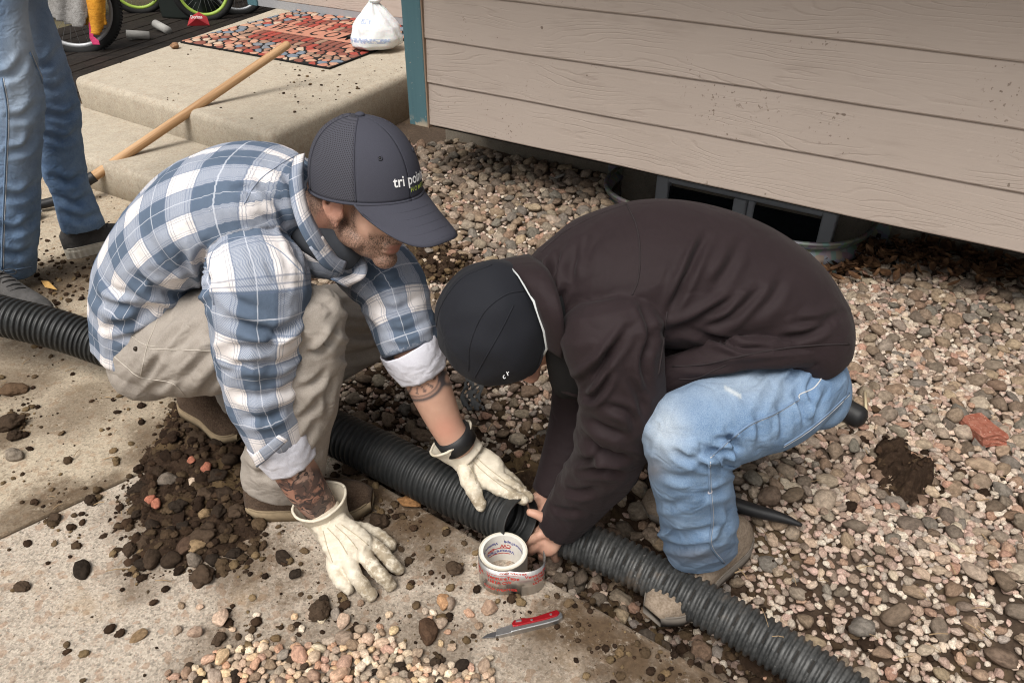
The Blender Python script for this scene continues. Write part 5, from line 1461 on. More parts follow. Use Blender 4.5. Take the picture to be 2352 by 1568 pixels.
LN_D = [([(1595, 1040), (1649, 1046), (1672, 1062)], .013, 8), ([(1612, 1024), (1657, 1034), (1690, 1030)], .011, 8), ([(1600, 1064), (1649, 1074), (1676, 1066)], .011, 8), ([(1640, 1010), (1680, 1012), (1700, 1040)], .010, 8), ([(1540, 1028), (1575, 1052), (1612, 1056)], .008, 8), ([(1524, 1086), (1560, 1098), (1600, 1096)], .006, 9), ([(1670, 990), (1690, 1020), (1696, 1052)], .009, 8), ([(1829, 905), (1846, 945), (1850, 980)], .010, 8), ([(1790, 930), (1800, 970), (1798, 1010)], .008, 9), ([(1740, 950), (1748, 990), (1744, 1030)], .007, 9), ([(1825, 836), (1822, 862), (1800, 880)], .008, 8), ([(1880, 850), (1860, 890), (1866, 920)], .008, 8), ([(1760, 850), (1730, 880), (1700, 890)], .005, 10), ([(1900, 900), (1880, 940), (1870, 970)], .007, 8),
  ([(1672, 1160), (1676, 1200), (1646, 1240)], .009, 8), ([(1676, 1110), (1650, 1130), (1610, 1136)], .007, 9), ([(1500, 1150), (1540, 1160), (1580, 1150)], .005, 9), ([(1510, 1210), (1560, 1226), (1620, 1220), (1670, 1200)], .008, 9), ([(1518, 1242), (1570, 1256), (1640, 1248)], .007, 8), ([(1690, 1080), (1650, 1090), (1615, 1088)], .008, 8)]
jeans2 = garment('jeans', jl, .0043, 5, M_jean_l, man2, fold_d, lines=LN_D)
me = jeans2.data; n = len(me.vertices); V = np.empty(n * 3, np.float32); me.vertices.foreach_get('co', V); px, py = pj(V.reshape(-1, 3))
worn = .65 * np.exp(-(((px - 1525) / 55) ** 2 + ((py - 985) / 75) ** 2)) + .35 * np.exp(-(((px - 1700) / 120) ** 2 + ((py - 880) / 50) ** 2))
worn += 1.2 * np.exp(-((py - 898 - (px - 1680) * .55) / 4) ** 2) * (px > 1664) * (px < 1704)
add_attr(me, 'worn', np.clip(worn, 0, 1)); add_attr(me, 'dirty', np.clip(.7 * np.exp(-(((px - 1500) / 26) ** 2 + ((py - 1078) / 22) ** 2)) + .5 * np.exp(-(((px - 1600) / 80) ** 2 + ((py - 1275) / 18) ** 2)), 0, 1))
def dseam(pts, r=.0013, mat=None, nm='stitching', lift=.0004):
    s_ = seam(nm, jeans2, pts, r, mat or M_seam_j, man2, lift=lift)
    if s_: s_.parent = jeans2; s_.matrix_parent_inverse = Matrix()
side = [(1892, 842), (1880, 868), (1850, 905), (1800, 930), (1740, 960), (1680, 1005), (1640, 1045)]
dseam([(1882, 842), (1890, 860), (1870, 890), (1838, 905), (1836, 915)], .0012, M_thread)
dseam([(1836, 915), (1780, 948), (1720, 975), (1670, 1015), (1632, 1048)], .0024); dseam([(1836, 918), (1780, 951), (1720, 978), (1670, 1018), (1632, 1051)], .0010, M_thread)
dseam([(1628, 1060), (1630, 1120), (1636, 1190), (1632, 1250), (1662, 1292)], .0026); dseam([(1631, 1060), (1633, 1120), (1639, 1190), (1635, 1250), (1665, 1292)], .0008, M_thread)
dseam([(1950, 902), (1900, 950), (1850, 990), (1800, 1022)], .0018); dseam([(1952, 906), (1902, 954), (1852, 994), (1800, 1026)], .0008, M_thread)
sp = onto(jeans2, [(1630, 1128)], .001)
if len(sp): o = link('paint_fleck', mesh('paint_fleck', *[ellipsoid(sp[0], (.0045, .002, .006))[k_] for k_ in ('V', 'F')]), M_cuffw, jeans2, True)
# shoes, the near one reaching under the pipe
shoe(man2, 'shoe', G(1706, 1236, -.05), G(1496, 1430, -.085), .115, M_leather, plain('worn_grey_sole', (.15, .13, .11), .9), .030, .075, laces=M_suede)
shoe(man2, 'shoe', G(1640, 1120, -.0), G(1490, 1190, -.06), .10, M_leather, plain('worn_grey_sole', (.15, .13, .11), .9), .030, .075)
# head and beanie
h2 = Q(1128, 742, 1.215)
F2 = frame3(vcam(.10, -.93, -.30), vcam(-.80, -.02, .58))
h2c = h2 - F2[2] * .045 + F2[0] * .01
HL2 = head_lofts(h2c, F2, 1.04)
neck2 = loft([(*Q(1310, 690, 1.27), .066, 1), (*Q(1250, 705, 1.24), .060, 1), (*(h2c - F2[2] * .05 - F2[0] * .02), .056, 1), (*h2c, .05, 1)], lat=(0, 1, 0), world=True, seg=32)
core2 = [loft([(1860, 840, 1.27, 60, 1), (1640, 690, 1.30, 70, 1), (1400, 680, 1.29, 60, 1.2), (1290, 700, 1.26, 55, 1)], seg=24, step=.03)]
ARM2N = loft([(1400, 760, 1.15, 55, 1), (1425, 930, 1.125, 50, 1), (1340, 1130, 1.205, 42, 1), (1284, 1200, 1.23, 38, .8), (1270, 1222, 1.234, 37, .75)], seg=32, cap=(.5, .4))
ARM2F = loft([(1340, 700, 1.43, 50, 1), (1335, 930, 1.39, 46, 1), (1270, 1120, 1.305, 36, .8), (1256, 1142, 1.298, 33, .8)], seg=32, cap=(.5, .4))
legs2 = [loft([(1860, 870, 1.26, 50, 1), (1640, 965, 1.09, 48, 1), (1568, 1000, 1.055, 44, 1), (1590, 1120, 1.10, 42, 1), (1620, 1275, 1.185, 36, 1)], seg=20, step=.03), loft([(1850, 860, 1.38, 50, 1), (1700, 890, 1.44, 46, 1), (1580, 960, 1.46, 42, 1), (1575, 1060, 1.45, 38, 1), (1600, 1135, 1.44, 34, 1)], seg=20, step=.03)]
# near hand wraps the pipe ends; far hand holds the rim from above
HN = hand_lofts([(Q(1288, 1206, 1.235), .028), (Q(1268, 1224, 1.232), .034), (Q(1254, 1240, 1.228), .038), (Q(1246, 1252, 1.226), .034)], (-.55, -.70, .45),
    [([Q(1262, 1205, 1.225), Q(1246, 1188, 1.222), Q(1230, 1180, 1.222), Q(1217, 1176, 1.225)], [.0130, .0118, .0105, .0092]),
     ([Q(1240, 1228, 1.222), Q(1222, 1238, 1.224), Q(1208, 1246, 1.232), Q(1200, 1252, 1.243)], [.0112, .0105, .0096, .0084]),
     ([Q(1244, 1244, 1.220), Q(1228, 1258, 1.222), Q(1220, 1266, 1.232), Q(1218, 1268, 1.245)], [.0115, .0108, .0098, .0086]),
     ([Q(1256, 1256, 1.220), Q(1246, 1272, 1.222), Q(1244, 1280, 1.232), Q(1244, 1278, 1.245)], [.0112, .0105, .0096, .0084]),
     ([Q(1272, 1256, 1.222), Q(1272, 1274, 1.224), Q(1276, 1284, 1.232), Q(1280, 1282, 1.243)], [.0102, .0096, .0088, .0078])], .034, .017)
HF = hand_lofts([(Q(1262, 1140, 1.300), .026), (Q(1250, 1150, 1.294), .031), (Q(1240, 1158, 1.288), .030)], (-.5, -.6, .62),
    [([Q(1248, 1142, 1.29), Q(1232, 1142, 1.284), Q(1220, 1148, 1.28), Q(1215, 1156, 1.277)], [.0110, .0105, .0096, .0085]),
     ([Q(1246, 1152, 1.286), Q(1234, 1154, 1.279), Q(1224, 1160, 1.276), Q(1220, 1166, 1.274)], [.0110, .0105, .0096, .0085]),
     ([Q(1248, 1162, 1.283), Q(1238, 1168, 1.277), Q(1230, 1174, 1.275), Q(1227, 1180, 1.274)], [.0105, .0100, .0090, .0082]),
     ([Q(1254, 1168, 1.283), Q(1246, 1178, 1.277), Q(1240, 1184, 1.276), Q(1238, 1188, 1.276)], [.0098, .0092, .0084, .0076]),
     ([Q(1262, 1150, 1.288), Q(1256, 1166, 1.272), Q(1246, 1176, 1.268), Q(1236, 1180, 1.266)], [.0120, .0112, .0100, .0088])], .03, .016)
def paint2(V):
    q = to_local(V, h2c, F2, 1.04); x, y, z = q.T; px, py = pj(V)
    hd = (np.abs(x) < .14) & (np.abs(y) < .1) & (z > -.14) & (z < .15)
    hand = (px < 1320) & (py > 1120)
    z0 = np.zeros(len(V))
    kn = np.zeros(len(V))
    return dict(beard=.55 * sstep(z, -.045, -.07) * hd, lip=z0, red=np.clip(.5 * hd + .55 * hand * (vnoise(px, py, .05, 3) + .5), 0, 1), tat=z0, ink=z0)
body2 = body(man2, core2 + HL2 + [neck2, ARM2N, ARM2F] + HN + HF + legs2, paint2, .0034)
# beanie: close fitting panels with seams
def beanie():
    m = Mat('black_fleece', .8, .2); n = m.noise(m.pos(), 700, 3); c = m.mix(n, (.0085, .0092, .0125, 1), (.014, .0150, .020, 1)); m.set(color=c, normal=m.bump(n, .25, .001), sheen=.03)
    ax, ay, az = .119, .106, .114
    T_ = lambda p: h2c + np.asarray(p) @ F2
    def pt(th, ph, k_=1.0):
        p = np.array([ax * math.sin(th) * math.cos(ph) - .008, ay * math.sin(th) * math.sin(ph), az * math.cos(th) + .034])
        d = mnoise.noise(Vector(p * 22)) * .0040 + .0016 * math.sin(ph * 7 + th * 5) * math.sin(th)
        return T_(p * k_ + p / np.linalg.norm(p) * d)
    V, F = [], []; n1, n2 = 44, 72
    for i in range(n1 + 1):
        for j in range(n2):
            ph = 2 * math.pi * j / n2
            end = math.radians(112 + 6 * math.cos(ph) * -1)
            V.append(pt(1e-3 + end * i / n1, ph))
    for i in range(n1):
        for j in range(n2): F.append((i * n2 + j, (i + 1) * n2 + j, (i + 1) * n2 + (j + 1) % n2, i * n2 + (j + 1) % n2))
    o = link('beanie', mesh('beanie', V, F), m.m, None, True); wparent(o, man2)
    so = o.modifiers.new('Solidify', 'SOLIDIFY'); so.thickness = .004; so.offset = -1
    hem = np.array([V[n1 * n2 + j] for j in range(n2)] + [V[n1 * n2]])
    tube('hem', hem, .003, m.m, None, 8).parent = o
    def on(pts):
        P = onto(o, catmull(np.array(pts, float), 40), .0003); return P
    for pts in ([(1205, 668), (1160, 678), (1110, 720), (1080, 790), (1076, 850)], [(1130, 608), (1060, 640), (1015, 700), (1000, 760)], [(1180, 700), (1150, 760), (1110, 830), (1090, 866)]):
        P = on(pts)
        if len(P) > 5: tube('panel_seam', P, .0013, m.m, None, 6).parent = o
    lg = onto(o, [(1166, 855)], .0015)
    if len(lg):
        c0 = lg[0]; ex = _r * .82 - _u * -.57; ex = ex / np.linalg.norm(ex); ey = np.cross(_f * -1, ex)
        mw = plain('silver_print', (.65, .65, .66), .5)
        for f_, off in ((lambda x, y: c0 + ex * x + ey * y, 0),):
            V, F = text_geo('P', .013, shear=.2); V2 = [c0 + ex * v[0] + ey * v[1] - _f * .001 for v in V]
            link('emblem', mesh('emblem', V2, F), mw, o)
            V, F = text_geo('c', .013, shear=.2); V2 = [c0 + ex * (v[0] - .010) + ey * (v[1] - .001) - _f * .001 for v in V]
            link('emblem', mesh('emblem', V2, F), mw, o)
    return o
beanie()

# ------------------------------------------------------------------ man in jeans at the edge of the picture
man3 = empty('person', tuple(G(100, 620, 0)))
tag(man3, 'man in blue jeans and grey knit shoes standing by the porch step', 'person')
YL, YR = 2.42, 2.66
jl3 = [loft([(-20, -330, YL + .05, 95, 1), (-18, -120, YL + .05, 84, 1), (-16, 0, YL + .02, 68, 1), (0, 100, YL, 66, 1), (22, 205, YL, 66, 1), (20, 330, YL, 65, 1), (13, 500, YL, 65, 1), (6, 612, YL, 66, .9)], seg=44, cap=(.5, 0)),
       loft([(30, -330, YR - .02, 82, 1), (32, -120, YR, 72, 1), (40, 0, YR, 60, 1), (58, 50, YR, 58, 1), (86, 128, YR, 56, 1), (118, 240, YR, 56, 1), (129, 315, YR, 52, 1), (148, 393, YR, 45, 1), (163, 438, YR, 40, 1), (190, 520, YR, 46, .9)], seg=44, cap=(.5, 0)),
       ellipsoid(Q(34, -340, 2.54), (.16, .14, .15))]
def fold_3(li, S, TH, V):
    px, py = pj(V)
    d = .0015 * ridge(S * 8, TH * 2, 61)
    d += .006 * (np.exp(-((py - 520) / 90) ** 2) + .7 * np.exp(-((py - 260) / 90) ** 2)) * ridge(S * 13 + .6 * np.sin(TH + li), TH * 1.2, 62)
    return d
LN_3 = [([(80, 300), (60, 340), (20, 350)], .014, 9), ([(84, 420), (50, 450), (10, 446)], .014, 9), ([(80, 500), (40, 530), (0, 520)], .014, 9), ([(76, 570), (40, 586), (0, 575)], .013, 9), ([(60, 130), (30, 170), (-10, 180)], .010, 10), ([(84, 240), (50, 270), (20, 268)], .010, 9),
  ([(176, 250), (150, 268), (110, 262)], .016, 8), ([(180, 300), (150, 322), (100, 310)], .013, 8), ([(190, 400), (160, 420), (120, 405)], .013, 8), ([(202, 450), (170, 468), (130, 450)], .014, 8), ([(226, 490), (190, 505), (145, 490)], .014, 8), ([(140, 110), (110, 150), (80, 150)], .010, 9), ([(160, 180), (130, 205), (95, 200)], .009, 9)]
jeans3 = garment('jeans', jl3, .0065, 5, M_jean_d, man3, fold_3, lines=LN_3)
me = jeans3.data; n = len(me.vertices); V = np.empty(n * 3, np.float32); me.vertices.foreach_get('co', V); px, py = pj(V.reshape(-1, 3))
add_attr(me, 'worn', np.clip(.95 * np.exp(-(((px - 40) / 45) ** 2 + ((py - 190) / 190) ** 2)) + .5 * np.exp(-(((px - 60) / 30) ** 2 + ((py - 60) / 90) ** 2)) + .3 * np.exp(-(((px - 130) / 26) ** 2 + ((py - 130) / 120) ** 2)), 0, 1))
for pts, r in (([(68, 120), (100, 200), (122, 290), (142, 390), (160, 480), (176, 545)], .0026), ([(4, 180), (16, 260), (12, 380), (6, 520), (4, 618)], .0026)):
    for off, rr, mm in ((0, r, M_seam_j), (4, .0011, M_thread)):
        s_ = seam('stitching', jeans3, [(a + off, b) for a, b in pts], rr, mm, man3)
        if s_: s_.parent = jeans3; s_.matrix_parent_inverse = Matrix()
for pts in ([(148, 546), (190, 548), (232, 520)], [(-40, 618), (10, 622), (74, 612)]):
    s_ = seam('hem', jeans3, pts, .003, M_seam_j, man3)
    if s_: s_.parent = jeans3; s_.matrix_parent_inverse = Matrix()
shoe(man3, 'shoe', G(152, 590, 0), G(330, 548, 0), .105, M_knit, M_solew, .040, .080, ribs=1, laces=M_black)
shoe(man3, 'shoe', G(-20, 668, 0), G(122, 752, 0), .105, M_knit, M_solew, .040, .080, ribs=1, laces=M_black)
# the rest of him, above the frame
zt = Q(34, -340, 2.54)
sw = [loft([(*(zt + np.array([0, 0, -.02])), .16, .85), (*(zt + np.array([.0, 0, .25])), .165, .72), (*(zt + np.array([.01, 0, .48])), .20, .58), (*(zt + np.array([.02, 0, .56])), .07, 1)], lat=(.35, -.94, 0), world=True, seg=40),
      loft([(*(zt + np.array([.20, .10, .46])), .065, 1), (*(zt + np.array([.30, .08, .22])), .06, 1), (*(zt + np.array([.34, -.08, .03])), .045, 1)], world=True, seg=28), loft([(*(zt + np.array([-.19, -.06, .46])), .065, 1), (*(zt + np.array([-.29, -.04, .22])), .06, 1), (*(zt + np.array([-.28, -.20, .03])), .045, 1)], world=True, seg=28)]
garment('sweatshirt', sw, .012, 5, M_knit, man3)
h3 = zt + np.array([.04, -.02, .72]); F3_ = frame3((.5, -.8, -.2), (0, 0, 1))
z_ = lambda V: {k_: np.zeros(len(V)) for k_ in ('beard', 'lip', 'red', 'tat', 'ink')}
hn3 = []
for sx, hw in ((1, zt + np.array([.34, -.08, .03])), (-1, zt + np.array([-.28, -.20, .03]))):
    hn3 += hand_lofts([(hw, .028), (hw + np.array([0, -.02, -.05]), .038), (hw + np.array([0, -.03, -.085]), .038)], (sx, .1, 0), [([hw + np.array([0, -.03 + .022 * (q - 1.5), -.08]), hw + np.array([-.004 * sx, -.035 + .022 * (q - 1.5), -.12]), hw + np.array([-.016 * sx, -.03 + .022 * (q - 1.5), -.15 + .008 * abs(q - 1)])], [.0095, .009, .0075]) for q in range(4)] + [([hw + np.array([0, -.05, -.03]), hw + np.array([-.012 * sx, -.075, -.065]), hw + np.array([-.016 * sx, -.078, -.095])], [.012, .0105, .009])], .035, .016)
body3 = body(man3, head_lofts(h3, F3_) + hn3 + [loft([(*(zt + np.array([.02, 0, .5])), .055, 1), (*(h3 + np.array([0, 0, -.02])), .055, 1)], lat=(0, 1, 0), world=True, seg=24), loft([(*zt, .07, 1), (*(zt + np.array([.02, 0, .52])), .06, 1)], lat=(0, 1, 0), world=True, seg=20, step=.03)] +
    [loft([(*(zt + np.array([.02, 0, .48])), .05, 1), (*(zt + np.array([s_ * .2, a, .46])), .045, 1), (*(zt + np.array([s_ * .3, b, .22])), .042, 1), (*hw, .03, 1), (*(hw + np.array([0, -.01, -.03])), .028, 1)], lat=(0, 1, 0), world=True, seg=20, step=.03) for s_, a, b, hw in ((1, .08, .08, zt + np.array([.34, -.08, .03])), (-1, -.05, -.04, zt + np.array([-.28, -.20, .03])))] +
    [loft([(34, -330, 2.54, 40, 1), (a, 0, Y_, 36, 1), (b, 200, Y_, 34, 1), (c, 400, Y_, 26, 1), (d, 490, Y_, 20, 1)], seg=20, step=.03) for a, b, c, d, Y_ in ((-16, 20, 16, 10, YL), (40, 107, 149, 180, YR))], z_, .0055)
hr = ellipsoid((-.018, 0, .055), (.102, .083, .085), (h3, F3_)); o = link('hair', mesh('hair', hr['V'], hr['F']), plain('dark_brown_hair', (.03, .02, .014), .7, bump=.5, bdist=.01), None, True); wparent(o, man3)
# ------------------------------------------------------------------ corrugated drain pipes
def pipe_mat(name, dusty):
    m = Mat(name, .5, .4)
    p = m.pos(); n = m.noise(p, 18, 5, .65); f = m.noise(p, 160, 4, .7)
    nz = m.sep(m.n('ShaderNodeNewGeometry', out='Normal'))[2]
    d = m.math('MULTIPLY', m.math('ADD', m.math('MULTIPLY', m.step(m.math('ADD', m.math('MULTIPLY', n, .6), m.math('MULTIPLY', f, .4)), .40, .62), .7), .3), dusty)
    c = m.mix(d, (.0085, .0098, .0105, 1), (.075, .075, .073, 1))
    c = m.mix(m.math('MULTIPLY', m.step(m.noise(p, 9, 6, .7), .54, .68), dusty * .75), c, (.085, .060, .040, 1))
    c = m.mix(m.math('MULTIPLY', m.step(m.noise(p, 120, 2), .70, .74), dusty * .6), c, (.22, .21, .20, 1))
    m.set(color=c, rough=m.ramp(f, [(.3, .38), (.7, .62)]), normal=m.bump(f, .15, .002)); return m.m
M_pipe1 = pipe_mat('black_polyethylene', .20); M_pipe2 = pipe_mat('dusty_polyethylene', .95)
def pipe(name, pts, R, per, mat, open_end, depth=.0064, smooth_end=0.0, seg=44):
    P = catmull(np.array(pts), 160); ln = np.sum(np.linalg.norm(np.diff(P, axis=0), axis=1))
    n = int(ln / per * 10); P = resample(P, n); s = np.linspace(0, ln, n)
    prof = .5 + .5 * np.cos(2 * math.pi * s / per); prof = np.clip(prof * 1.9 - .25, 0, 1)
    r = R - depth * (1 - prof)
    if smooth_end: r = np.where(s > ln - smooth_end, R - .001 + .002 * (s - ln + smooth_end) / smooth_end, r)
    V1, F1_ = tube_geo(P, r, seg, False)
    V2, F2_ = tube_geo(P, r - .0035, seg, False)
    F = F1_ + [tuple(reversed([i + len(V1) for i in f])) for f in F2_]
    for base in (0, n - 1):
        for j in range(seg):
            k_ = (j + 1) % seg; a, b = base * seg + j, base * seg + k_
            F.append((a, b, b + len(V1), a + len(V1)) if base else (b, a, a + len(V1), b + len(V1)))
    o = link(name, mesh(name, np.vstack([V1, V2]), F), mat, None, True)
    return o, P, r
pp1 = [G(-800, 600, .10), G(-520, 600, .19), G(-260, 640, .24), G(-120, 688, .22), G(0, 724, .195), G(115, 752, .165), G(230, 790, .125), G(400, 852, .085), (G(600, 925, .070)), G(760, 990, .064), G(880, 1047, .062), G(1000, 1108, .060), G(1090, 1150, .058), Q(1150, 1179, 1.252), Q(1197, 1200, 1.214)]
p1, P1, r1 = pipe('drain_pipe', pp1, .0590, .0158, M_pipe1, True, smooth_end=.022)
tag(p1, 'black corrugated pipe with an open end running behind the plaid man', 'pipe', 'corrugated drain pipes')
pp2 = [G(1262, 1212, -.028), G(1318, 1238, -.028), G(1400, 1272, -.03), G(1500, 1322, -.034), G(1600, 1378, -.038), G(1750, 1466, -.045), G(1900, 1562, -.05), G(2080, 1690, -.055), G(2300, 1860, -.06)]
p2, P2, r2 = pipe('drain_pipe', pp2, .0500, .0163, M_pipe2, True)
tag(p2, 'dusty grey corrugated pipe with drain slots in the trench at lower right', 'pipe', 'corrugated drain pipes')
ln2 = np.sum(np.linalg.norm(np.diff(P2, axis=0), axis=1)); sl = np.linspace(0, ln2, len(P2))
sm = bpy.data.meshes.new('slot'); 
bm = bmesh.new(); bmesh.ops.create_cube(bm, size=1); bm.to_mesh(sm); bm.free(); sm.materials.append(M_dark)
for k_ in range(6, 52):
    s = (k_ + .5) * .0163 * 1.0
    if k_ % 2: continue
    i = int(np.interp(s, sl, np.arange(len(P2)))); t = P2[min(i + 1, len(P2) - 1)] - P2[i - 1]; t /= np.linalg.norm(t)
    v = _C - P2[i]; v = v - t * (v @ t); v /= np.linalg.norm(v); w = np.cross(t, v)
    for off in (-.12, ):
        nrm = v * math.cos(off) + w * math.sin(off); tan = np.cross(nrm, t)
        o = bpy.data.objects.new('slot', sm); COL.objects.link(o)
        c0 = P2[i] + nrm * (.0500 - .0048)
        o.matrix_world = Matrix(((tan[0], t[0], nrm[0], c0[0]), (tan[1], t[1], nrm[1], c0[1]), (tan[2], t[2], nrm[2], c0[2]), (0, 0, 0, 1))) @ Matrix.Diagonal((.026, .0032, .003, 1))
        o.parent = p2

# ------------------------------------------------------------------ roll of foil tape
def foil_mat():
    m = Mat('aluminium_foil', .28, .5); n = m.noise(m.map(m.obj(), (40, 40, 6)), 1.0, 5)
    m.set(color=(.62, .60, .575, 1), metal=.9, normal=m.bump(n, .5, .004), rough=m.ramp(n, [(.3, .2), (.7, .42)])); return m.m
M_foil = foil_mat()
M_red = plain('red_print', (.48, .045, .035), .6, var=.05); M_blue = plain('blue_print', (.10, .10, .30), .6, var=.05)
M_card = plain('white_card', (.66, .63, .58), .8, var=.06)
tc = G(1156, 1320, 0); TH_, TR, TI = .078, .0525, .0425
tape = empty('tape_roll', tuple(tc)); tag(tape, 'roll of silver foil tape with red lettering standing on the concrete', 'tape')
def ringm(nm, ro, ri, z0, z1, mat, seg=72):
    V, F = [], []
    for j in range(seg):
        a = 2 * math.pi * j / seg; c_, s_ = math.cos(a), math.sin(a)
        V += [(ro * c_, ro * s_, z0), (ro * c_, ro * s_, z1), (ri * c_, ri * s_, z1), (ri * c_, ri * s_, z0)]
    for j in range(seg):
        a, b = j * 4, ((j + 1) % seg) * 4
        for q in range(4): F.append((a + q, b + q, b + (q + 1) % 4, a + (q + 1) % 4))
    me = mesh(nm, V, F); o = link(nm, me, mat, tape); 
    bm = bmesh.new(); bm.from_mesh(me); bmesh.ops.recalc_face_normals(bm, faces=bm.faces[:]); bm.to_mesh(me); bm.free()
    return o
ringm('foil_winding', TR, TI + .006, .001, TH_ - .001, M_foil)
ringm('card_core', TI + .0062, TI, 0, TH_, M_card)
ringm('liner_edge', TR - .0006, TI + .0064, TH_ - .0012, TH_ + .0003, plain('cream_liner_edge', (.56, .52, .43), .7, var=.08))
path = [(TR * math.cos(a) * 1.01, TR * math.sin(a) * 1.01) for a in np.radians(np.linspace(185, 285, 12))] + [(.040, -.0545), (.066, -.050), (.084, -.036), (.090, -.016), (.086, .002)]
pth = catmull(np.array(path), 60); V, F = [], []
for i, q in enumerate(pth):
    lo = .0 + .004 * max(0, (i - 40) / 20); V += [(q[0], q[1], lo), (q[0] * 1.0, q[1], TH_ * .93 + lo)]
for i in range(59): F.append((2 * i, 2 * i + 2, 2 * i + 3, 2 * i + 1))
st = link('loose_strip', mesh('loose_strip', V, F), M_foil, tape, True)
so = st.modifiers.new('Solidify', 'SOLIDIFY'); so.thickness = .0006; so.offset = 0
cum = np.concatenate([[0], np.cumsum(np.linalg.norm(np.diff(pth, axis=0), axis=1))])
def on_strip(s, z, lift=.0008):
    x = np.interp(s, cum, pth[:, 0]); y = np.interp(s, cum, pth[:, 1]); e = 1e-3
    dx = np.interp(s + e, cum, pth[:, 0]) - x; dy = np.interp(s + e, cum, pth[:, 1]) - y; l_ = math.hypot(dx, dy) + 1e-9
    return np.array([x + dy / l_ * lift, y - dx / l_ * lift, z])
for txt, s0, z0, sz in (('VentureTape', .078, .052, .0135), ('1581A CW', .070, .038, .0115), ('COLD WEATHER', .072, .016, .0098), ('VentureTape', .158, .058, .0125), ('ULTRA', .160, .046, .010), ('COLD WEATHER', .10, .0675, .0075), ('1581A', .016, .05, .0115), ('CW', .012, .036, .012), ('ULTRA', .156, .034, .009)):
    V, F = text_geo(txt, sz, bold=.0003)
    link('lettering', mesh('lettering', [on_strip(s0 + v[0], z0 + v[1]) for v in V], F), M_red, tape)
V = [on_strip(s_, z_, .0007) for s_ in np.linspace(.040, .116, 12) for z_ in (.0600, .0612)]
link('red_rule', mesh('red_rule', V, [(2 * i, 2 * i + 2, 2 * i + 3, 2 * i + 1) for i in range(11)]), M_red, tape)
# label inside the core (seen upside down on the far wall)
def in_core(ang, z): return np.array([(TI - .0006) * math.cos(ang), (TI - .0006) * math.sin(ang), z])
for txt, a0, z0, sz, mm in (('VentureTape', 1.75, .030, .0125, M_blue), ('CW', 1.45, .046, .014, M_red), ('VentureTape', .85, .058, .011, M_blue), ('VentureTape', 2.55, .056, .011, M_blue), ('CW', 2.3, .040, .012, M_red)):
    V, F = text_geo(txt, sz, bold=.0003)
    link('lettering', mesh('lettering', [in_core(a0 + v[0] / TI, z0 - v[1] * -1 if False else z0 - v[1]) for v in V], F), mm, tape)
for z_ in (.0385, .022):
    V = [in_core(a, z_ + d_) for a in np.linspace(1.2, 2.4, 14) for d_ in (0, .0022)]
    link('red_rule', mesh('red_rule', V, [(2 * i, 2 * i + 2, 2 * i + 3, 2 * i + 1) for i in range(13)]), M_red, tape)

# ------------------------------------------------------------------ folding utility knife
ka, kb = G(1108, 1476, 0), G(1294, 1423, 0)
kd = kb - ka; kl = np.linalg.norm(kd); ang = math.atan2(kd[1], kd[0])
knife = empty('utility_knife', tuple(ka), (0, 0, ang)); tag(knife, 'open utility knife with red handle and steel blade lying on the concrete', 'knife')
def plate(nm, pts, z0, z1, mat, bev=.0008):
    pts = [(x * kl, (y - .04) * kl * .84 + .04 * kl) for x, y in pts]
    me = prism(nm, pts, z0, z1, bev, 2); return link(nm, me, mat, knife)
M_steel = plain('brushed_steel', (.45, .45, .45), .35, .5, .9, .1, 120, .1); M_redan = plain('red_anodised', (.36, .012, .018), .28, .6, .5, .08)
plate('blade', [(0.0, .045), (.14, .005), (.345, .005), (.345, .085), (.09, .085)], .0045, .0058, plain('blade_steel', (.28, .28, .29), .3, .5, .9), .0002)
plate('blade_holder', [(.16, -.005), (.36, -.02), (.38, .09), (.36, .105), (.20, .100)], .001, .010, M_steel)
plate('handle_frame', [(.345, -.025), (.45, -.03), (.62, -.04), (.80, -.05), (.93, -.045), (.99, -.01), (1.0, .05), (.97, .10), (.88, .075), (.70, .065), (.52, .085), (.36, .105)], .0, .013, M_steel, .002)
plate('red_grip', [(.385, .045), (.44, .035), (.62, .022), (.80, .012), (.93, .015), (.975, .055), (.955, .115), (.88, .112), (.70, .100), (.60, .108), (.52, .135), (.42, .140), (.385, .10)], .006, .0155, M_redan, .002)
plate('thumb_lever', [(.43, .085), (.50, .075), (.505, .105), (.44, .12)], .0155, .0185, M_steel, .0006)
for x_ in (.62, .86):
    c0 = [(x_ + .016 * math.cos(a), .06 + .016 * math.sin(a)) for a in np.linspace(0, 6.28, 12, endpoint=False)]
    plate('screw', c0, .0155, .0163, M_steel, .0002)

# ------------------------------------------------------------------ doormat of moulded rubber stones
mz = PZ + .002
mFL, mFR, mBL = G(414, 99, mz), G(757, 160, mz), G(646, 16, mz)
mu = mFR - mFL; MW = np.linalg.norm(mu); mu = mu / MW
mv = mBL - mFL; mv = mv - mu * (mv @ mu) * .6; MH = np.linalg.norm(mv); mv = mv / MH
mat_o = empty('doormat', tuple(mFL)); tag(mat_o, 'black rubber doormat with red and cream stones reading WELCOME', 'doormat')
def m3(u, v, z): p = mu * u + mv * v; return (p[0], p[1], z)
M_rub = plain('black_mat_rubber', (.010, .010, .010), .8, .2)
link('rubber_base', prism('rubber_base', [m3(0, 0, 0)[:2], m3(MW, 0, 0)[:2], m3(MW, MH, 0)[:2], m3(0, MH, 0)[:2]], 0, .009, .003, 2), M_rub, mat_o)
AR = MH / MW
seeds, cols = [], []
PAL = dict(red=(.30, .055, .04), brick=(.20, .070, .05), pink=(.42, .19, .13), peach=(.44, .25, .17), cream=(.46, .35, .26), grey=(.17, .18, .20), blue=(.15, .18, .22), tan=(.28, .17, .12))
bn0, bn1 = .43, .60; bx0, bx1 = .17, .86                               # banner
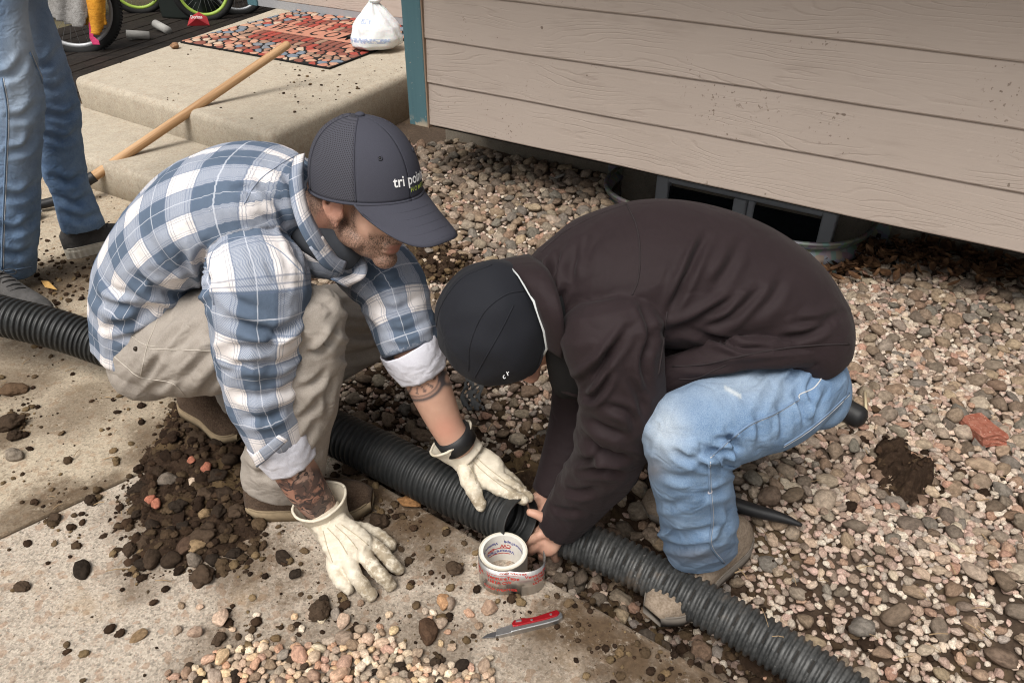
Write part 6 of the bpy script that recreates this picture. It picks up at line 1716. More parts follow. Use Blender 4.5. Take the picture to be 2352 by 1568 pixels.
for row in (bn0 - .055, bn1 + .055, bn0 - .155, bn1 + .155):
    nn = 15
    for i in range(nn):
        x = bx0 + (bx1 - bx0) * (i + .5 + (.5 if abs(row - .5) > .2 else 0) * .8) / nn
        seeds.append((x, row)); cols.append(random.choice(['brick', 'brick', 'pink', 'tan', 'red']))
fans = [(.02, .34), (.98, .66), (.02, .98), (.98, .03)]
for fx, fy in fans:
    for r_, nn, pal in ((.030, 4, ['pink', 'peach', 'red']), (.075, 7, ['blue', 'grey', 'blue']), (.135, 20, ['tan', 'tan', 'peach'])):
        for i in range(nn):
            a = 2 * math.pi * i / nn + .1; x, y = fx + r_ * math.cos(a), fy + r_ * math.sin(a) / AR
            if 0.01 < x < .99 and .02 < y < .98 and not (bx0 - .01 < x < bx1 + .01 and bn0 - .2 < y < bn1 + .2): seeds.append((x, y)); cols.append(random.choice(pal))
tries = 0
while len(seeds) < 285 and tries < 6000:
    tries += 1; x, y = random.random(), random.random()
    if bx0 - .02 < x < bx1 + .02 and bn0 - .20 < y < bn1 + .20: continue
    if all(math.hypot(x - a, (y - b) * AR) > .037 for a, b in seeds): seeds.append((x, y)); cols.append(random.choice(['red', 'brick', 'pink', 'pink', 'peach', 'peach', 'cream', 'grey', 'blue', 'tan']))
mtile = {k_: plain('moulded_' + k_, v, .75, .25, var=.18, scale=40) for k_, v in PAL.items()}
Sd = np.array(seeds) * [MW, MH]
def clip_poly(poly, p, n):
    out = []
    for i in range(len(poly)):
        a, b = poly[i], poly[(i + 1) % len(poly)]; da, db = (a - p) @ n, (b - p) @ n
        if da <= 0: out.append(a)
        if da * db < 0: out.append(a + (b - a) * (da / (da - db)))
    return out
for i, c in enumerate(Sd):
    poly = [np.array(p) for p in ((.006, .006), (MW - .006, .006), (MW - .006, MH - .006), (.006, MH - .006))]
    for j in np.argsort(np.linalg.norm(Sd - c, axis=1))[1:24]:
        d_ = Sd[j] - c
        poly = clip_poly(poly, (c + Sd[j]) / 2 - d_ / np.linalg.norm(d_) * .0050, d_)
        if len(poly) < 3: break
    if len(poly) < 3: continue
    # keep clear of the banner
    b0, b1 = bn0 * MH - .002, bn1 * MH + .002
    if bx0 * MW < c[0] < bx1 * MW:
        if c[1] < b0: poly = clip_poly(poly, np.array([0, b0]), np.array([0, 1.0]))
        elif c[1] > b1: poly = clip_poly(poly, np.array([0, b1]), np.array([0, -1.0]))
    elif c[0] <= bx0 * MW: poly = clip_poly(poly, np.array([bx0 * MW - .003, 0]), np.array([1.0, 0]))
    else: poly = clip_poly(poly, np.array([bx1 * MW + .003, 0]), np.array([-1.0, 0]))
    if len(poly) < 3: continue
    # round the corners
    P = np.array(poly); P = np.vstack([[P[k_] * .78 + P[k_ - 1] * .22, P[k_] * .78 + P[(k_ + 1) % len(P)] * .22] for k_ in range(len(P))])
    ctr = P.mean(0); V = [m3(*q, .008) for q in P] + [m3(*(ctr + (q - ctr) * .82), .0125) for q in P]; nP = len(P)
    F = [(k_, (k_ + 1) % nP, (k_ + 1) % nP + nP, k_ + nP) for k_ in range(nP)] + [tuple(range(nP, 2 * nP))]
    link('stone_tile', mesh('stone_tile', V, F), mtile[cols[i]], mat_o)
link('banner', prism('banner', [m3(a * MW, b * MH, 0)[:2] for a, b in ((bx0, bn0), (bx1, bn0), (bx1, bn1), (bx0, bn1))], .008, .0115, .001, 1), mtile['pink'], mat_o)
V, F = text_geo('WELCOME', (bn1 - bn0) * MH * 1.05, bold=.0008, spacing=1.55)
wd_ = V[:, 0].max() - V[:, 0].min(); kx = min(1, (bx1 - bx0) * MW * .93 / wd_)
link('lettering', mesh('lettering', [m3((bx0 + bx1) / 2 * MW + v[0] * kx, (bn0 + bn1) / 2 * MH + v[1], .0123) for v in V], F), M_rub, mat_o)

# ------------------------------------------------------------------ knotted plastic bag on the mat
def bag():
    m = Mat('thin_white_plastic', .35, .4); p = m.pos(); n = m.noise(p, 30, 6, .6)
    c = m.mix(n, (.60, .62, .63, 1), (.78, .79, .80, 1)); c = m.mix(m.math('MULTIPLY', m.attr('print'), m.step(m.noise(p, 70, 3), .40, .52)), c, (.16, .24, .46, 1))
    m.set(color=c, normal=m.bump(n, .6, .008)); m.b.inputs['Subsurface Weight'].default_value = .15
    b0 = G(862, 112, PZ + .012); sc = depth_of(b0) / FPX * .94
    prof = [(0, .30), (.03, .74), (.09, .97), (.2, 1.0), (.36, .86), (.52, .58), (.64, .36), (.72, .20), (.77, .14), (.81, .19), (.86, .13), (.92, .16), (1.0, .20)]
    H = 142 * sc; R = 63 * sc; V, F = [], []; n1, n2 = 70, 72; pr = []
    for i in range(n1):
        t = i / (n1 - 1); r0 = np.interp(t, *zip(*prof)) * R
        for j in range(n2):
            a = 2 * math.pi * j / n2
            fl = 1 + (.10 + .35 * sstep(t, .35, .75)) * math.sin(a * 7 + 9 * t + 2 * math.sin(3 * a)) * .5 + .06 * mnoise.noise(Vector((math.cos(a) * 2, math.sin(a) * 2, t * 6)))
            if t > .80: fl *= (1 - .55 * abs(math.sin(a)))
            lean = .10 * R * math.sin(t * 3) + (.06 * R if t > .8 else 0)
            V.append((b0[0] + r0 * fl * math.cos(a) * (1.02) + lean, b0[1] + r0 * fl * math.sin(a) * .8, b0[2] + H * t * 1.0 + .004 * mnoise.noise(Vector((a, t * 8, 0))) * (t > .05)))
            pr.append(.7 if (.15 < t < .22 and -2.9 < (a if a < math.pi else a - 2 * math.pi) < -.9) or (.44 < t < .52 and -2.4 < (a if a < math.pi else a - 2 * math.pi) < -1.7) else 0.0)
    for i in range(n1 - 1):
        for j in range(n2): F.append((i * n2 + j, i * n2 + (j + 1) % n2, (i + 1) * n2 + (j + 1) % n2, (i + 1) * n2 + j))
    F.append(tuple(range(n2 - 1, -1, -1)))
    me = mesh('plastic_bag', V, F); add_attr(me, 'print', pr)
    o = link('plastic_bag', me, m.m, None, True); tag(o, 'white plastic bag with blue print, knotted at the top, on the doormat corner', 'bag')
    kn = ellipsoid((b0[0] + .16 * R, b0[1], b0[2] + H * .775), (R * .24, R * .22, H * .05)); k_ = link('knot', mesh('knot', kn['V'], kn['F']), m.m, o, True); add_attr(k_.data, 'print', np.zeros(len(kn['V'])))
bag()

# ------------------------------------------------------------------ long wooden tool handle across the porch edge
h0, h1 = G(203, 414, .085), G(478, 227, PZ + .028)
hd_ = h1 - h0
# extend until it reaches picture column 664
te = 1.0
while pj(h0 + hd_ * te)[0] < 664 and te < 4: te += .005
h2_ = h0 + hd_ * te
tool = empty('digging_tool', tuple(h0)); tag(tool, 'long wooden tool handle with black socket leaning across the porch edge', 'tool')
mw_ = Mat('ash_wood', .55, .3); ax_ = hd_ / np.linalg.norm(hd_)
q = Vector(ax_).to_track_quat('Z', 'Y')
g1 = mw_.noise(mw_.map(mw_.obj(), (38, 38, 2.0)), 1.0, 4, .6); g2 = mw_.noise(mw_.map(mw_.obj(), (140, 140, 4)), 1.0, 3)
c = mw_.ramp(mw_.math('ADD', mw_.math('MULTIPLY', g1, .7), mw_.math('MULTIPLY', g2, .3)), [(.35, (.30, .165, .075, 1)), (.5, (.44, .265, .135, 1)), (.66, (.53, .345, .195, 1))])
mw_.set(color=c, normal=mw_.bump(g2, .2, .001))
Ls = np.linalg.norm(hd_) * te
zz = np.concatenate([np.linspace(0, Ls - .02, 14), [Ls - .012, Ls - .005, Ls - .001, Ls]]); rr = np.concatenate([np.linspace(.0215, .0195, 14), [.0185, .015, .009, .001]])
shaft = tube('shaft', np.column_stack([0 * zz, 0 * zz, zz]), rr, mw_.m, tool, 20); shaft.rotation_euler = q.to_euler()
def tl(p): return np.array(p) - h0
soc = [tl(h0 + ax_ * .03), tl(h0), tl(G(160, 448, .05)), tl(G(118, 464, .035)), tl(G(60, 476, .03))]
tube('socket', catmull(soc, 24), np.interp(np.linspace(0, 1, 24), [0, .15, .3, 1], [.0245, .0245, .022, .019]), M_black, tool, 16)
V = [tl(G(*a)) for a in ((70, 470, .05), (98, 486, .03), (92, 500, .01), (60, 520, .004), (30, 515, .004))]
bl = link('steel_blade', mesh('steel_blade', V, [(0, 1, 2, 3, 4)]), M_steel, tool); so = bl.modifiers.new('Solidify', 'SOLIDIFY'); so.thickness = .006

# ------------------------------------------------------------------ bicycles and clutter beyond the porch
M_tyre = plain('black_tyre', (.014, .014, .014), .85, var=.2); M_rimg = plain('grey_alloy', (.40, .41, .42), .45, .5, .4, .06); M_lime = plain('lime_rim', (.34, .48, .08), .5, .4, var=.08)
M_frame_b = plain('dark_bike_frame', (.02, .02, .022), .4, .5)
def wheel(bike, c, ax, R, rim_m, tr=.026, nsp=28, knob=True):
    """child wheel (an Empty) > tyre, rim, hub, spokes"""
    ax = np.array(ax, float); ax /= np.linalg.norm(ax)
    up = np.array([0, 0, 1.0]); e1 = np.cross(up, ax); e1 /= np.linalg.norm(e1); e2 = np.cross(ax, e1)
    w = bpy.data.objects.new('wheel', None); COL.objects.link(w); w.empty_display_size = .05; w.parent = bike
    cl = np.array(c) - np.array(bike.location)
    def circ(r, n=64): return np.array([cl + r * (math.cos(a) * e1 + math.sin(a) * e2) for a in np.linspace(0, 2 * math.pi, n + 1)])
    tube('tyre', circ(R - tr), tr, M_tyre, w, 12, False)
    if knob:
        parts = []
        for k_ in range(90):
            a = 2 * math.pi * k_ / 90
            for s in (-.5, .5):
                rd = math.cos(a) * e1 + math.sin(a) * e2; p = cl + rd * (R - tr * .16) + ax * s * tr * 1.1
                t = -math.sin(a) * e1 + math.cos(a) * e2
                V = [p + rd * x * .006 + t * y * .006 + ax * z * .006 for x in (-1, 1) for y in (-1, 1) for z in (-1, 1)]
                parts.append((V, [(0, 1, 3, 2), (4, 6, 7, 5), (0, 4, 5, 1), (2, 3, 7, 6), (0, 2, 6, 4), (1, 5, 7, 3)]))
        link('tread', joinm('tread', parts), M_tyre, w)
    # box-section rim
    V, F = [], []; n = 64
    for i in range(n):
        rd = math.cos(2 * math.pi * i / n) * e1 + math.sin(2 * math.pi * i / n) * e2
        for r_, z in ((R - tr * 1.75, .013), (R - tr * 1.75, -.013), (R - tr * 2.7, -.009), (R - tr * 2.7, .009)): V.append(cl + rd * r_ + ax * z)
    for i in range(n):
        a, b = i * 4, ((i + 1) % n) * 4
        for q_ in range(4): F.append((a + q_, b + q_, b + (q_ + 1) % 4, a + (q_ + 1) % 4))
    link('rim', mesh('rim', V, F), rim_m, w, True)
    tube('hub', [cl - ax * .045, cl + ax * .045], .018, M_rimg, w, 14)
    for k_ in range(nsp):
        a = 2 * math.pi * k_ / nsp; s = 1 if k_ % 2 else -1
        b = a + .5 * (1 if (k_ // 2) % 2 else -1)
        tube('spoke', [cl + .018 * (math.cos(b) * e1 + math.sin(b) * e2) + ax * .03 * s, cl + (R - tr * 2.6) * (math.cos(a) * e1 + math.sin(a) * e2)], .0011, M_rimg, w, 5)
    return w
def bicycle(lab, wc, ax, R, rim_m, fwd, knob=True, tr=.026, second=None):
    b = empty('bicycle', (wc[0], wc[1], wc[2] - R)); tag(b, lab, 'bicycle', 'bicycles parked beside the porch')
    ax = np.array(ax, float); ax /= np.linalg.norm(ax); fwd = np.array(fwd, float); fwd /= np.linalg.norm(fwd)
    L0 = np.array(b.location); wheel(b, wc, ax, R, rim_m, tr, 28, knob)
    rear = np.array(wc) + fwd * R * 3.0; wheel(b, rear, ax, R, second or rim_m, tr, 28, knob)
    hd = np.array(wc) + fwd * R * .55 + np.array([0, 0, R * 1.35]); seat = np.array(wc) + fwd * R * 2.2 + np.array([0, 0, R * 1.55]); bb = np.array(wc) + fwd * R * 1.85 + np.array([0, 0, -R * .12])
    for s in (-1, 1): tube('fork', [np.array(wc) + ax * s * .05 - L0, hd + ax * s * .045 - np.array([0, 0, .12]) - L0, hd - L0], .013, M_frame_b, b, 10)
    for nm, p, q_ in (('top_tube', hd, seat), ('down_tube', hd - np.array([0, 0, .08]), bb), ('seat_tube', seat, bb), ('chain_stay', bb, rear), ('seat_stay', seat, rear)): tube(nm, [p - L0, q_ - L0], .016, M_frame_b, b, 10)
    hb_ = hd + np.array([0, 0, .12]); tube('handlebar', catmull([hb_ + ax * .28 - fwd * -.05 - L0, hb_ + ax * .1 - L0, hb_ - ax * .1 - L0, hb_ - ax * .28 + fwd * .05 - L0], 16), .011, M_frame_b, b, 10)
    tube('stem', [hd - L0, hb_ - L0], .014, M_frame_b, b, 10)
    sd = ellipsoid(seat + np.array([0, 0, .05]) - L0, (.12, .06, .025)); link('saddle', mesh('saddle', sd['V'], sd['F']), M_black, b, True)
    ch = bb - L0; tube('crank', [ch - ax * .05, ch - ax * .06 + fwd * .12 - np.array([0, 0, .1])], .009, M_rimg, b, 8)
    return b
wc1 = G(192, 128, -.0); R1 = .345
wc1 = wc1 + np.array([0, 0, R1])
bicycle('bicycle with grey rims and knobby tyres, a cloth hanging over it', wc1, (.22, -.97, 0), R1, M_rimg, (-.95, -.25, 0), True, .031)
wc2 = G(480, 50, .02) + np.array([0, 0, .25])
bicycle('small bicycle with a lime green rim close to the porch corner', wc2, (.42, -.9, 0), .255, M_lime, (-.9, .42, 0), False, .027)
wc3 = G(540, 45, .02) + np.array([0, 0, .25])
bicycle('small bicycle with grey rims behind the lime green one', wc3 + np.array([0, .18, 0]), (.40, -.91, 0), .255, M_rimg, (-.8, .6, 0), False, .024)
# cloths thrown over the first bicycle
def drape(name, outline, Y, mat, label, cat, thick=.006, wav=.012, seed=0):
    """cloth hanging in a vertical sheet, cut to an outline"""
    P = np.array(outline, float); x0, y0 = P.min(0); x1, y1 = P.max(0); n = 34
    V, F, idx = [], [], {}
    gx_ = np.linspace(x0, x1, n); gy_ = np.linspace(y0, y1, n)
    ins = in_poly(*np.meshgrid(gx_, gy_), outline)
    for j in range(n):
        for i in range(n):
            if ins[j, i]:
                idx[(i, j)] = len(V); V.append(Q(gx_[i], gy_[j], Y + wav * math.sin(gx_[i] * .13 + seed) + wav * .7 * math.sin(gx_[i] * .07 - gy_[j] * .05 + seed * 2)))
    for j in range(n - 1):
        for i in range(n - 1):
            k4 = [(i, j), (i + 1, j), (i + 1, j + 1), (i, j + 1)]
            if all(k_ in idx for k_ in k4): F.append(tuple(idx[k_] for k_ in k4))
    o = link(name, mesh(name, V, F), mat, None, True); so = o.modifiers.new('Solidify', 'SOLIDIFY'); so.thickness = thick
    ss = o.modifiers.new('Subdivision', 'SUBSURF'); ss.levels = 1; ss.render_levels = 1
    tag(o, label, cat); return o
Yc = float(wc1[1]) - .07
drape('grey_cloth', [(70, -160), (208, -160), (210, 8), (203, 40), (196, 62), (182, 70), (150, 58), (112, 42), (95, 28)], Yc, cloth_mat('grey_marled_cloth', (.20, .19, .18), (.36, .35, .34), .95, 160, .1), 'grey marled cloth hanging over the knobby bicycle wheel', 'cloth', .012)
drape('orange_towel', [(196, -160), (238, -160), (240, 10), (247, 45), (254, 62), (236, 66), (228, 88), (212, 86), (204, 60), (196, 66), (186, 60), (200, 20)], Yc + .02, cloth_mat('orange_fleece', (.50, .20, .02), (.68, .33, .04), .95, 220, .3), 'fluffy orange towel hanging beside the grey cloth on the bicycle', 'towel', .02, .02, 1.2)
drape('pink_rag', [(203, 50), (214, 52), (216, 84), (228, 92), (231, 104), (214, 105), (206, 88)], Yc + .005, cloth_mat('pink_fabric', (.42, .03, .10), (.55, .06, .16)), 'small pink rag hanging under the orange towel', 'rag', .006)
# dark boards they stand on, pale hose, backdrop
dk = empty('wooden_deck', tuple(G(300, 100, 0))); tag(dk, 'low dark wooden deck under the bicycles', 'deck')
dkd = (pL1 - pFL) / np.linalg.norm(pL1 - pFL); dn = np.array([-dkd[1], dkd[0]])
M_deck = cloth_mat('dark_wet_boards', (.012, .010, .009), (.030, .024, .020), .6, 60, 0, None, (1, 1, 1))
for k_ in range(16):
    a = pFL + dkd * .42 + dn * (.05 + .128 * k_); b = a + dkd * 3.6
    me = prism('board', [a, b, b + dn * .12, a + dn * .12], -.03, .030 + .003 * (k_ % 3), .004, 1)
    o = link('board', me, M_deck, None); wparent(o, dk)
fy = G(300, -40, 0)
fence = empty('board_fence', (-3.5, 8.4, 0)); tag(fence, 'dark board fence far behind the bicycles', 'fence')
for k_ in range(26):
    o = link('plank', boxm('plank', .15, .02, 1.7, .004, 1, (k_ * .157 - 2.2, .004 * (k_ % 2), .85)), M_deck, fence)
bn = empty('storage_bin', tuple(G(370, 62, .03))); bn.rotation_euler = (0, 0, -.25); tag(bn, 'dark green storage bin standing between the bicycles', 'bin')
M_bin = plain('dark_green_plastic', (.012, .016, .014), .5)
link('bin_body', boxm('bin_body', .42, .3, .34, .02, 3, (0, .45, .17)), M_bin, bn); link('lid', boxm('lid', .45, .33, .04, .015, 3, (0, .45, .36)), M_bin, bn)
for px_, py_, a, l_ in ((318, 84, .3, .16), (372, 66, -.8, .22)):
    p = G(px_, py_, .06); tube('white_stub', [p - np.array([l_ / 2 * math.cos(a), l_ / 2 * math.sin(a), -.02]), p + np.array([l_ / 2 * math.cos(a), l_ / 2 * math.sin(a), .0])], .032, plain('chalky_plastic', (.34, .33, .31), .6), None, 16)
tag(bpy.data.objects['white_stub'], 'chalky round tube lying beside the grey rimmed wheel', 'tube')
tag(bpy.data.objects['white_stub.001'], 'chalky tube leaning against the dark storage bin', 'tube')
hs = [G(140, 136, .012), G(200, 133, .012), G(262, 128, .012), G(320, 121, .012)]
tag(tube('hose', catmull(hs, 24), .012, plain('pale_grey_hose', (.36, .36, .35), .6), None, 10), 'pale grey hose lying along the edge of the dark deck', 'hose')
# snack bag
sbp = G(455, 60, .035); V = [sbp + np.array(p) for p in ((-.09, 0, 0), (.09, .02, 0), (.07, .05, .06), (.01, .05, .10), (-.07, .04, .06))]
cs = np.mean(V, 0) + np.array([0, -.04, .015]); sb = link('snack_bag', mesh('snack_bag', V + [cs], [(0, 1, 5), (1, 2, 5), (2, 3, 5), (3, 4, 5), (4, 0, 5)]), plain('red_foil_bag', (.30, .015, .02), .5, .5), None)
so = sb.modifiers.new('Solidify', 'SOLIDIFY'); so.thickness = .004; ss = sb.modifiers.new('Subdivision', 'SUBSURF'); ss.subdivision_type = 'SIMPLE'; ss.levels = 2; ss.render_levels = 2
tag(sb, 'red snack bag with white letters under the lime green wheel', 'snack bag')
V, F = text_geo('Doritos', .038, bold=.001); l_ = link('lettering', mesh('lettering', [cs + np.array([v[0] * .8 + .005, -.008, .012 + v[1] * .9]) for v in V], F), plain('white_print', (.8, .8, .8)), sb)

# ------------------------------------------------------------------ small things in the gravel
br = G(2252, 988, .04)
bv = pebble_mesh('brick_piece', 3, 2, .05)
bm = bmesh.new(); bmesh.ops.create_cube(bm, size=1); bmesh.ops.subdivide_edges(bm, edges=bm.edges[:], cuts=5, use_grid_fill=True)
for v in bm.verts:
    d_ = mnoise.noise(v.co * 3.1) * .10 + mnoise.noise(v.co * 9) * .04; v.co = v.co * (1 + d_); v.co.x += .18 * v.co.y * v.co.y
bme = bpy.data.meshes.new('brick_piece'); bm.to_mesh(bme); bm.free()
m = Mat('red_brick_clay', .9, .15); n = m.noise(m.obj(), 4, 6, .7); c = m.mix(m.step(n, .35, .7), (.30, .095, .06, 1), (.46, .20, .14, 1)); c = m.mix(m.step(m.noise(m.obj(), 16, 3), .62, .7), c, (.62, .46, .38, 1)); m.set(color=c, normal=m.bump(n, .5, .1))
o = link('brick_piece', bme, m.m, None, False, tuple(br), (.15, -.20, math.atan2(*(G(2290, 1035, 0) - G(2215, 945, 0))[[1, 0]])), (.115, .062, .036)); tag(o, 'broken piece of red brick lying on the gravel', 'brick')
# rubber grip sticking out behind the jeans
gp = [G(1860, 888, .075), G(1935, 936, .06), G(1988, 966, .052)]
gr = tube('tool_grip', catmull(gp, 16), np.concatenate([np.full(13, .031), [.030, .026, .012]]), M_black, None, 18); tag(gr, 'black rubber tool grip poking out behind the faded jeans', 'tool')
stk = [G(1640, 1142, .03), G(1720, 1168, .03), G(1800, 1190, .032), G(1842, 1206, .03)]
tag(tube('plastic_stake', catmull(stk, 16), np.interp(np.linspace(0, 1, 16), [0, .5, 1], [.019, .015, .004]), M_black, None, 14), 'black tapered plastic stake lying on the gravel behind the shin', 'stake')
stc = [G(1221, 430, .06), G(1258, 417, .075), G(1297, 400, .085)]
tag(tube('pale_stick', catmull(stc, 10), .0065, plain('bleached_wood', (.34, .32, .29), .8), None, 8), 'bleached stick lying on the stones under the siding', 'stick')
st2 = [G(1990, 905, .04), G(1988, 955, .045)]
tag(tube('straw_stem', [G(1987, 900, .05), G(1990, 950, .045)], .004, plain('dry_straw', (.48, .40, .26), .8), None, 6), 'dry straw stem standing by the black grip', 'stem')
lf = [G(96, 648, .02), G(110, 650, .035), G(132, 668, .012), G(112, 664, .02)]
o = link('yellow_leaf', mesh('yellow_leaf', [G(94, 644, .01), G(112, 646, .03), G(132, 666, .012), G(104, 660, .016), G(113, 655, .024)], [(0, 1, 4), (1, 2, 4), (2, 3, 4), (3, 0, 4)]), plain('ochre_leaf', (.50, .30, .10), .7), None)
so = o.modifiers.new('Solidify', 'SOLIDIFY'); so.thickness = .001; tag(o, 'ochre dry leaf beside the grey knit shoe', 'leaf')
# scrap of weed barrier
V = []; n = 9
for j in range(n):
    for i in range(n): V.append(G(1062 + 46 * i / (n - 1) + 5 * math.sin(j), 868 + 74 * j / (n - 1), .045 + .02 * mnoise.noise(Vector((i * .6, j * .6, 0)))))
o = link('fabric_scrap', mesh('fabric_scrap', V, [(j * n + i, j * n + i + 1, (j + 1) * n + i + 1, (j + 1) * n + i) for j in range(n - 1) for i in range(n - 1) if (i * 7 + j * 5) % 11 > 2]), plain('grey_weed_fabric', (.075, .078, .080), .9), None, True)
so = o.modifiers.new('Solidify', 'SOLIDIFY'); so.thickness = .002; tag(o, 'torn scrap of dark grey weed fabric among the stones', 'fabric scrap')
# dry leaves under the bay
V, F, LC = [], [], []
def leafs(n, fn):
    made = 0
    while made < n:
        px_, py_ = fn(); p = G(px_, py_, .03); p[2] = float(ground_h(p[0], p[1])) + .022 + .04 * random.random()
        if (p[0] - WO[0]) * wn[0] + (p[1] - WO[1]) * wn[1] < -SETBACK + .02: 
            made += 1; continue
        a = random.uniform(0, 6.28); l_ = random.uniform(.014, .032); w_ = l_ * random.uniform(.3, .5); cu = random.uniform(.2, .9)
        M3 = np.array(Euler((random.uniform(-.7, .7), random.uniform(-.7, .7), a)).to_matrix()); b = len(V)
        pts = []
        for t in np.linspace(-1, 1, 5):
            ww = w_ * (1 - t * t) ** .7 * (1 + .3 * random.uniform(-1, 1))
            for s in (-1, 0, 1): pts.append((l_ * t, ww * s, cu * (l_ * t * t * .5 + abs(s) * ww * .8)))
        for q_ in pts: V.append(p + M3 @ np.array(q_)); LC.append(0)
        for i in range(4):
            for j in range(2): F.append((b + i * 3 + j, b + i * 3 + j + 1, b + (i + 1) * 3 + j + 1, b + (i + 1) * 3 + j))
        made += 1
leafs(620, lambda: (lambda x: (x, 592 + (x - 1850) * .10 + random.gauss(0, 22)))(random.uniform(1840, 2350)))
leafs(30, lambda: (random.uniform(2150, 2360), random.uniform(640, 700)))
m = Mat('dry_brown_leaf', .8, .2); n = m.noise(m.pos(), 30, 3); c = m.ramp(n, [(.32, (.035, .018, .010, 1)), (.5, (.085, .042, .020, 1)), (.68, (.20, .11, .055, 1))]); m.set(color=c)
dl = link('dry_leaves', mesh('dry_leaves', V, F), m.m, None, True); tag(dl, 'heap of curled brown leaves blown against the window well', 'leaves', kind='stuff')
# straws and twigs
V, F = [], []; parts = []
for k_ in range(110):
    px_, py_ = random.choice([(random.uniform(780, 1330), random.uniform(860, 1120)), (random.uniform(1680, 2350), random.uniform(680, 1560)), (random.uniform(1680, 2350), random.uniform(680, 1560)), (random.uniform(0, 560), random.uniform(650, 1350))])
    x_, y_ = G(px_, py_, 0)[:2]; z_ = max(0.0, float(ground_h(x_, y_))) + .012 if sdist(x_, y_) > 0.02 else .004
    a = random.uniform(0, 6.28); l_ = random.uniform(.012, .045); d_ = np.array([math.cos(a), math.sin(a), random.uniform(-.1, .25)])
    parts.append(tube_geo([np.array([x_, y_, z_]), np.array([x_, y_, z_]) + d_ * l_ * .5 + np.array([0, 0, .003]), np.array([x_, y_, z_]) + d_ * l_], random.uniform(.0006, .0013), 5))
tw = link('straw_bits', joinm('straw_bits', parts), plain('straw', (.30, .21, .12), .9, var=.4), None); tag(tw, 'bits of dry straw and twigs lying on gravel and concrete', 'straw', kind='stuff')
# ------------------------------------------------------------------ heap of dug soil, clods and loose stones on the concrete
def mound(name, outline, hmax, label, cat, z0=0.001, seed=0, kind=None):
    W_ = np.array([G(a, b, 0)[:2] for a, b in outline]); x0, y0 = W_.min(0) - .02; x1, y1 = W_.max(0) + .02
    gx_, gy_ = np.meshgrid(np.arange(x0, x1, .007), np.arange(y0, y1, .007))
    ins = in_poly(gx_, gy_, W_).astype(float)
    for _ in range(22):
        p_ = np.pad(ins, 1); ins = (p_[1:-1, 1:-1] * 2 + p_[:-2, 1:-1] + p_[2:, 1:-1] + p_[1:-1, :-2] + p_[1:-1, 2:]) / 6
    nz_ = vnoise(gx_, gy_, 28, seed) * .9 + vnoise(gx_, gy_, 70, seed + 1) * .6 + vnoise(gx_, gy_, 150, seed + 2) * .35
    h = hmax * np.clip(ins - .30 + nz_ * 1.0, 0, 2) ** .8 + z0 - .004
    ny_, nx_ = gx_.shape; F = []
    for j in range(ny_ - 1):
        for i in range(nx_ - 1):
            if max(h[j, i], h[j + 1, i], h[j, i + 1], h[j + 1, i + 1]) > z0: a = j * nx_ + i; F.append((a, a + 1, a + nx_ + 1, a + nx_))
    base = gz_ground(gx_, gy_) if z0 > .0015 else 0
    V = np.stack([gx_.ravel(), gy_.ravel(), (h + base).ravel()], 1)
    me = mesh(name, V, F); bm = bmesh.new(); bm.from_mesh(me); bmesh.ops.delete(bm, geom=[v for v in bm.verts if not v.link_faces], context='VERTS'); bm.to_mesh(me); bm.free()
    o = link(name, me, M_soil, None, True); tag(o, label, cat, kind=kind)
    hf = lambda x, y: np.array([h[min(ny_ - 1, max(0, int((b - y0) / .007))), min(nx_ - 1, max(0, int((a - x0) / .007)))] for a, b in zip(np.atleast_1d(x), np.atleast_1d(y))])
    return o, hf, W_
gz_ground = lambda x, y: ground_h(x, y)
heap_out = [(400, 960), (470, 930), (540, 965), (556, 1080), (565, 1180), (590, 1215), (550, 1245), (520, 1280), (450, 1300), (410, 1275), (345, 1300), (315, 1275), (335, 1225), (300, 1180), (322, 1120), (345, 1050), (375, 1010)]
heap, heap_h, HP = mound('soil_heap', heap_out, .026, 'heap of dark dug soil and stones on the concrete behind the boot', 'soil heap', seed=5)
def lump(name, px_, py_, rpx, col, mat=None, parent=None, seed=None, fl=.7, z=0.0, el=1.0, lab=None, cat=None, rot=None):
    p = G(px_, py_, z); r_ = pxlen(p, rpx)
    o = bpy.data.objects.new(name, random.choice(LUMPS if mat is M_clod_o else PEB2)); COL.objects.link(o)
    o.location = (p[0], p[1], z + r_ * fl * .62); o.scale = (r_ * el, r_ / el, r_ * fl); o.rotation_euler = (random.uniform(-.2, .2), random.uniform(-.2, .2), rot if rot is not None else random.uniform(0, 6.28))
    o.color = (*col, 1)
    if parent is not None: wparent(o, parent)
    if lab: tag(o, lab, cat)
    return o
def clod_mesh(seed):
    bm = bmesh.new(); bmesh.ops.create_icosphere(bm, subdivisions=4, radius=1)
    for v in bm.verts:
        c = v.co.copy(); v.co = c * (1 + mnoise.noise(c * 1.3 + Vector((seed * 9.1, 0, 0))) * .35 + mnoise.noise(c * 3.7 + Vector((seed, 0, 4))) * .16 + mnoise.noise(c * 9 + Vector((0, seed, 2))) * .06)
    me = bpy.data.meshes.new('clod'); bm.to_mesh(me); bm.free(); me.shade_smooth(); me.materials.append(M_clod_o); return me
LUMPS = [clod_mesh(i) for i in range(8)]
PEB2 = []
for i in range(8):
    me = pebble_mesh('stone', 40 + i, 3, .26, i % 2 == 0); me.materials.append(M_peb_o); PEB2.append(me)
DK = [(.038, .026, .018), (.052, .036, .025), (.032, .023, .017), (.066, .046, .032), (.028, .021, .016)]
GRY = [srgb(112, 103, 94)[:3], srgb(96, 90, 85)[:3], srgb(140, 125, 105)[:3]]
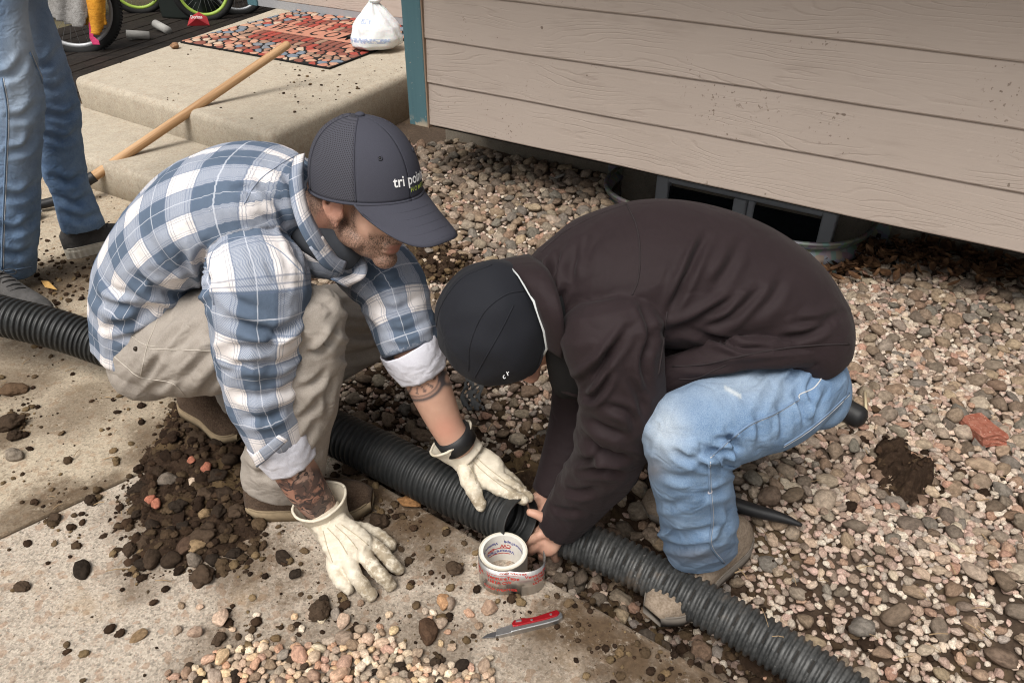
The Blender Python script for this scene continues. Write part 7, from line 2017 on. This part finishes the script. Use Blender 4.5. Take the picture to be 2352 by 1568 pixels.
# stones that stick out of the heap are parts of it
for px_, py_, r_, k_ in ((385, 1110, 22, 'g'), (472, 1185, 16, 't'), (455, 1258, 20, 't'), (447, 1290, 18, 'g'), (470, 1240, 24, 'd'), (455, 1352 - 62, 10, 'p'), (432, 1262, 26, 'b'), (350, 1210, 16, 'd'), (316, 1185, 12, 'd'), (335, 1250, 16, 'd'), (360, 1160, 12, 'r'), (348, 1150, 11, 'r'), (440, 1060, 10, 'r'),
        (500, 1100, 20, 'd'), (520, 1140, 18, 'd'), (470, 1140, 16, 'd'), (505, 1180, 16, 'd'), (410, 1165, 16, 'd'), (520, 1220, 15, 'd'), (478, 1215, 14, 'd'), (400, 1050, 15, 'd'), (460, 1010, 18, 'd'), (500, 1020, 16, 'd'), (530, 1060, 16, 'd'), (430, 985, 14, 'd'), (390, 1225, 14, 'd'), (545, 1180, 17, 'd'), (365, 1090, 13, 'd'), (420, 1210, 13, 'd'), (490, 1290, 17, 'd'), (395, 1290, 19, 'd'), (445, 1110, 12, 'p'), (520, 1010, 10, 'p'), (475, 1080, 12, 'r'), (540, 1275, 14, 'd'), (350, 1290, 20, 'd'), (325, 1300, 14, 'd'), (300, 1265, 14, 'd')):
    x_, y_ = G(px_, py_, 0)[:2]; z_ = float(heap_h(x_, y_)[0]) * .75
    col = dict(d=random.choice(DK), g=GRY[0], t=srgb(150, 128, 100, .8)[:3], b=srgb(92, 74, 62, .8)[:3], r=srgb(175, 115, 95, .85)[:3], p=srgb(205, 185, 165, .85)[:3])[k_]
    lump('stone', px_, py_ , r_ * 1.1, col, M_peb_o if k_ != 'd' else random.choice([M_peb_o, M_clod_o]), heap, z=max(0, z_), el=random.uniform(.85, 1.25))
# loose stones and clods that lie apart: things of their own
for nm, px_, py_, r_, col, mt, fl, el, lab, cat in (
    ('soil_clod', 735, 1412, 24, DK[3], 'c', .85, 1.05, 'dark round clod of soil on the concrete right of the glove', 'clod'),
    ('soil_clod', 468, 1330, 26, DK[3], 'c', .8, 1.0, 'lumpy dark clod at the near tip of the soil heap', 'clod'),
    ('dark_stone', 190, 1314, 21, DK[4], 's', .65, 1.2, 'smooth black oval stone alone on the concrete at left', 'stone'),
    ('dark_stone', 650, 1284, 19, DK[2], 's', .6, 1.2, 'black oval stone left of the glove fingers', 'stone'),
    ('dark_stone', 678, 1323, 16, DK[4], 's', .7, 1.05, 'small black round stone below the oval one by the glove', 'stone'),
    ('soil_clod', 212, 1154, 14, DK[0], 'c', .8, .95, 'small dark clod beside the joint of the concrete', 'clod'),
    ('soil_clod', 126, 1192, 14, DK[3], 'c', .6, 1.2, 'flat brown clod just below the concrete joint', 'clod'),
    ('soil_clod', 52, 1350, 15, DK[3], 'c', .6, 1.2, 'low brown clod near the left edge of the near slab', 'clod'),
    ('tan_stone', 1020, 1386, 18, srgb(190, 150, 115, .85)[:3], 's', .75, .85, 'upright orange tan stone between glove and knife', 'stone'),
    ('tan_rock', 940, 1158, 24, srgb(150, 112, 76, .8)[:3], 's', .55, 1.25, 'angular tan rock at the concrete edge beside the black pipe', 'rock'),
    ('brown_rock', 985, 1456, 28, srgb(92, 72, 58, .8)[:3], 's', .7, 1.2, 'big wet brown rock at the top of the spilled gravel', 'rock'),
    ('grey_stone', 36, 1050, 19, srgb(140, 130, 118, .85)[:3], 's', .7, 1.1, 'round grey stone on the dirty slab at the left edge', 'stone'),
    ('soil_clod', 30, 978, 26, DK[1], 'c', .7, 1.1, 'large dark clod at the left edge of the dirty slab', 'clod'),
    ('soil_clod', 34, 900, 24, srgb(110, 90, 72, .7)[:3], 'c', .5, 1.2, 'pale crumbly clod near the left end of the pipe', 'clod'),
    ('soil_clod', 36, 1006, 15, DK[0], 'c', .8, 1.0, 'black clod between the big clod and the grey stone', 'clod'),
    ('flat_stone', 318, 1462, 17, srgb(140, 118, 92, .8)[:3], 's', .35, 1.3, 'thin flat tan stone alone on the near slab', 'stone'),
    ('soil_clod', 330, 1124, 22, DK[2], 'c', .6, 1.4, 'long dark clod lying across the joint beside the heap', 'clod'),
    ('soil_clod', 1045, 1310, 18, DK[3], 'c', .7, 1.1, 'brown clod on the concrete left of the tape roll', 'clod'),
    ('soil_clod', 870, 1205, 20, DK[1], 'c', .8, 1.0, 'dark clod touching the toe of the near boot', 'clod'),
    ('soil_clod', 812, 1080, 22, DK[1], 'c', .7, 1.1, 'dark lump of soil between the shin and the pipe', 'clod'),
    ('soil_clod', 505, 1470, 16, DK[3], 'c', .7, 1.2, 'brown clod at the left end of the spilled gravel', 'clod'),
    ('soil_clod', 525, 980, 20, DK[1], 'c', .8, 1.0, 'dark clod under the raised heel of the boot', 'clod')):
    lump(nm, px_, py_, r_, col, M_clod_o if mt == 'c' else M_peb_o, None, fl=fl, el=el, lab=lab, cat=cat)
lump('porch_stone', 402, 112, 11, srgb(150, 118, 92, .85)[:3], M_peb_o, None, fl=.8, z=PZ, lab='small brown stone on the porch beside the doormat corner', cat='stone')

# spilled pea gravel on the near corner of the slab
PALE = [(208, 188, 162), (196, 170, 144), (218, 204, 182), (178, 156, 134), (192, 150, 122), (160, 146, 130), (206, 178, 138), (184, 148, 128), (168, 150, 132), (140, 118, 98)]
sp_rows = []; kids = []
cand = 0; placed = []
while cand < 30000 and len(placed) < 1150:
    cand += 1
    px_, py_ = random.uniform(380, 1130), random.uniform(1385, 1760)
    dens = sstep(py_, 1446 + abs(px_ - 760) * .20 + 22 * math.sin(px_ * .02), 1500 + abs(px_ - 760) * .22)
    if random.random() > dens: 
        if random.random() > .005: continue
    p = G(px_, py_, 0); r_ = random.choice([random.uniform(.006, .009)] * 6 + [random.uniform(.009, .014)] * 3 + [random.uniform(.014, .0195)])
    if any((p[0] - a) ** 2 + (p[1] - b) ** 2 < (.72 * (r_ + c_)) ** 2 for a, b, c_ in placed[-0:]): continue
    placed.append((p[0], p[1], r_)); dk_ = random.random() < .09
    col = (np.array(random.choice(DK)) if dk_ else 1.18 * pick(PALE if r_ < .012 else PALE + MED, 1)[0])
    e = random.uniform(.8, 1.3)
    sp_rows.append([p[0], p[1], r_ * .5 + random.uniform(0, .006) * dens, r_ * e, r_ / e, r_ * random.uniform(.6, .85), random.uniform(-.3, .3), random.uniform(-.3, .3), random.uniform(0, 6.28), random.randrange(8), *col])
sp_rows = np.array(sp_rows); o_ = np.argsort(-sp_rows[:, 3] * sp_rows[:, 4]); npc = 110
spill = points_object('spilled_gravel', sp_rows[o_[npc:]], GN_PEB); tag(spill, 'pale pea gravel spilled over the near end of the concrete', 'gravel', kind='stuff')
for r_ in sp_rows[o_[:npc]]:
    o = bpy.data.objects.new('stone', random.choice(PEB2)); COL.objects.link(o); o.location = r_[:3]; o.scale = r_[3:6]; o.rotation_euler = r_[6:9]; o.color = (*r_[10:13], 1); o.parent = spill
# crumbs over the slabs
SL = np.array([(420, 1180, 1.0, 150), (560, 1260, .7, 110), (330, 1300, .6, 90), (150, 1170, .25, 160), (60, 960, .55, 90), (300, 950, .16, 200), (700, 1230, .35, 130), (900, 1210, .8, 110), (1000, 1290, .55, 130), (1100, 1250, .5, 90), (1180, 1400, .35, 130), (1330, 1420, .6, 130), (1420, 1500, .8, 120), (1550, 1560, .8, 120), (780, 1450, .5, 200), (560, 1500, .6, 150), (950, 1480, .5, 160), (150, 700, .35, 180), (120, 660, .5, 120), (250, 640, .4, 90), (620, 1180, .6, 90), (800, 1100, .9, 90), (420, 960, .6, 110)], float)
def slab_d(x, y, px, py):
    ok = (sdist(x, y) < -.004) | in_poly(x, y, FARP)
    d = np.full(len(x), .035)
    for a, b, k_, w in SL: d = np.maximum(d, k_ * np.exp(-((px - a) ** 2 + (py - b) ** 2) / (w * .62) ** 2))
    ok &= (x - tc[0]) ** 2 + (y - tc[1]) ** 2 > .06 ** 2
    return np.where(ok, d, 0)
cr2 = crumbs(230000, slab_d, .0010, .0105, 5.5, SOILC + TANC, .35, lambda x, y: np.zeros(len(x)))
lo = points_object('dirt_crumbs', cr2, GN_CLOD); tag(lo, 'small crumbs of dirt scattered over the concrete walkway', 'dirt', kind='stuff')
def heap_d(x, y, px, py): return np.where(in_poly(x, y, HP, -.05), .9, 0)
cr3 = crumbs(140000, heap_d, .0022, .015, 3.6, SOILC, .2, lambda x, y: np.maximum(0, heap_h(x, y)))
ho = points_object('heap_crumbs', cr3, GN_CLOD, heap); ho['kind'] = 'stuff'
def porch_d(x, y, px, py):
    ok = in_poly(x, y, [pFL, pC, pC + rdir * 1.3, pL1], .05)
    return np.where(ok, .02 + .28 * np.exp(-(((px - 760) / 150) ** 2 + ((py - 190) / 60) ** 2)), 0)
x = rng.uniform(-2.4, -.4, 9000); y = rng.uniform(3.0, 5.6, 9000); pxx, pyy = pj(np.stack([x, y, 0 * x + PZ], 1)); k_ = rng.random(9000) < porch_d(x, y, pxx, pyy)
x, y = x[k_], y[k_]; r_ = .0015 + .007 * rng.random(len(x)) ** 4; m_ = len(x)
po = points_object('porch_crumbs', np.column_stack([x, y, PZ + r_ * .3, r_ * rng.uniform(.8, 1.4, m_), r_, r_ * .6, np.zeros(m_), np.zeros(m_), rng.uniform(0, 6.28, m_), rng.integers(0, 8, m_), np.array(SOILC + TANC)[rng.integers(0, 8, m_)]]), GN_CLOD)
tag(po, 'specks of soil scattered over the porch slab', 'dirt', kind='stuff')
patch_, ph_, PP_ = mound('soil_patch', [(2010, 1050), (2060, 1045), (2090, 1080), (2130, 1110), (2120, 1150), (2060, 1165), (2030, 1120)], .075, 'patch of dark soil lying on the gravel near the brick piece', 'soil patch', z0=.012, seed=9)

def patch_d(x, y, px, py): return np.where(in_poly(x, y, PP_, -.03), .8, 0)
cr5 = crumbs(60000, patch_d, .003, .013, 2.6, SOILC, .2, lambda x, y: np.maximum(0, ph_(x, y)) + ground_h(x, y))
po2 = points_object('patch_crumbs', cr5, GN_CLOD, patch_); po2['kind'] = 'stuff'

for q_, (outl, hm, lab_) in enumerate((
    ([(1150, 1010), (1230, 985), (1310, 1000), (1330, 1060), (1310, 1120), (1250, 1140), (1190, 1120), (1150, 1075)], .030, 'dark dug soil between the two men behind the pipe joint'),
    ([(1300, 1310), (1380, 1330), (1470, 1400), (1560, 1470), (1640, 1545), (1600, 1560), (1500, 1490), (1400, 1420), (1320, 1360)], .026, 'dark soil in the trench between slab edge and grey pipe'),
    ([(1690, 1350), (1770, 1350), (1820, 1420), (1900, 1470), (1990, 1540), (1960, 1600), (1860, 1540), (1760, 1460)], .022, 'dark soil strip along the far side of the grey pipe'),
    ([(800, 960), (860, 930), (940, 960), (1000, 1010), (960, 1040), (880, 1010)], .022, 'dark soil behind the black pipe near the plaid sleeve'),
    ([(940, 590), (1010, 585), (1060, 620), (1030, 660), (960, 650)], .020, 'patch of olive brown soil on the stones beside the cap brim'))):
    b_, bh_, BP_ = mound('soil_bank', outl, hm + .024, lab_, None, z0=.026, seed=20 + q_ * 3, kind='stuff')
    bp = np.array(BP_)
    cb = crumbs(110000, lambda x, y, px, py: np.where(in_poly(x, y, bp, -.04), .75, 0), .0025, .014, 3.0, SOILC + (TANC if q_ == 4 else []), .2, lambda x, y: np.maximum(.024, bh_(x, y)) + ground_h(x, y))
    co = points_object('bank_crumbs', cb, GN_CLOD, b_); co['kind'] = 'stuff'
    # pale stones half sunk in it
    for _ in range(16):
        i = random.randrange(len(bp)); t = bp[i] * .5 + bp.mean(0) * .5 + np.array([random.gauss(0, .03), random.gauss(0, .03)])
        if not in_poly(t[0], t[1], bp): continue
        r_ = random.choice([.006, .007, .009, .014]); o = bpy.data.objects.new('stone', random.choice(PEB2)); COL.objects.link(o)
        o.location = (t[0], t[1], float(ground_h(t[0], t[1])) + max(.028, float(bh_(t[0], t[1])[0])) + r_ * .3); o.scale = (r_ * 1.2, r_, r_ * .75); o.rotation_euler = (0, 0, random.uniform(0, 6)); o.color = (*pick(PEA + MED, 1)[0], 1); o.parent = b_
